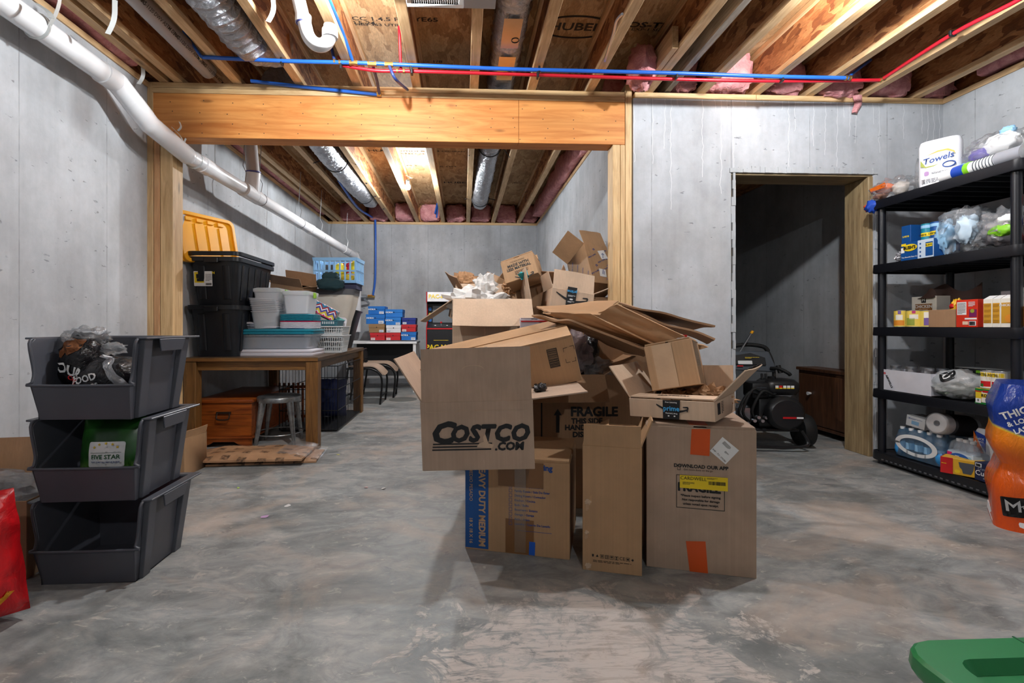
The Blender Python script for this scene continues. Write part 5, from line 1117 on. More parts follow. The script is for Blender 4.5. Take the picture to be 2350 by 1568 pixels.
text(cw, 'DOWNLOAD OUR APP', fr_f(cw, 1608, 1072, yf), .0195, M_ink, .01, hv=.03); text(cw, 'Get more done on the go', fr_f(cw, 1602, 1079.5, yf), .0105, M_ink2, .01); frame_decal(cw, 'phone_icon', fr_f(cw, 1558, 1073, yf), .0115, .021, .0016, M_ink)
frame_decal(cw, 'notice_frame', fr_f(cw, 1607, 1131, yf), .182, .135, .0022, M_ink)
text(cw, 'FRAGILE', fr_f(cw, 1604, 1121, yf), .046, M_ink, .01, 0, .95, hv=.04)
put_quad(cw, 'yellow_label', [(1560, 1090), (1670, 1097), (1670, 1128), (1560, 1119)], yf, M_yp, .002)
text(cw, 'CARDWELL', fr_f(cw, 1591, 1098.5, yf), .019, M_ink, .0, off=.004); barcode(cw, fr_f(cw, 1646, 1110, yf), .064, .014, M_ink, 5, .0034); lines_decal(cw, fr_f(cw, 1580, 1109, yf), .045, .012, 3, M_ink2, 8, .0034); lines_decal(cw, fr_f(cw, 1634, 1099, yf), .04, .007, 2, M_ink2, 9, .0034)
for k, s_ in enumerate(('*Please inspect before signing.', 'Not responsible for damage', 'unless noted upon receipt.')): text(cw, s_, fr_f(cw, 1608, 1140+9.5*k, yf), .0125, M_ink, .01, hv=.02)
tl = carton('cardboard_box', 'narrow upright open box with handling symbols near its foot', (.642, 2.093, 0), (0, 0, -.285), .232, .30, .51, M_cbw, {'f': (2, .088), 'b': (-3, .035), 'r': (22, .12), 'l': (-60, .12)})
yf = -.15-.0005
for k, (dx, kind) in enumerate(((-.075, 'bin'), (-.058, 'rec'), (-.039, 'tri'), (-.020, 'two'), (-.001, 'umb'), (.018, 'cup'), (.062, 'box'), (.080, 'no'))):
    z = .064-.0005*k
    if kind in ('tri', 'two', 'umb', 'cup', 'box'): frame_decal(tl, 'handling_symbol', front(dx, yf, z), .0145, .0145, .001, M_ink)
    sh = {'bin': [[(-.004, .005), (.004, .005), (.003, -.005), (-.003, -.005)]], 'rec': [[(-.005, -.004), (.005, -.004), (0, .006)]], 'tri': [[(-.005, 0), (.005, 0), (0, .005)], [(-.001, 0), (.001, 0), (.001, -.005), (-.001, -.005)]], 'two': [[(-.004, -.005), (-.002, -.005), (-.002, .005), (-.004, .005)], [(.002, -.005), (.004, -.005), (.004, .005), (.002, .005)]], 'umb': [[(-.005, 0), (.005, 0), (.003, .004), (-.003, .004)], [(-.0005, -.005), (.0005, -.005), (.0005, 0), (-.0005, 0)]], 'cup': [[(-.003, .005), (.003, .005), (.001, 0), (-.001, 0)], [(-.003, -.005), (.003, -.005), (.0005, 0), (-.0005, 0)]], 'box': [[(-.004, -.003), (.004, -.003), (.004, .003), (-.004, .003)]], 'no': [[(-.005, 0), (0, -.005), (.005, 0), (0, .005)]]}[kind]
    g = G()
    for pl_ in sh: g.prism([(x, z2, 0) for x, z2 in pl_], (0, 0, .0008))
    g.b.transform(front(dx, yf, z)); g.obj('handling_symbol', M_ink, tl, smooth=0)
text(tl, 'CE', front(.040, yf, .062), .019, M_ink, .0); lines_decal(tl, front(.0, yf, .042), .15, .010, 2, M_ink2, 12, .0004)
for px, py, s in ((1349, 1152, 1), (1347, 1222, .75), (1350, 1298, 1.1)):
    x, z = fpos(tl, px, py, yf); g = G().blob((x, yf, z), (.014*s, .006, .011*s), int(px), .5, 2, 12, 8); g.obj('torn_patch', M_cbl, tl)
    lines_decal(tl, front(x-.002, yf, z-.022*s), .012, .03*s, 5, M_cbl, 3, .0004, 'torn_patch')
pf = carton('cardboard_box', 'flat open parcel with a black label, lying askew on the orange taped box', (.958, 2.092, .618), (.02, -.05, -.749), .35, .305, .078, M_cbl, {'f': (-86, .10), 'l': (34, .165), 'r': (44, .17), 'b': (12, .12)})
yf = -.1525-.0005
x, z = fpos(pf, 1541, 938, yf); smile(pf, front(x, yf, z+.002), .125, M_ink); put_quad(pf, 'black_label', [(1521, 918), (1561, 919), (1559, 963), (1522, 961)], yf, M_ink, .0016)
text(pf, 'prime', front(x, yf, z), .028, P('label_sky_blue', (70, 170, 230), .5), .02, off=.004); text(pf, 'Free Listening', front(x, yf, z+.026), .0085, M_white, .01, off=.004); text(pf, 'Free Listening', FR((x, yf, z-.02), (-1, 0, 0), (0, 0, -1)), .0085, M_white, .01, off=.004)
for dx in (-.012, .012): decal(pf, 'label_dot', front(x+dx, yf, z-.030), .007, .005, M_white, .002, .0005, .004)
text(pf, 'MATERIAL', top(.0, -.10, .088), .03, M_ink2, .02, off=.002); barcode(pf, right(.1755, .0-.10, .045), .035, .045, M_ink, 7, .0006); lines_decal(pf, right(.1755, .0-.05, .045), .03, .05, 8, M_ink2, 4, .0006)
a_ = math.radians(44); G().sheet(lambda u, v: V((.175+(.135+.035*v)*math.sin(a_)-.006*math.cos(a_)+.003*math.sin(u*23)*v, (.5-u)*.29, .078+(.13+.042*v+(.02*noise.noise(V((u*6, 3, 1))))*(1-v))*math.cos(a_)+.006*math.sin(a_))), 16, 3, .001).obj('torn_black_strip', M_ink, pf, smooth=0)
kp = thing('kraft_paper', 'crumpled brown paper wad inside the flat open parcel', 'packing paper', (1.0, 2.12, .64), (0, 0, -.7)); M_kr = P('kraft_paper', (176, 134, 96), .8, bmp=.3, bs=30)
G().blob((.06, .06, .045), (.10, .06, .045), 3, .45, 3, 30, 18).obj('paper_wad', M_kr, kp, smooth=20); G().blob((-.08, .05, .035), (.06, .05, .035), 6, .45, 3, 26, 16).obj('paper_wad', M_kr, kp, smooth=20)
tc = carton('cardboard_box', 'small cube box with shiny clear tape, tilted on the flat open parcel', (.971, 2.15, .722), (-.113, -.213, -.583), .197, .201, .197, M_cbw, {'l': (-90, .09), 'r': (-90, .09), 'f': (-90, .1), 'b': (-90, .1)})
yf = -.1005-.0005; decal(tc, 'clear_tape_strip', front(-.025, yf, .10), .085, .194, P('glossy_tape', (198, 166, 134), .10, var=.1, bmp=.5, bs=30), 0, .0005, .0006); decal(tc, 'clear_tape_strip', right(.0990, .0, .1), .12, .19, M_tape, 0, .0005, .0006)
pg = carton('cardboard_box', 'long tilted box with a printed barcode, dropped into the italic lettered box', (.204, 2.447, .712), (.20, -.231, -.163), .74, .428, .205, M_cbw, {'l': (-90, .40), 'r': (-83, .32), 'f': (-86, .2), 'b': (-88, .2)})
yf = -.214-.0005; x, z = fpos(pg, 1270, 822, yf); frame_decal(pg, 'barcode_frame', front(x, yf, z), .046, .088, .0025, M_ink)
Mbar = FR((x, yf, z), (0, 0, 1), (-1, 0, 0)); barcode(pg, Mbar, .08, .040, M_ink, 11, .0004)
for px, py, a, c in ((1292, 800, 1, -1), (1316, 793, -1, -1), (1300, 833, 1, 1), (1322, 828, -1, 1)):
    x, z = fpos(pg, px, py, yf); g = G(); g.box(min(0, a*.018), max(0, a*.018), -.001, .001, 0, .0006).box(-.001, .001, min(0, c*.018), max(0, c*.018), 0, .0006); g.b.transform(front(x, yf, z)); g.obj('corner_mark', M_ink2, pg, smooth=0)
text(pg, 'P9 o', FR((-.10, -.09, .2165), (1, .1, 0), (-.1, 1, 0)), .07, M_ink, .02, 0, 1.2, off=.002)
# FRAGILE box, supports hidden below, large open carton with white paper
fg = carton('cardboard_box', 'shadowed box marked fragile with a bent hanging flap, behind the narrow upright box', (.575, 2.90, 0), (0, 0, -.03), .42, .50, .73, M_cbd, {'f': (142, .17), 'b': (5, .14), 'r': (60, .2), 'l': (-60, .2)})
yf = -.25-.0005
for s_, px, py, sz in (('FRAGILE', 1309, 946, .070), ('THIS SIDE', 1311, 967, .040), ('HANDLE', 1296, 982, .040), ('DISH', 1314, 998, .040)): text(fg, s_, fr_f(fg, px, py, yf), sz, M_ink, .01, align='LEFT', hv=.035)
x, z = fpos(fg, 1280, 968, yf); polydecal(fg, 'printed_arrow', front(x, yf, z), [(-.009, -.06), (.009, -.06), (.009, .035), (.022, .035), (0, .07), (-.022, .035), (-.009, .035)], M_ink)
x, z = fpos(fg, 1243, 960, yf); decal(fg, 'printed_line', front(x, yf, z), .008, .22, M_ink)
carton('cardboard_box', 'plain box at the bottom of the pile holding up the carton of white paper', (.18, 3.07, 0), (0, 0, .02), .32, .36, .785, M_cbd, {'l': (-90, .2), 'r': (-90, .2), 'f': (-90, .2), 'b': (-90, .2)})
bg = carton('cardboard_box', 'big open carton full of white paper with its front flap folded down', (.175, 3.14, .80), (0, 0, -.01), .476, .46, .358, M_cbl, {'f': (137, .218), 'l': (124, .233), 'r': (-10, .20), 'b': (30, .16)})
def crumple(name, label, loc, sz, seed, mat, amp=.42, parts=2, cat='packing paper'):
    o = thing(name, label, cat, loc)
    for k in range(parts): G().blob((sz[0]*.55*(k-(parts-1)/2), .0, sz[2]*(.8-.25*k)), (sz[0]*(1-.18*k), sz[1], sz[2]*(1-.2*k)), seed+k*3, amp, 2.1, 30, 18).obj('paper_fold', mat, o, smooth=12)
    return o
M_wp = P('white_packing_paper', (222, 218, 214), .8, var=.03, bmp=.4, bs=14)
wp = crumple('packing_paper', 'crumpled white paper heaped in the big open carton', (.11, 3.05, 1.08), (.16, .13, .09), 4, M_wp); G().blob((.03, .02, .17), (.075, .07, .075), 8, .42, 2.1, 26, 16).obj('paper_fold', M_wp, wp, smooth=12); G().blob((.13, -.02, .05), (.11, .08, .04), 12, .45, 2.2, 28, 16).obj('paper_fold', M_wp, wp, smooth=12)
tk = carton('cardboard_box', 'dark lined box with a teal edge behind the white paper', (.10, 3.62, 1.02), (.25, .1, .35), .36, .30, .22, M_cbd, {'l': (40, .14), 'r': (30, .12), 'b': (30, .12)}); G().box(-.181, .0, -.153, -.149, .16, .222).obj('teal_edge', P('dark_teal_card', (22, 84, 80), .6), tk, bev=.001)
crumple('packing_paper', 'crumpled brown kraft paper behind the white paper', (.03, 3.66, 1.27), (.085, .07, .075), 21, M_kr, .3, 2); crumple('packing_paper', 'small tan kraft paper wad left of the printed upright box', (.32, 3.38, 1.22), (.05, .05, .06), 26, M_kr, .4, 1)
carton('cardboard_box', 'brown box with a peaked flap between the kraft paper and the printed box', (.24, 3.72, 1.16), (.3, .35, .5), .26, .22, .20, M_cbw, {'f': (20, .1), 'r': (-90, .1), 'l': (-90, .1)})
carton('cardboard_box', 'plain carton under the boxes at the back of the pile', (.28, 3.76, 0), (0, 0, 0), .62, .50, .52, M_cbd, {'l': (-90, .2), 'r': (-90, .2), 'f': (-90, .2), 'b': (-90, .2)})
carton('cardboard_box', 'second plain carton stacked at the back of the pile', (.24, 3.76, .535), (0, 0, .05), .56, .44, .46, M_cbd, {'l': (-90, .2), 'r': (-90, .2), 'f': (-90, .2), 'b': (-90, .2)})
md = carton('cardboard_box', 'printed upright parcel with turquoise tape propped at the top of the pile', (.41, 3.205, 1.285), (-.219, -.30, -.331), .224, .194, .150, M_cbw, {'b': (6, .055), 'l': (-90, .09), 'r': (-90, .09), 'f': (-90, .09)})
yf = -.097-.0005; Rm = lambda x, z: FR((x, yf, z), (1, 0, 0), (0, 0, 1))
text(md, 'THIS BOX IS NOW', Rm(0, .128), .012, M_ink2, .0); text(md, 'MADE WITH', Rm(0, .104), .026, M_ink, .01, hv=.02); text(md, 'LESS MATERIAL', Rm(.0, .080), .026, M_ink, .01, 0, .93, hv=.02); lines_decal(md, Rm(.012, .048), .09, .03, 4, M_ink2, 3, .0006); decal(md, 'turquoise_tape', Rm(.02, .016), .052, .055, P('turquoise_tape', (36, 174, 190), .4), 0, .0006, .0004); smile(md, Rm(.02, .012), .12, M_ink); lines_decal(md, Rm(.02, .018), .02, .03, 3, M_ink, 5, .0012)
g = G(); g.box(-.004, .048, -.0, .09, 0, .0006); g.b.transform(FR((.0, -.095, -.0006), (1, 0, 0), (0, 1, 0)) @ Matrix.Rotation(math.pi, 4, 'X')); g.obj('turquoise_tape', P('turquoise_tape', (36, 174, 190), .4), md, smooth=0)
db2 = carton('cardboard_box', 'dark shadowed open box under the printed parcel', (.47, 3.46, .99), (-.1, .1, -.25), .34, .30, .30, M_cbd, {'r': (15, .14), 'f': (60, .12), 'b': (20, .1)})
p8 = carton('cardboard_box', 'open parcel with a raised flap numbered upside down and a black label', (.63, 3.02, 1.06), (-.06, .16, .05), .262, .25, .145, M_cbl, {'f': (-14, .122), 'l': (25, .1), 'b': (40, .1), 'r': (60, .1)})
yf = -.125-.0005; x, z = fpos(p8, 1311, 683, yf); Mu = FR((x, yf, z), (-1, 0, 0), (0, 0, -1))
smile(p8, front(x, yf, z), .19, M_ink); decal(p8, 'black_label', front(x, yf, z), .058, .125, M_ink, 0, .0006, .0016); text(p8, 'prime', FR((x, yf, z+.035), (-1, 0, 0), (0, 0, -1)), .026, P('label_sky_blue', (70, 170, 230), .5), .02, off=.004)
lines_decal(p8, front(x, yf, z+.008), .045, .012, 2, M_white, 5, .004); decal(p8, 'label_mark', front(x, yf, z-.012), .02, .009, M_white, .004, .0005, .004); lines_decal(p8, front(x, yf, z-.028), .04, .01, 2, M_white, 6, .004)
Mi = FR((0.02, -.125+.034, .145+.055), (-1, 0, 0), (0, -.24, -.97)); text(p8, '118', Mi, .046, M_ink, .0, off=.004)
sm = carton('cardboard_box', 'tall open carton printed with blue club logos, leaning behind the right post', (1.075, 3.92, 1.262), (-.50, .064, .296), .215, .30, .38, M_cbw, {'f': (-8, .16), 'l': (48, .17), 'b': (10, .14)})
yf = -.15-.0005; rnd = random.Random(4)
for k, (x, z, s_) in enumerate(((-.03, .33, 0), (.05, .31, 1), (-.06, .26, 1), (.02, .22, 1), (.07, .25, 0), (-.04, .17, 0), (.03, .14, 1), (.07, .18, 0), (-.07, .10, 1), (.0, .07, 0), (.06, .06, 1))):
    if s_: text(sm, "sam's club", FR((x, yf, z), (-.86, 0, -.5), (.5, 0, -.86)), .022, M_inkb, .01)
    else: frame_decal(sm, 'printed_diamond', FR((x, yf, z), (.7, 0, .7), (-.7, 0, .7)), .017, .017, .004, M_inkb)
for k in range(4): text(sm, "sam's club", FR((-.108, -.10+.06*k, .09+.07*k), (0, .5, -.86), (0, -.86, -.5)), .022, M_inkb, .01)
decal(sm, 'white_sticker', FR((.045, yf, .285), (.97, 0, .25), (-.25, 0, .97)), .065, .085, M_white, 0, .0006, .001); frame_decal(sm, 'sticker_diamond', FR((.045, yf, .288), (.7, 0, .7), (-.7, 0, .7)), .017, .017, .004, M_inkb, .002); text(sm, 'club', FR((.040, yf, .262), (-.3, 0, -.95), (.95, 0, -.3)), .014, M_inkb, .01, off=.003)
decal(sm, 'white_sticker', FR((.0, yf, .10), (.95, 0, -.1), (.1, 0, .95)), .06, .075, M_white, 0, .0006, .001); lines_decal(sm, FR((.008, yf, .11), (.3, 0, .95), (-.95, 0, .3)), .05, .025, 3, M_inkb, 5, .002)
carton('cardboard_box', 'plain closed carton beneath the carton with blue club logos', (1.02, 4.05, .80), (0, 0, .08), .36, .36, .42, M_cbd, {'l': (-90, .15), 'r': (-90, .15), 'f': (-90, .18), 'b': (-90, .18)})
carton('cardboard_box', 'lowest plain carton at the right end of the back room pile', (.98, 4.08, 0), (0, 0, .03), .44, .42, .79, M_cbd, {'l': (-90, .15), 'r': (-90, .15), 'f': (-90, .18), 'b': (-90, .18)})
carton('cardboard_box', 'tall plain box in the shadow behind the taped cube', (.985, 3.06, 0), (0, 0, 0), .38, .36, .95, M_cbd, {'l': (-90, .15), 'r': (-90, .15), 'f': (-90, .15), 'b': (-90, .15)})
carton('cardboard_box', 'plain closed carton lifting the parcel with the numbered flap', (.62, 3.04, .745), (0, 0, 0), .30, .20, .295, M_cbd, {'l': (-90, .1), 'r': (-90, .1), 'f': (-90, .1), 'b': (-90, .1)})
pb = carton('cardboard_box', 'white printed mailer box peeking out beside the big open carton', (.40, 2.80, .80), (0, 0, 0), .16, .14, .235, P('mailer_white', (206, 196, 204), .6), {'l': (-90, .06), 'r': (-90, .06), 'f': (-90, .07), 'b': (-90, .07)}); text(pb, 'PRIORITY', front(.0, -.0705, .18), .026, P('mailer_red', (150, 30, 50), .5), .01); decal(pb, 'red_stripe', front(0, -.0705, .225), .155, .008, M_red)
# flattened boxes slung over the pile
def panel(o, q, th=.008, mat=None, n=8, name='card_panel', seed=0):
    a, b_, c_, d = [PY(px, py, y) for px, py, y in q]
    nn = (b_-a).cross(d-a).normalized()
    G().sheet(lambda u, v: a.lerp(b_, u).lerp(d.lerp(c_, u), v)+nn*(.014*noise.noise(V((u*3+seed, v*2, seed)))+.008*math.sin(u*5+seed)*v), n*2, n, th).obj(name, mat or M_cbf, o, smooth=40)
f1 = thing('flattened_box', 'topmost flattened box, folded over a ridge across the pile', 'flattened box', group='flattened boxes over the pile')
panel(f1, [(1231, 703, 2.74), (1264, 717, 2.44), (1376, 722, 2.42), (1420, 693, 2.62)], .008, M_cbf, seed=1); panel(f1, [(1420, 694, 2.60), (1642, 747, 2.46), (1578, 754, 2.86), (1436, 705, 2.95)], .010, M_cbd, seed=2); panel(f1, [(1364, 722, 2.46), (1416, 697, 2.42), (1572, 772, 2.36), (1508, 790, 2.42)], .008, M_cbf, seed=3)
f2 = thing('flattened_box', 'second flattened box with its right end below the topmost one', 'flattened box', group='flattened boxes over the pile')
panel(f2, [(1418, 702, 2.62), (1642, 777, 2.44), (1624, 788, 2.60), (1440, 722, 2.95)], .010, M_cbd, seed=4); panel(f2, [(1246, 716, 2.46), (1355, 720, 2.42), (1512, 791, 2.34), (1500, 797, 2.48)], .008, M_cbf, seed=5)
f3 = thing('flattened_box', 'lowest flattened box whose long edge slopes down to the taped cube', 'flattened box', group='flattened boxes over the pile')
panel(f3, [(1220, 723, 2.42), (1324, 738, 2.34), (1494, 800, 2.26), (1484, 803, 2.62)], .010, M_cbd, seed=6); panel(f3, [(1540, 772, 2.48), (1627, 797, 2.36), (1600, 803, 2.42), (1500, 792, 2.60)], .009, M_cbf, seed=7); panel(f3, [(1330, 742, 2.50), (1490, 806, 2.30), (1478, 818, 2.66), (1348, 772, 2.80)], .007, M_cbd, seed=8)
x = PY(1567, 771, 2.40); g = G(); g.box(-.012, .012, -.002, 0, -.006, .006, Matrix.Translation(x-V((0, .02, 0)))); g.obj('red_tape', M_red, f1)
# stuff tucked in the hollow under the flattened boxes
gb2 = thing('bubble_bag', 'greyish plastic bag stuffed under the flattened boxes', 'bag', (.62, 2.78, .74)); G().blob((.0, .0, .10), (.11, .09, .13), 5, .3, 2.5, 32, 20).obj('film_sheet', film('pinkish_film', (178, 160, 164), .6, .8, 18, .3), gb2, smooth=60); G().blob((.13, -.04, .03), (.10, .08, .05), 9, .35, 2.5, 28, 16).obj('film_sheet', M_bag, gb2, smooth=60)
kb = thing('black_bag', 'black plastic bag stuffed behind the narrow gap under the flattened boxes', 'bag', (.735, 2.86, .74)); G().blob((0, 0, .10), (.06, .08, .12), 7, .25, 2.4, 30, 18).obj('film_sheet', M_blkbag, kb, smooth=60)
ks_ = thing('black_bag', 'black plastic scrap poking out between the lettered box and the tilted one', 'bag', (.325, 2.06, .735)); G().blob((0, 0, .0), (.03, .03, .022), 3, .4, 2.4, 20, 14).obj('film_sheet', M_blkbag, ks_, smooth=60)
# ------------------------------------------------------------------ store room beyond the doorway
pw = thing('pressure_washer', 'black wheeled pressure washer standing just inside the doorway', 'pressure washer', (2.50, 3.97, 0), (0, 0, -.12)); pw.scale = (1, 1, .9)
M_rub = P('black_rubber', (18, 18, 19), .7); M_eng = P('engine_black', (26, 26, 28), .4); M_gpan = P('panel_grey', (78, 84, 92), .4)
for s in (-1, 1):
    x = s*.32
    G().lathe([(.05, -.045), (.10, -.05), (.125, -.045), (.135, -.025), (.135, .025), (.125, .045), (.10, .05), (.05, .045)], 28, Matrix.Translation((x, 0, .151)) @ Matrix.Diagonal((1, 1, 1/.9, 1)) @ Matrix.Rotation(math.pi/2, 4, 'Y')).obj('tyre', M_rub, pw, smooth=40)
    G().lathe([(.02, -.03), (.085, -.02), (.085, .02), (.02, .03)], 20, Matrix.Translation((x, 0, .151)) @ Matrix.Diagonal((1, 1, 1/.9, 1)) @ Matrix.Rotation(math.pi/2, 4, 'Y')).obj('wheel_hub', M_eng, pw, smooth=40)
G().cyl((-.3, 0, .151), (.3, 0, .151), .012).obj('axle', M_eng, pw); G().box(-.20, .20, -.17, .22, .17, .195).obj('base_plate', M_eng, pw, bev=.006)
g = G(); g.tube(curve([V((-.22, -.16, .18)), V((-.24, -.2, .06)), V((0, -.2, .04)), V((.24, -.2, .06)), V((.22, -.16, .18))]), .014, 8); g.obj('foot_bar', M_eng, pw)
G().lathe([(.02, -.02), (.13, -.015), (.15, .01), (.145, .05), (.12, .075), (.03, .08)], 28, Matrix.Translation((.07, -.17, .34)) @ Matrix.Rotation(math.pi/2, 4, 'X')).obj('recoil_cover', M_eng, pw, smooth=40)
G().box(-.10, .17, -.14, .12, .195, .46).obj('engine_block', M_eng, pw, bev=.02, seg=2); G().loft([rrect(.24, .20, .05, .49, 4, .09, -.04), rrect(.28, .24, .06, .53, 4, .09, -.04), rrect(.28, .24, .06, .59, 4, .09, -.04), rrect(.22, .18, .05, .625, 4, .09, -.04)]).obj('fuel_tank', M_eng, pw, smooth=50); G().cyl((.06, -.02, .62), (.06, -.02, .645), .03).obj('fuel_cap', M_eng, pw)
G().box(-.16, -.02, -.16, .02, .46, .60).obj('air_filter', M_eng, pw, bev=.02, seg=2); lines_decal(pw, front(-.09, -.161, .55), .08, .03, 2, M_gpan, 4)
for k in range(5): decal(pw, 'warning_sticker', front(.03+.03*k, -.161, .565), .024, .028, (M_white, M_red, M_white, M_white, M_white)[k], 0, .001, .002); decal(pw, 'warning_sticker', front(.03+.03*k, -.161, .555), .024, .008, M_yp, 0, .001, .003)
decal(pw, 'engine_label', front(.08, -.252, .31), .10, .016, M_red, 0, .001, .001); decal(pw, 'engine_label', front(.16, -.250, .31), .05, .014, M_white, 0, .001, .001)
for k in range(6): G().cyl((-.16+.03*k, -.17, .27+.03*(k % 2)), (-.16+.03*k, -.21, .27+.03*(k % 2)), .014, n=10).obj('carburettor_part', M_steel, pw)
G().box(-.25, -.12, -.08, .10, .20, .38).obj('pump', M_steel, pw, bev=.02); 
g = G()
for k, (x, r) in enumerate(((-.2, .06), (-.17, .09), (-.10, .07))): g.tube(curve([V((x, -.15, .25)), V((x-.08, -.2, .35)), V((x, -.2, .46+r)), V((x+.12, -.15, .50)), V((x+.2, .02, .66))]), .011, 8)
g.obj('pressure_hose', M_rub, pw, smooth=60)
for s in (-1, 1): G().tube(curve([V((s*.18, .16, .19)), V((s*.19, .20, .45)), V((s*.20, .24, .72)), V((s*.17, .27, .86))]), .014, 10).obj('handle_leg', M_eng, pw, smooth=60)
g = G(); g.tube(curve([V((-.17, .27, .86)), V((-.13, .275, .905)), V((0, .28, .925)), V((.13, .275, .905)), V((.17, .27, .86))]), .020, 10); g.obj('handle_grip', M_rub, pw, smooth=60)
G().prism([(-.19, .20, .68), (.20, .20, .66), (.21, .20, .70), (.16, .24, .86), (-.16, .24, .86)], (0, .03, 0)).obj('control_panel', M_gpan, pw, bev=.008)
G().prism([(-.15, .198, .74), (.12, .198, .73), (.12, .22, .80), (.0, .228, .845), (-.14, .225, .82)], (0, -.004, 0)).obj('panel_decal', M_ink, pw, bev=.001); decal(pw, 'panel_decal', FR((-.06, .192, .755), (1, 0, 0), (0, .25, 1)), .12, .035, M_white, .004, .001); lines_decal(pw, FR((.0, .196, .80), (1, 0, 0), (0, .25, 1)), .12, .018, 2, M_yp, 7, .002); decal(pw, 'panel_decal', FR((-.10, .195, .72), (1, 0, 0), (0, .25, 1)), .05, .012, M_red, 0, .001)
G().tube(curve([V((.16, .2, .70)), V((.2, .14, .70)), V((.25, .10, .665)), V((.27, .10, .645))]), .016, 10).obj('spray_gun_handle', M_rub, pw, smooth=60); G().tube([V((.2, .16, .73)), V((.21, .14, .66))], .02, 8).obj('spray_gun_handle', M_rub, pw)
w0, w1 = PY(1690, 820, 4.25), PY(1725, 764, 4.18); Mi_ = mat_of(pw).inverted(); a, c = Mi_ @ w0, Mi_ @ w1
G().cyl(a-(c-a)*.9, c, .009).obj('spray_wand', M_steel, pw); G().cyl(c-(c-a)*.02, c+(c-a)*.08, .014, .011).obj('yellow_nozzle', M_yel, pw)
cbx = thing('brown_cabinet', 'dark brown low cabinet with a pale knob inside the store room by the doorway', 'cabinet', (3.345, 4.22, .0))
M_br = wood('dark_stained_board', (58, 36, 24), (104, 66, 42), 'Z', 1, .45, False)
G().box(-.09, .10, -.40, .385, .05, .575).obj('cabinet_body', M_br, cbx, bev=.003); G().box(-.112, .102, -.41, .395, .576, .605).obj('cabinet_top', M_br, cbx, bev=.004); G().box(-.104, -.091, -.375, .365, .085, .545).obj('door', M_br, cbx, bev=.004); G().box(-.102, -.091, -.40, .385, .05, .078).obj('base_rail', M_br, cbx, bev=.003)
for s in (-1, 1):
    for y in (-.37, .355): G().box(s*.07-.02, s*.07+.02, y-.02, y+.02, 0, .05).obj('foot', M_br, cbx)
ky, kz = PX(1858, 903, 3.23).y-4.22, PX(1858, 903, 3.23).z; G().cyl((-.104, ky, kz), (-.135, ky, kz), .010, .017).obj('knob', M_white, cbx)
# ------------------------------------------------------------------ black shelving unit and goods
SX0, SX1, SY0, SY1 = 3.0, 3.60, 2.50, 3.475
SZ = [1.91, 1.444, .99, .54, .09]
su = thing('shelving_unit', 'black five tier resin shelving unit against the right wall', 'shelf', ((SX0+SX1)/2, (SY0+SY1)/2, 0))
hx, hy = (SX1-SX0)/2, (SY1-SY0)/2
for k, z in enumerate(SZ):
    sh = G().loft([rrect(2*hx, 2*hy, .045, z-.062), rrect(2*hx+.006, 2*hy+.006, .045, z-.055), rrect(2*hx, 2*hy, .045, z), rrect(2*hx-.012, 2*hy-.012, .04, z), rrect(2*hx-.012, 2*hy-.012, .04, z-.006)], False, True).obj('shelf_deck', M_blks, su, smooth=40)
    for i in range(9):
        y = -hy+.06+(2*hy-.12)*i/8; G().box(-hx+.012, hx-.012, y-.006, y+.006, z-.05, z-.006).obj('deck_rib', M_blks, sh, smooth=0)
    if k == 4:
        for i in range(22): G().box(-hx-.0045, -hx-.002, -hy+.10+.036*i, -hy+.118+.036*i, z-.052, z-.044).obj('slot', M_gcl, sh, smooth=0)
for sx in (-1, 1):
    for sy in (-1, 1):
        zs = [0]+[z for z in SZ[::-1]]
        for z0, z1 in zip(zs, zs[1:]): G().cyl((sx*(hx-.042), sy*(hy-.055), z0+(.0 if z0 == 0 else -.006)), (sx*(hx-.042), sy*(hy-.055), z1-.055), .024, n=16).obj('post', M_blks, su)
def yat(px, X): return PX(px, 748, X).y
def sbox(name, label, cat, px0, px1, X, z, h, dp, mat, rz=0, group=None):
    y1, y0 = yat(px0, X), yat(px1, X); w_ = y1-y0
    o = thing(name, label, cat, (X+dp/2, (y0+y1)/2, z), (0, 0, rz), group); G().box(-dp/2, dp/2, -w_/2, w_/2, 0, h).obj('carton_body', mat, o, bev=.002); o['w'] = w_; return o, w_
def LF(o_, dp, y, z): return left(-dp/2-.0004, y, z)
# top shelf
z1 = SZ[0]+.001
tw, _w = sbox('paper_towel_pack', 'upright white paper towel pack with blue lettering on the top shelf', 'paper towels', 2106, 2170, 3.05, z1, .002, .13, M_white, 0); tw.rotation_euler = (0, 0, .55)
G().loft([rrect(.12, .20, .045, .0), rrect(.13, .21, .05, .02), rrect(.13, .21, .05, .27), rrect(.115, .195, .045, .298)]).obj('wrapped_roll', P('towel_white', (236, 236, 240), .5, var=.02), tw, smooth=50)
LT = lambda y, z: left(-.0655, y, z); ol = P('olive_print', (150, 160, 50), .5)
text(tw, 'Towels', FR((-.0655, .0, .170), (0, -1, .12), (0, .12, 1)), .052, M_inkb, .02, .25); polydecal(tw, 'printed_swoosh', LT(.0, .165), [(-.085, .012), (-.085, -.028), (-.06, -.042), (-.02, -.040), (.01, -.028), (-.02, -.034), (-.06, -.034), (-.07, -.015)], ol); polydecal(tw, 'printed_swoosh', LT(.0, .2), [(-.06, .0), (.0, .022), (.05, .022), (.08, .0), (.085, -.02), (.07, -.002), (.04, .012), (.0, .012)], P('gold_print', (196, 170, 60), .5)); g = G(); g.tube([(.03*math.cos(t), .018*math.sin(t), .001) for t in (2*math.pi*i/20 for i in range(20))], .004, 4, True); g.b.transform(LT(-.055, .122)); g.obj('printed_roll', M_inkb, tw)
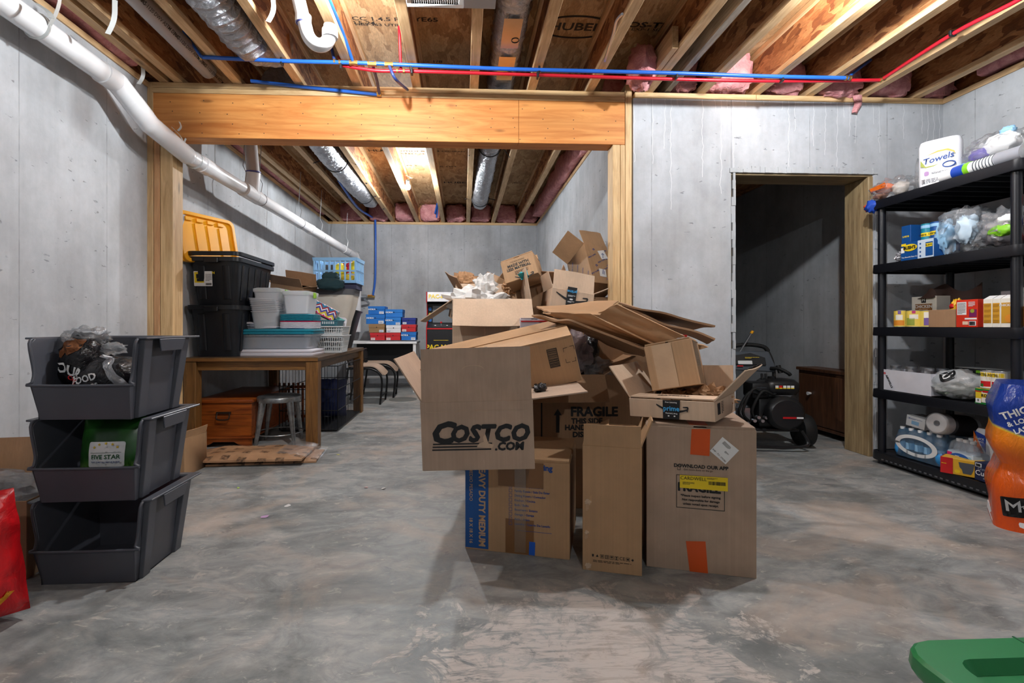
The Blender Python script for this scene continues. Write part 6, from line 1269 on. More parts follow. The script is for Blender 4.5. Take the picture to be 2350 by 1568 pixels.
lines_decal(tw, LT(-.02, .082), .10, .012, 2, M_gcl, 3); lines_decal(tw, LT(.0, .035), .16, .03, 4, M_gcl, 5); decal(tw, 'printed_seal', LT(.055, .085), .024, .03, P('seal_print', (170, 130, 180), .5), .01)
def bag(label, loc, sz, seed, mat, amp=.28, n=1, cat='bag', name='plastic_bag'):
    o = thing(name, label, cat, loc); G().blob((0, 0, sz[2]), sz, seed, amp, 2.4, 40, 24, flat=0).obj('film_sheet', mat, o, smooth=60); return o
def inner(o, c, sz, seed, mat, name='contents', amp=.2): G().blob(c, sz, seed, amp, 2.2, 24, 16).obj(name, mat, o, smooth=60)
orp = P('orange_pack', (232, 110, 30), .4); blp = P('deep_blue_pack', (30, 70, 170), .4); lbp = P('pale_blue_pack', (150, 196, 230), .5)
b1 = bag('clear bag of orange and blue packets overhanging the left end of the top shelf', (3.10, 3.37, z1), (.13, .16, .075), 5, M_bag); inner(b1, (-.05, .03, .08), (.05, .07, .035), 3, orp); inner(b1, (-.02, -.06, .06), (.05, .04, .05), 7, P('beige_print', (206, 196, 186), .5)); inner(b1, (-.06, .06, .035), (.04, .05, .02), 9, P('tan_print', (206, 150, 120), .5)); decal(b1, 'orange_label', FR((-.115, .01, .085), (0, -1, .1), (-.3, .1, 1)), .13, .028, orp, 0, .001, .01); text(b1, '75', FR((-.117, -.03, .087), (0, 1, -.1), (-.3, -.1, -1)), .03, M_white, .02, off=-.014)
G().blob((-.09, .10, -.03), (.035, .045, .05), 4, .3, 2.4, 20, 14).obj('contents', blp, b1, smooth=60); G().blob((-.09, .135, -.035), (.025, .025, .03), 8, .3, 2.4, 16, 12).obj('contents', P('vermilion_pack', (222, 74, 30), .4), b1, smooth=60)
b1b = thing('plastic_bag', 'tall clear pouch leaning against the left of the paper towel pack', 'bag', (3.13, 3.20, z1), (.0, .0, .5)); pillow(.16, .22, .06, 4, .01).obj('film_sheet', M_bag, b1b, smooth=60); inner(b1b, (.0, .0, .08), (.04, .015, .06), 5, P('beige_print', (206, 196, 186), .5))
b2 = bag('clear bag with purple and pale blue items behind the cup sleeve on the top shelf', (3.24, 2.82, z1), (.13, .19, .13), 9, M_bag); inner(b2, (-.03, -.05, .17), (.06, .10, .07), 3, M_white); inner(b2, (-.06, .04, .13), (.05, .06, .05), 7, P('purple_pack', (84, 66, 160), .4)); inner(b2, (-.06, .12, .08), (.05, .06, .04), 9, lbp); inner(b2, (-.03, -.08, .24), (.03, .04, .03), 12, lbp); inner(b2, (-.08, .14, .04), (.04, .05, .03), 15, orp)
sl = thing('cup_sleeve', 'long sleeve of stacked plastic cups lying along the top shelf edge', 'cups', (3.075, 2.80, z1+.043))
G().cyl((0, -.13, 0), (0, .20, 0), .040, .036, 20).obj('printed_wrap', M_white, sl)
G().cyl((0, .045, 0), (0, .115, 0), .0412, n=20).obj('blue_label', blp, sl); G().cyl((0, .015, 0), (0, .045, 0), .0414, n=20).obj('green_label', P('lime_label', (130, 200, 40), .4), sl)
for k in range(7): G().cyl((0, -.015-.018*k, 0), (0, -.019-.018*k, 0), .0418, n=20).obj('cup_rim', M_gpan, sl)
G().cyl((0, -.13, 0), (0, -.26, 0), .042, n=20).obj('cup_stack', P('grey_cups', (150, 152, 160), .35), sl); G().cyl((.0, -.262, 0), (0, -.30, 0), .043, n=20).obj('clear_wrap', M_bag, sl)
# second shelf
z2 = SZ[1]+.001
bb = thing('bean_box', 'blue and white opened can box with yellow logo on the second shelf', 'box', (3.13, (yat(2067, 3.04)+yat(2143, 3.04))/2, z2)); bw = yat(2067, 3.04)-yat(2143, 3.04); M_bush = P('bush_blue', (14, 74, 140), .45)
G().box(-.09, .09, -bw/2, bw/2, 0, .125).obj('carton_body', M_bush, bb, bev=.002); G().box(-.085, .0, bw/2-.07, bw/2, .125, .245).obj('standing_flap', M_bush, bb, bev=.002); G().box(-.092, -.09, -bw/2, -bw/2+bw*.46, .0, .125).obj('white_panel', P('pack_pale', (196, 212, 228), .5), bb, smooth=0)
text(bb, "BUSH'S", left(-.0915, bw*.20, .088), .029, M_ink, .01, off=.004, hv=.03); g = G(); g.prism([(.052*math.cos(t), .024*math.sin(t), 0) for t in (2*math.pi*i/24 for i in range(24))], (0, 0, .002)); g.b.transform(left(-.0905, bw*.20, .088)); g.obj('yellow_logo', M_yp, bb, smooth=0); text(bb, 'That Beautiful Bean Co', left(-.0905, bw*.22, .025), .0125, M_white, .012)
decal(bb, 'can_picture', left(-.0925, -bw*.38, .06), .05, .09, M_bush, 0, .001); decal(bb, 'can_picture', left(-.0935, -bw*.38, .085), .045, .022, M_yp, 0, .001); text(bb, "BUSH'S", left(-.095, -bw*.38, .085), .014, M_ink, .02); decal(bb, 'yellow_tab', left(-.0905, bw*.40, .112), .035, .016, M_yp); decal(bb, 'barcode_label', left(-.0905, bw*.43, .075), .025, .035, M_white)
for k in range(4): decal(bb, 'white_dot', left(-.0925, -bw*.12, .02+.027*k), .012, .012, M_bush, .006)
text(bb, "BUSH'S", FR((-.0853, bw/2-.035, .17), (0, 1, 0), (0, 0, -1)), .016, M_yp, .03); 
for k, dy in enumerate((-.02, -.085)):
    G().cyl((-.03, dy, .12), (-.03, dy, .235), .036, n=20).obj('can', M_bush if k else M_teal, bb); G().cyl((-.03, dy, .15), (-.03, dy, .175), .0366, n=20).obj('can_label', M_yp, bb); G().cyl((-.03, dy, .205), (-.03, dy, .225), .0366, n=20).obj('can_label', lbp, bb); text(bb, "BUSH'S", FR((-.0668, dy, .162), (0, 1, 0), (0, 0, -1)), .017, M_ink, .02)
b3 = bag('big clear bag of pale blue masks on the second shelf', (3.20, 2.97, z2), (.16, .17, .16), 13, M_bag); inner(b3, (-.09, .045, .13), (.05, .06, .11), 3, lbp, 'contents', .3); inner(b3, (-.09, -.085, .15), (.05, .06, .09), 8, P('pale_pack', (190, 210, 226), .5), 'contents', .25); inner(b3, (-.05, -.02, .24), (.09, .13, .05), 9, M_bag, 'film_fold', .4)
b4 = bag('clear bag of crinkled silver packets with a green label on the second shelf', (3.17, 2.69, z2), (.13, .14, .12), 17, M_bag); inner(b4, (-.03, .0, .10), (.09, .12, .09), 5, P('silver_packets', (168, 164, 168), .3, .4, bmp=.8, bs=30), 'contents', .25); inner(b4, (-.10, -.03, .10), (.025, .07, .035), 9, P('lime_label', (130, 200, 40), .4), 'green_label', .15); inner(b4, (-.08, -.05, .16), (.03, .05, .03), 10, M_white, 'contents')
b5 = bag('red and blue packet on the second shelf beyond the near post', (3.18, 2.535-.0, z2), (.09, .06, .14), 21, M_white); inner(b5, (-.03, 0, .13), (.07, .05, .04), 4, blp); inner(b5, (-.03, .0, .25), (.06, .04, .03), 5, M_red); inner(b5, (-.03, .0, .05), (.07, .05, .03), 8, M_red)
bag('small grey crumpled packet behind the bean box', (3.12, 3.335, z2), (.05, .03, .045), 23, P('grey_packet', (150, 150, 156), .3, .5))
# third shelf
z3 = SZ[2]+.001
def can(label, px, r, h, X, z, mat, prints, group=None, tilt=0):
    y = yat(px, X); o = thing('food_can', label, 'can', (X+.0, y, z), (0, 0, 0), group)
    G().cyl((0, 0, .002), (0, 0, h-.002), r, n=24).obj('can_body', mat, o); G().lathe([(r*.9, 0), (r*1.02, .001), (r*1.02, .004), (r*.98, .005)], 24).obj('can_rim', M_steel, o); G().lathe([(r*.98, h-.005), (r*1.02, h-.004), (r*1.02, h-.0), (r*.93, h), (r*.9, h-.003)], 24).obj('can_rim', M_steel, o)
    for nm_, zz_, hh, a0, a1, mt in prints:
        g = G(); n = 8; g.loft([[(r*1.008*math.cos(math.pi+a0+(a1-a0)*i/n), r*1.008*math.sin(math.pi+a0+(a1-a0)*i/n), zz_) for i in range(n+1)]+[(r*.99*math.cos(math.pi+a0+(a1-a0)*i/n), r*.99*math.sin(math.pi+a0+(a1-a0)*i/n), zz_) for i in range(n, -1, -1)], [(r*1.008*math.cos(math.pi+a0+(a1-a0)*i/n), r*1.008*math.sin(math.pi+a0+(a1-a0)*i/n), zz_+hh) for i in range(n+1)]+[(r*.99*math.cos(math.pi+a0+(a1-a0)*i/n), r*.99*math.sin(math.pi+a0+(a1-a0)*i/n), zz_+hh) for i in range(n, -1, -1)]]); g.obj(nm_, mt, o)
    return o
yc = P('can_yellow', (232, 204, 90), .4); pch = P('peach_print', (222, 140, 40), .5); prn = P('pear_print', (150, 160, 60), .5); plm = P('plum_print', (120, 90, 160), .5); cr = P('cream_print', (238, 232, 220), .5)
can('peach can at the left end of the third shelf', 2070, .045, .118, 3.07, z3, yc, [('fruit_picture', .012, .035, -.6, 1.1, pch), ('white_label', .05, .035, .0, .9, cr), ('purple_tab', .09, .024, .3, .7, plm)])
can('pear can second from the left on the third shelf', 2099, .047, .115, 3.06, z3, yc, [('fruit_picture', .012, .05, -.2, .8, prn), ('white_label', .055, .03, .2, 1.2, cr), ('red_tab', .092, .02, .5, .9, P('rose_tab', (190, 50, 110), .5)), ('fact_label', .02, .08, -1.0, -.5, ol)])
can('plum can beside the small open carton on the third shelf', 2130, .045, .112, 3.09, z3, yc, [('fruit_picture', .012, .05, .3, 1.2, plm), ('white_label', .06, .04, .3, 1.2, cr)])
ck, cw_ = sbox('broth_box', 'white and brown broth carton box behind the fruit cans', 'box', 2092, 2149, 3.22, z3, .215, .12, cr); decal(ck, 'brown_panel', left(-.0604, -.0, .135), cw_*.68, .055, P('broth_brown', (150, 100, 50), .5)); text(ck, 'CHICKEN', left(-.0616, 0, .143), .030, M_white, .02); text(ck, 'BROTH', left(-.0616, 0, .12), .02, P('broth_letters', (220, 190, 150), .5), .01); decal(ck, 'black_emblem', left(-.0604, .0, .19), .034, .04, M_ink); polydecal(ck, 'emblem_stroke', left(-.0616, .0, .192), [(-.01, -.012), (-.01, .012), (0, .0), (.01, .012), (.01, -.012), (.006, -.012), (.006, .003), (0, -.005), (-.006, .003), (-.006, -.012)], M_white)
co_ = carton('small_carton', 'plain small open brown carton on the third shelf', (3.13, (yat(2129, 3.05)+yat(2191, 3.05))/2, z3), (0, 0, -math.pi/2+.0), yat(2129, 3.05)-yat(2191, 3.05), .15, .112, M_cbd)
inner(bag('yellow snack bag poking out of the small open carton', (3.13, yat(2186, 3.1), z3+.012), (.04, .035, .085), 25, P('snack_yellow', (226, 178, 40), .35), .15), (-.02, 0, .12), (.025, .02, .02), 3, M_red, 'red_print')
dbx = thing('brown_bag', 'dark brown open paper bag at the back of the third shelf', 'bag', (3.33, yat(2195, 3.33), z3)); G().sheet(lambda u, v: V((.05*math.sin(u*9)*.3, .16-.32*u, .27*v+.03*math.sin(u*7)*v)), 14, 6, .004).obj('bag_side', P('bag_brown', (70, 46, 38), .7), dbx, smooth=50); G().sheet(lambda u, v: V((-.13+.03*v, .15-.1*u-.02*v, .20+.07*math.sin(u*3)*v)), 8, 4, .004).obj('bag_flap', P('bag_brown', (70, 46, 38), .7), dbx, smooth=50)
rb2, rw = sbox('cracker_box', 'bright red box with a white facts panel on the third shelf', 'box', 2194, 2243, 3.05, z3, .168, .10, P('red_orange', (214, 52, 28), .4)); decal(rb2, 'facts_panel', left(-.0504, rw*.22, .115), rw*.44, .078, M_white); lines_decal(rb2, left(-.0504, rw*.22, .115), rw*.38, .07, 10, M_ink2, 3, .001); decal(rb2, 'purple_panel', left(-.0504, -rw*.30, .085), rw*.34, .045, P('plum_panel', (120, 30, 90), .5)); decal(rb2, 'cookie_picture', left(-.0514, -rw*.28, .098), .024, .024, ol, .012); lines_decal(rb2, left(-.0504, -rw*.25, .14), rw*.3, .03, 5, M_white, 6); decal(rb2, 'white_strip', left(-.0504, -rw*.2, .052), rw*.55, .01, M_white); decal(rb2, 'barcode_label', left(-.0504, -rw*.28, .024), rw*.32, .028, M_white); barcode(rb2, left(-.0514, -rw*.28, .024), rw*.26, .022, M_ink, 9); decal(rb2, 'cream_panel', left(-.0504, rw*.05, .026), rw*.26, .020, P('cream_panel', (236, 206, 180), .5))
for k, (p0, p1) in enumerate(((2256, 2276.5), (2277, 2295.5), (2296, 2330))):
    bo, w_ = sbox('broth_carton', ('left', 'middle', 'right')[k]+' one of three golden broth cartons on the third shelf', 'carton', p0, p1, 3.045, z3, .165, .075, cr, 0, 'golden broth cartons')
    G().prism([(-.036, -w_/2+.002, .165), (-.036, w_/2-.002, .165), (.0, w_/2-.002, .185), (.0, -w_/2+.002, .185)], (.004, 0, 0)).obj('gable_top', M_white, bo, bev=.001); decal(bo, 'golden_panel', left(-.0379, 0, .082), w_*.86, .115, P('broth_gold', (206, 150, 40), .5)); 
    if k < 2:
        for j in range(4): lines_decal(bo, left(-.0379, 0, .125-.03*j), w_*.7, .016, 3, P('gold_dark', (150, 100, 20), .5), j+k, .001)
    else: text(bo, 'CHICKEN', left(-.0379, .004, .125), .018, M_white, .02, off=.002); decal(bo, 'food_picture', left(-.0389, -.01, .05), .045, .045, pch, .02, .001)
bag('shiny red pouch behind the golden broth cartons', (3.30, 2.72, z3), (.05, .10, .115), 31, P('shiny_red', (186, 20, 50), .25), .15); sbox('grey_box', 'plain grey box behind the golden broth cartons', 'box', 2296, 2340, 3.20, z3, .215, .10, P('grey_carton', (150, 148, 152), .6))
wbx, _w = sbox('white_box', 'white and brown box beyond the near post on the third shelf', 'box', 2341, 2375, 3.06, z3, .22, .15, M_white); decal(wbx, 'brown_panel', left(-.0754, 0, .06), .05, .11, P('broth_brown', (150, 100, 50), .5))
# fourth shelf
z4 = SZ[3]+.001
jb = thing('jar_box', 'low white box of glass jars at the left end of the fourth shelf', 'box', (3.12, (yat(2023, 3.035)+yat(2137, 3.035))/2, z4)); jw = yat(2023, 3.035)-yat(2137, 3.035)
g = G(); 
for a in ((-.085, -.082, -jw/2, jw/2), (.082, .085, -jw/2, jw/2), (-.082, .082, -jw/2, -jw/2+.003), (-.082, .082, jw/2-.003, jw/2)): g.box(*a, 0, .145)
g.box(-.082, .082, -jw/2, jw/2, 0, .003); g.obj('carton_body', P('jar_box_white', (212, 212, 220), .5), jb)
text(jb, 'AIRWELLS', FR((-.0855, jw/2-.065, .062), (0, -.48, -.86), (0, .86, -.48) if 0 else (0, -.86, .48)), .022, M_ink, .03); frame_decal(jb, 'red_emblem', left(-.0855, jw/2-.028, .118), .014, .014, .004, M_red)
for k, (dx, f, mt) in enumerate(((-.035, .33, None), (.03, .18, P('red_preserve', (120, 20, 14), .3)), (-.04, .0, None), (.03, -.1, P('red_preserve', (120, 20, 14), .3)), (-.03, -.3, P('red_preserve', (120, 20, 14), .3)), (.04, -.38, None))):
    j = thing('glass_jar', ('empty jar nearest the left end of the jar box', 'red preserve jar second in the jar box', 'empty jar at the middle front of the jar box', 'jar of red preserve in the middle rear of the jar box', 'jar of red preserve at the right front of the jar box', 'empty jar at the right rear of the jar box')[k], 'jar', (3.12+dx, jb.location.y+f*jw, z4+.004), group='jars in the white box')
    G().lathe([(.03, 0), (.037, .006), (.038, .11), (.034, .135), (.029, .15), (.029, .158)], 20).obj('glass_body', M_milk2 if mt is None and 0 else M_clr, j, smooth=50); G().lathe([(.031, .155), (.032, .158), (.032, .172), (.029, .175)], 20).obj('lid', M_steel, j, smooth=30)
    if mt: G().lathe([(.03, .003), (.035, .007), (.036, .105), (.034, .11)], 20).obj('preserve', mt, j, smooth=50)
ub = bag('thin white shop bag with a black round emblem on the fourth shelf', (3.13, 2.95, z4), (.12, .155, .092), 35, film('white_shop_bag', (236, 236, 238), .80, .5, 9, .3), .18); ubf = ub.children[0]
em = decal(ub, 'round_emblem', left(-.12, -.01, .142), .082, .074, M_ink, .036); ut = text(ub, 'U', left(-.12, -.01, .142), .055, M_white, .03); conform([em], [ubf], (1, 0, 0), .003); conform([ut], [ubf], (1, 0, 0), .0045)
inner(ub, (-.02, .02, .06), (.08, .11, .05), 5, P('pale_green', (190, 206, 190), .6)); inner(ub, (-.03, .07, .10), (.05, .04, .03), 7, lbp)
nbx2, nw = sbox('liner_box', 'black and white box resting behind the shop bag on the fourth shelf', 'box', 2192, 2263, 3.22, z4+.105, .085, .12, P('liner_white', (206, 208, 206), .5)); decal(nbx2, 'black_band', left(-.0604, 0, .066), nw, .036, M_ink); decal(nbx2, 'green_tab', left(-.0612, -nw*.32, .066), nw*.26, .018, P('lime_label', (130, 200, 40), .4), .006); text(nbx2, 'simple', left(-.0612, nw*.0, .066), .014, M_white, .0); g = G(); g.tube([(.016*math.cos(t), .016*math.sin(t), 0) for t in (2*math.pi*i/16 for i in range(11))], .004, 5); g.b.transform(left(-.061, nw*.3, .06)); g.obj('grey_hook_print', M_gpan, nbx2); decal(nbx2, 'black_dot', left(-.0604, -nw*.2, .022), .026, .026, M_ink, .013); text(nbx2, 'n', left(-.0612, -nw*.2, .023), .022, M_white, .02, off=.002)
sup, _w = sbox('grey_box', 'low grey box under the black and white box', 'box', 2200, 2300, 3.23, z4, .104, .13, P('grey_carton', (150, 148, 152), .6)); gx2, _w = sbox('grey_box', 'grey printed box right of the black and white box', 'box', 2266, 2330, 3.22, z4+.105, .085, .12, P('grey_carton2', (120, 122, 122), .6)); lines_decal(gx2, left(-.0604, 0, .045), .12, .05, 6, P('grey_carton', (150, 148, 152), .6), 4)
rt, rw = sbox('tomato_box', 'green edged tomato can box with black lettering on the fourth shelf', 'box', 2238, 2311, 3.03, z4, .092, .12, P('rotel_yellow', (230, 196, 40), .45)); M_rg = P('rotel_green', (30, 120, 50), .45)
for z, h, mt in ((.084, .014, M_rg), (.006, .012, M_rg), (.074, .006, M_red)): decal(rt, 'colour_band', left(-.0604, 0, z), rw, h, mt)
decal(rt, 'can_picture', left(-.0604, rw*.05, .045), rw*.45, .066, cr, .006, .001, .0009); decal(rt, 'can_picture', left(-.0604, rw*.05, .052), rw*.45, .022, P('rotel_yellow', (230, 196, 40), .45), 0, .001, .0018); text(rt, 'RO*TEL', left(-.0604, rw*.05, .052), .023, M_ink, .03, off=.004); decal(rt, 'tomato_picture', left(-.0604, rw*.05, .076), rw*.4, .012, M_red, .004, .001, .002); decal(rt, 'count_tab', left(-.0604, rw*.38, .02), rw*.18, .026, M_white, .003, .001, .002); text(rt, '8', left(-.0604, rw*.38, .022), .018, M_ink, .02, off=.004); decal(rt, 'label_panel', left(-.0604, -rw*.38, .045), rw*.14, .04, P('plum_panel', (120, 30, 90), .5), 0, .001, .001)
for k, px in enumerate((2268, 2294)):
    o = can(('left', 'right')[k]+' tomato can on the green edged tomato box', px, .034, .102, 3.07, z4+.093, cr, [('yellow_band', .07, .024, -1.3, 1.4, P('rotel_yellow', (230, 196, 40), .45)), ('tomato_picture', .012, .032, -.4, 1.0, M_red), ('pepper_picture', .010, .018, -.5, .1, M_rg)], 'tomato cans'); text(o, 'RO*TEL', FR((-.036, .002, .081), (-.1, -1, 0), (0, 0, 1)), .018, M_ink, .03)
sbox('blue_tub', 'small blue lidded tub on the fourth shelf beyond the near post', 'tub', 2340, 2372, 3.10, z4, .10, .08, M_blue)
# bottom shelf
z5 = SZ[4]+.001
wb = thing('water_pack', 'shrink wrapped water bottle pack with a white carry ring at left', 'water bottles', (3.16, (yat(2048, 3.05)+yat(2160, 3.05))/2, z5)); ww = yat(2048, 3.05)-yat(2160, 3.05)
M_btl = film('bottle_plastic', (190, 206, 222), .25, .2, 10, .35)
for i in range(5):
    for j in range(2):
        y = -ww/2+.045+(ww-.09)*i/4; x = -.075+.085*j
        q = G().lathe([(.028, 0), (.033, .008), (.033, .12), (.028, .15), (.013, .178), (.013, .19)], 14, Matrix.Translation((x, y, 0))).obj('bottle', M_btl, wb, smooth=50); G().cyl((x, y, .186), (x, y, .202), .0145, n=12).obj('bottle_cap', M_white, q); G().cyl((x, y, .06), (x, y, .105), .0336, n=14, cap=False).obj('bottle_label', lbp, q)
G().loft([rrect(.21, ww, .04, .002), rrect(.215, ww+.004, .04, .12), rrect(.19, ww-.02, .04, .175), rrect(.15, ww-.06, .03, .20)], True, False).obj('shrink_film', film('blue_wrap', (110, 180, 232), .24, 1.0, 16, .4), wb, smooth=50)
g = G(); ring = [( -.116, .0+.5*ww*.52*math.cos(t), .098+.062*math.sin(t)) for t in (2*math.pi*i/36 for i in range(36))]; g.sheet(lambda u, v: V((-.112-.006*math.sin(2*math.pi*u), (.12+.035*v)*math.cos(2*math.pi*u)*ww/.36, .095+(.05+.022*v)*math.sin(2*math.pi*u))), 40, 1, .002); g.obj('carry_ring', M_white, wb, smooth=60)
for s in (-1, 1): inner(wb, (-.085, s*(ww/2-.03), .05), (.025, .03, .05), 3+s, P('water_blue', (60, 150, 216), .3), 'blue_print', .1)
wb2, bw2 = sbox('tissue_box', 'white tissue box lying on top of the left water pack', 'box', 2078, 2117, 3.12, z5+.205, .075, .12, M_white); wb2.rotation_euler = (.12, 0, .1); text(wb2, 'LC', left(-.0605, bw2*.35, .055), .016, M_inkb, .01); decal(wb2, 'blue_panel', left(-.0605, 0, .03), .05, .025, lbp); lines_decal(wb2, left(-.0605, -.0, .055), .09, .01, 2, M_inkb, 4)
pr_ = thing('paper_roll_pack', 'wrapped paper roll lying with its round end toward the room', 'paper towels', (3.06, yat(2143, 3.04), z5+.212+.066), (0, math.pi/2+.12, .15)); G().lathe([(.018, .004), (.019, -.0), (.060, -.004), (.068, .01), (.068, .27), (.06, .28), (.0, .28)], 28, cap=False).obj('roll', P('roll_white', (220, 216, 214), .6, bmp=.2), pr_, smooth=40); G().lathe([(.0185, -.001), (.0185, .04), (.0, .04)], 16, cap=False).obj('core', M_gcl, pr_, smooth=40); G().lathe([(.0688, .06), (.0692, .06), (.0692, .24), (.0688, .24)], 28).obj('printed_wrap', P('dark_wrap', (54, 44, 46), .4), pr_, smooth=40); G().lathe([(.0, -.012), (.05, -.014), (.069, .0), (.070, .08)], 24, cap=False).obj('clear_wrap', M_bag, pr_, smooth=50)
pw2 = thing('water_pack', 'water pack with a blue oval logo in the middle of the bottom shelf', 'water bottles', (3.15, (yat(2167, 3.05)+yat(2228, 3.05))/2, z5)); w3 = yat(2167, 3.05)-yat(2228, 3.05)
G().box(-.085, .085, -w3/2, w3/2, .0, .13).obj('wrap_body', P('pack_pale', (196, 212, 228), .5), pw2, bev=.012, seg=2)
for i in range(3):
    for j in range(2): q = G().lathe([(.033, .12), (.030, .15), (.014, .178), (.014, .19)], 14, Matrix.Translation((-.04+.08*j, -w3/2+.04+(w3-.08)*i/2, 0))).obj('bottle', M_btl, pw2, smooth=50); G().cyl((-.04+.08*j, -w3/2+.04+(w3-.08)*i/2, .186), (-.04+.08*j, -w3/2+.04+(w3-.08)*i/2, .202), .0155, n=12).obj('bottle_cap', M_white, q)
g = G(); g.prism([(.062*math.cos(t), .034*math.sin(t), 0) for t in (2*math.pi*i/28 for i in range(28))], (0, 0, .001)); g.b.transform(left(-.0855, .0, .085)); g.obj('oval_logo', M_blue, pw2, smooth=0); text(pw2, 'Pure Life', left(-.0862, .0, .08), .026, M_white, .02, off=.002); lines_decal(pw2, left(-.0862, .0, .102), .05, .008, 1, M_white, 4, .002); decal(pw2, 'magenta_panel', left(-.0855, w3/2-.02, .10), .03, .035, P('magenta_panel', (196, 30, 110), .5)); decal(pw2, 'blue_dot', left(-.0855, -w3/2+.025, .095), .03, .034, lbp, .012)
G().loft([rrect(.176, w3+.006, .03, .128), rrect(.16, w3-.01, .03, .18), rrect(.12, w3-.05, .03, .20)], False, False).obj('shrink_film', M_bag, pw2, smooth=50)
yb3 = thing('glove_box', 'red and yellow box lying askew at the front of the bottom shelf', 'box', (3.045, yat(2193, 3.02), z5), (0, 0, .55)); M_gy = P('glove_yellow', (226, 176, 44), .45)
G().box(-.045, .06, -.105, .075, 0, .098).obj('carton_body', M_gy, yb3, bev=.002); G().box(-.046, .061, .0755, .0775, 0, .098).obj('red_end', M_red, yb3, bev=.0005); G().box(-.047, -.0452, .02, .0775, 0, .098).obj('red_end', M_red, yb3, bev=.0005); lines_decal(yb3, left(-.0475, .05, .06), .045, .01, 1, M_yp, 4); polydecal(yb3, 'glove_picture', left(-.0455, -.04, .05), [(-.035, .03), (.035, .03), (.03, -.01), (.02, -.035), (-.015, -.035), (-.02, -.012), (-.03, .0)], M_gpan); decal(yb3, 'round_tab', left(-.0455, .0, .022), .024, .022, M_yp, .01)
ct2, cw2 = sbox('cutlery_box', 'navy cutlery box beside the orange towel pack on the bottom shelf', 'box', 2236, 2296, 3.02, z5, .108, .13, P('cutlery_navy', (24, 34, 70), .4)); text(ct2, 'Cutlery', left(-.0655, .0, .046), .042, M_white, .008); text(ct2, 'Crystal Clear', left(-.0655, -.004, .072), .020, P('pale_letters', (170, 180, 200), .5), .0); text(ct2, 'KIRKLAND', left(-.0655, -cw2*.25, .090), .010, M_red, .03); decal(ct2, 'barcode_label', left(-.0655, cw2*.33, .092), .034, .022, M_white); barcode(ct2, left(-.0662, cw2*.33, .092), .026, .016, M_ink, 4); lines_decal(ct2, left(-.0655, -.02, .02), .08, .01, 2, P('pale_letters', (170, 180, 200), .5), 5)
ot, ow = sbox('paper_towel_pack', 'orange and blue wrapped towel roll at the back of the bottom shelf', 'paper towels', 2229, 2288, 3.17, z5, .001, .12, M_white); G().loft([rrect(.12, ow, .05, .0), rrect(.125, ow, .055, .02), rrect(.125, ow, .055, .26), rrect(.11, ow-.02, .05, .28)]).obj('wrapped_roll', P('towel_white', (236, 236, 240), .5, var=.02), ot, smooth=50)
polydecal(ot, 'orange_print', left(-.064, 0, .14), [(ow*.0-ow*.38, -.13), (-ow*.38, .12), (-ow*.2, .06), (ow*.05, -.02), (ow*.1, -.13)], orp); polydecal(ot, 'blue_print', left(-.064, 0, .14), [(-ow*.34, .12), (ow*.1, .10), (ow*.1, .0), (-ow*.1, .045)], blp, .0008, .001); text(ot, 'THICK', left(-.064, -ow*.02+.02, .215), .018, M_white, .02, off=.004); text(ot, '& LONG', left(-.064, -.0+.02, .198), .014, M_white, .02, off=.004); text(ot, 'els', left(-.064, ow*.30, .10), .045, M_inkb, .02, .2, off=.004)
# big orange towel pack in the right foreground
bp = thing('paper_towel_pack', 'big orange multi roll towel pack standing on the floor at the right edge', 'paper towels', (2.93, 2.30, 0), (0, 0, .8)); bp.scale = (.85, .85, .96)
m, t, b = nt('orange_wrap'); c_ = N(t, 'ShaderNodeTexCoord'); s_ = N(t, 'ShaderNodeSeparateXYZ'); L(t, c_.outputs['Object'], s_.inputs[0]); n1 = noise_t(t, coords(t, (1, 1, 3)), 5, 3)
hh = math_n(t, 'ADD', s_.outputs[2], math_n(t, 'MULTIPLY', s_.outputs[1], -.35)); L(t, ramp(t, hh, [(0, srgb(214, 78, 20)), (.3, srgb(222, 100, 24)), (.40, srgb(232, 130, 28)), (.425, srgb(236, 140, 30)), (.43, srgb(226, 200, 60)), (.442, srgb(30, 60, 150)), (.8, srgb(30, 60, 150))], 'LINEAR'), b.inputs['Base Color']); b.inputs['Roughness'].default_value = .22; bump(t, b, noise_t(t, coords(t, (6, 6, 2)), 3, 4, .6, 1), .5, .02)
g = G(); R = []
for k in range(19):
    z = .74*k/18; q = 1-.05*math.sin(k*1.1)*.5-.10*math.exp(-((z-.33)/.05)**2)-(.0 if z < .62 else .9*(z-.62)); pts_ = rrect(.50*q, .52*q, .09*q, z, 5); R.append([V((x+.010*noise.noise(V((x*6, y*6, z*9))), y+.012*noise.noise(V((x*5+9, y*7, z*8))), zz)) for x, y, zz in pts_])
body = g.loft(R).obj('wrapped_rolls', m, bp, smooth=50)
G().loft([rrect(.47, .49, .10, .0), rrect(.50, .52, .10, .012), rrect(.495, .515, .10, .05)]).obj('roll_base', P('towel_white', (236, 236, 240), .5, var=.02), bp, smooth=40)
LB = lambda y, z, up=(0, 0, 1), rt_=(0, -1, 0): FR((-.30, y, z), rt_, up)
ex_ = []
for s_, y, z, sz in (('THICK', .165, .605, .050), ('& LONG-', .145, .565, .034), ('LASTING', .120, .532, .034)): ex_.append(text(bp, s_, LB(y, z, (0, .45, .9), (0, -.9, .45)), sz, M_white, .03))
ex_.append(polydecal(bp, 'pale_band', LB(.0, .30), [(-.05, -.22), (.10, -.26), (.10, .24), (-.08, .24), (-.06, .05), (-.03, -.10)], P('pale_wrap', (206, 196, 200), .3)))
for s_, y, z, sz in (('super', .045, .33, .045), ('premium', .005, .30, .045)): ex_.append(text(bp, s_, LB(y, z, (0, .98, .1), (0, -.1, 1)), sz, M_inkb, .0))
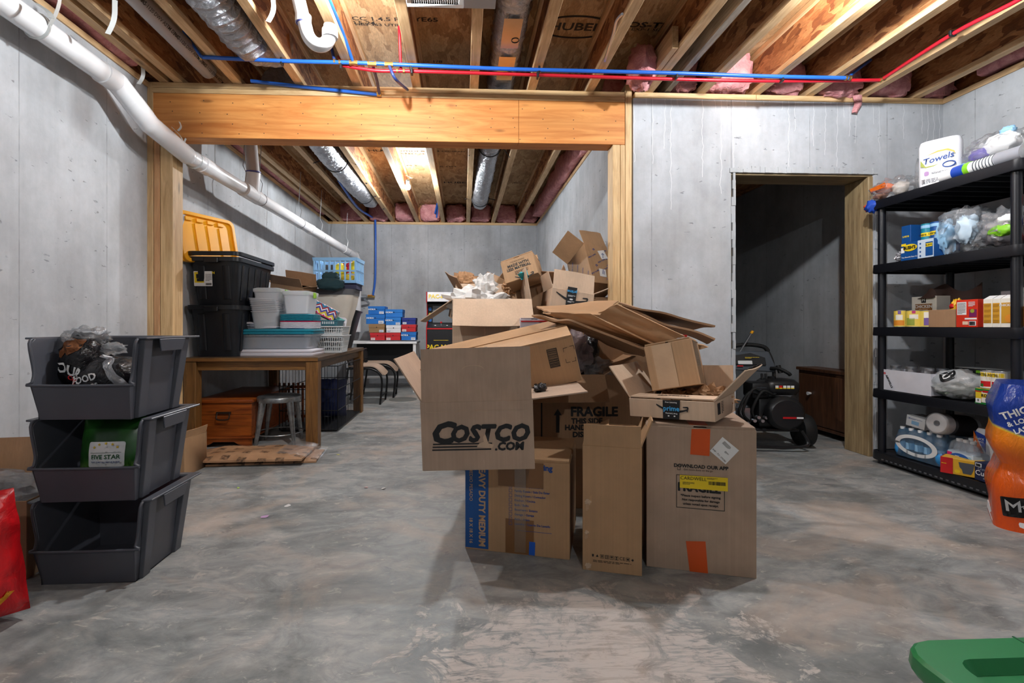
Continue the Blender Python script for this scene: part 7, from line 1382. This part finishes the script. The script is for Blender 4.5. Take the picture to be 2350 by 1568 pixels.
ex_.append(text(bp, 'Towels', LB(-.06, .30, (0, .98, .1), (0, -.1, 1)), .16, M_inkb, .03, .2))
ex_.append(decal(bp, 'black_panel', LB(.155, .125, (0, .12, 1), (0, -1, .12)), .15, .10, M_ink, .006)); conform(ex_, [body], (1, 0, 0), .002)
e2 = [polydecal(bp, 'emblem_stroke', LB(.185, .13, (0, .12, 1), (0, -1, .12)), [(-.03, -.03), (-.03, .03), (0, .005), (.03, .03), (.03, -.03), (.018, -.03), (.018, .01), (0, -.012), (-.018, .01), (-.018, -.03)], M_white), text(bp, "Member's\nMark", LB(.115, .125, (0, .12, 1), (0, -1, .12)), .022, M_white, .0)]
conform(e2, [body], (1, 0, 0), .004)
# green tote at lower right
gt = thing('storage_tote', 'green lidded storage tote in the lower right foreground', 'tote', (1.26, .62, 0))
gw, gd, gh = .78, .68, .36
G().loft([rrect(gw-.16, gd-.16, .05, 0), rrect(gw-.09, gd-.09, .05, gh-.03)]).obj('tub', P('dark_green_tub', (22, 96, 56), .4), gt, smooth=40)
G().loft([rrect(gw-.02, gd-.02, .06, gh-.045), rrect(gw, gd, .07, gh-.03), rrect(gw-.004, gd-.004, .07, gh-.006), rrect(gw-.016, gd-.016, .066, gh), rrect(gw-.13, gd-.13, .035, gh), rrect(gw-.155, gd-.155, .03, gh-.024)], False, True).obj('lid', M_grn, gt, smooth=40)
for i in range(16): G().box(-.11+.0145*i, -.108+.0145*i+.004, gd/2-.055, gd/2-.012, gh-.0005, gh+.0015).obj('grip_rib', M_grn, gt, smooth=0)
for x in (-.13, .13): G().box(x-.002, x+.002, gd/2-.075, gd/2-.004, gh-.0005, gh+.001).obj('lid_seam', P('dark_green_tub', (22, 96, 56), .4), gt, smooth=0)

# litter and sump cover on the slab
for k, (px, py, sz, rgb, lab) in enumerate(((607, 1187, .020, (196, 160, 200), 'pale purple paper scrap on the floor right of the grey bins'), (660, 1162, .018, (226, 222, 220), 'white paper scrap on the open floor before the paper packs'), (547, 1121, .009, (170, 200, 90), 'tiny lime green scrap on the floor below the paper packs'), (776, 1044, .014, (196, 196, 120), 'yellowish scrap on the floor by the table leg'), (840, 1120, .012, (232, 190, 190), 'pinkish scrap on the floor left of the moving box'), (880, 1122, .016, (216, 214, 210), 'thin whitish scrap on the floor beside the pinkish one'))):
    p_ = PZ(px, py, 0); o = G().sheet(lambda u, v: V(((u-.5)*2*sz*(.6+.4*math.sin(3*v)), (v-.5)*1.4*sz, .0008+.004*u*v)), 4, 3, .0008).obj('paper_scrap', P('scrap_%d' % k, rgb, .7)); o.location = (p_.x, p_.y, .0012); o.rotation_euler = (0, 0, k*.9); tag(o, lab, 'scrap', 'scraps on the floor')
p_ = PZ(925, 917, 0); o = G().lathe([(.0, .008), (.17, .008), (.185, .006), (.19, .0)], 32, cap=False).obj('sump_cover', P('sump_grey', (104, 106, 104), .8, bmp=.3)); o.location = (p_.x, p_.y, .0); tag(o, 'round grey cover set in the floor beyond the lettered box', 'cover')
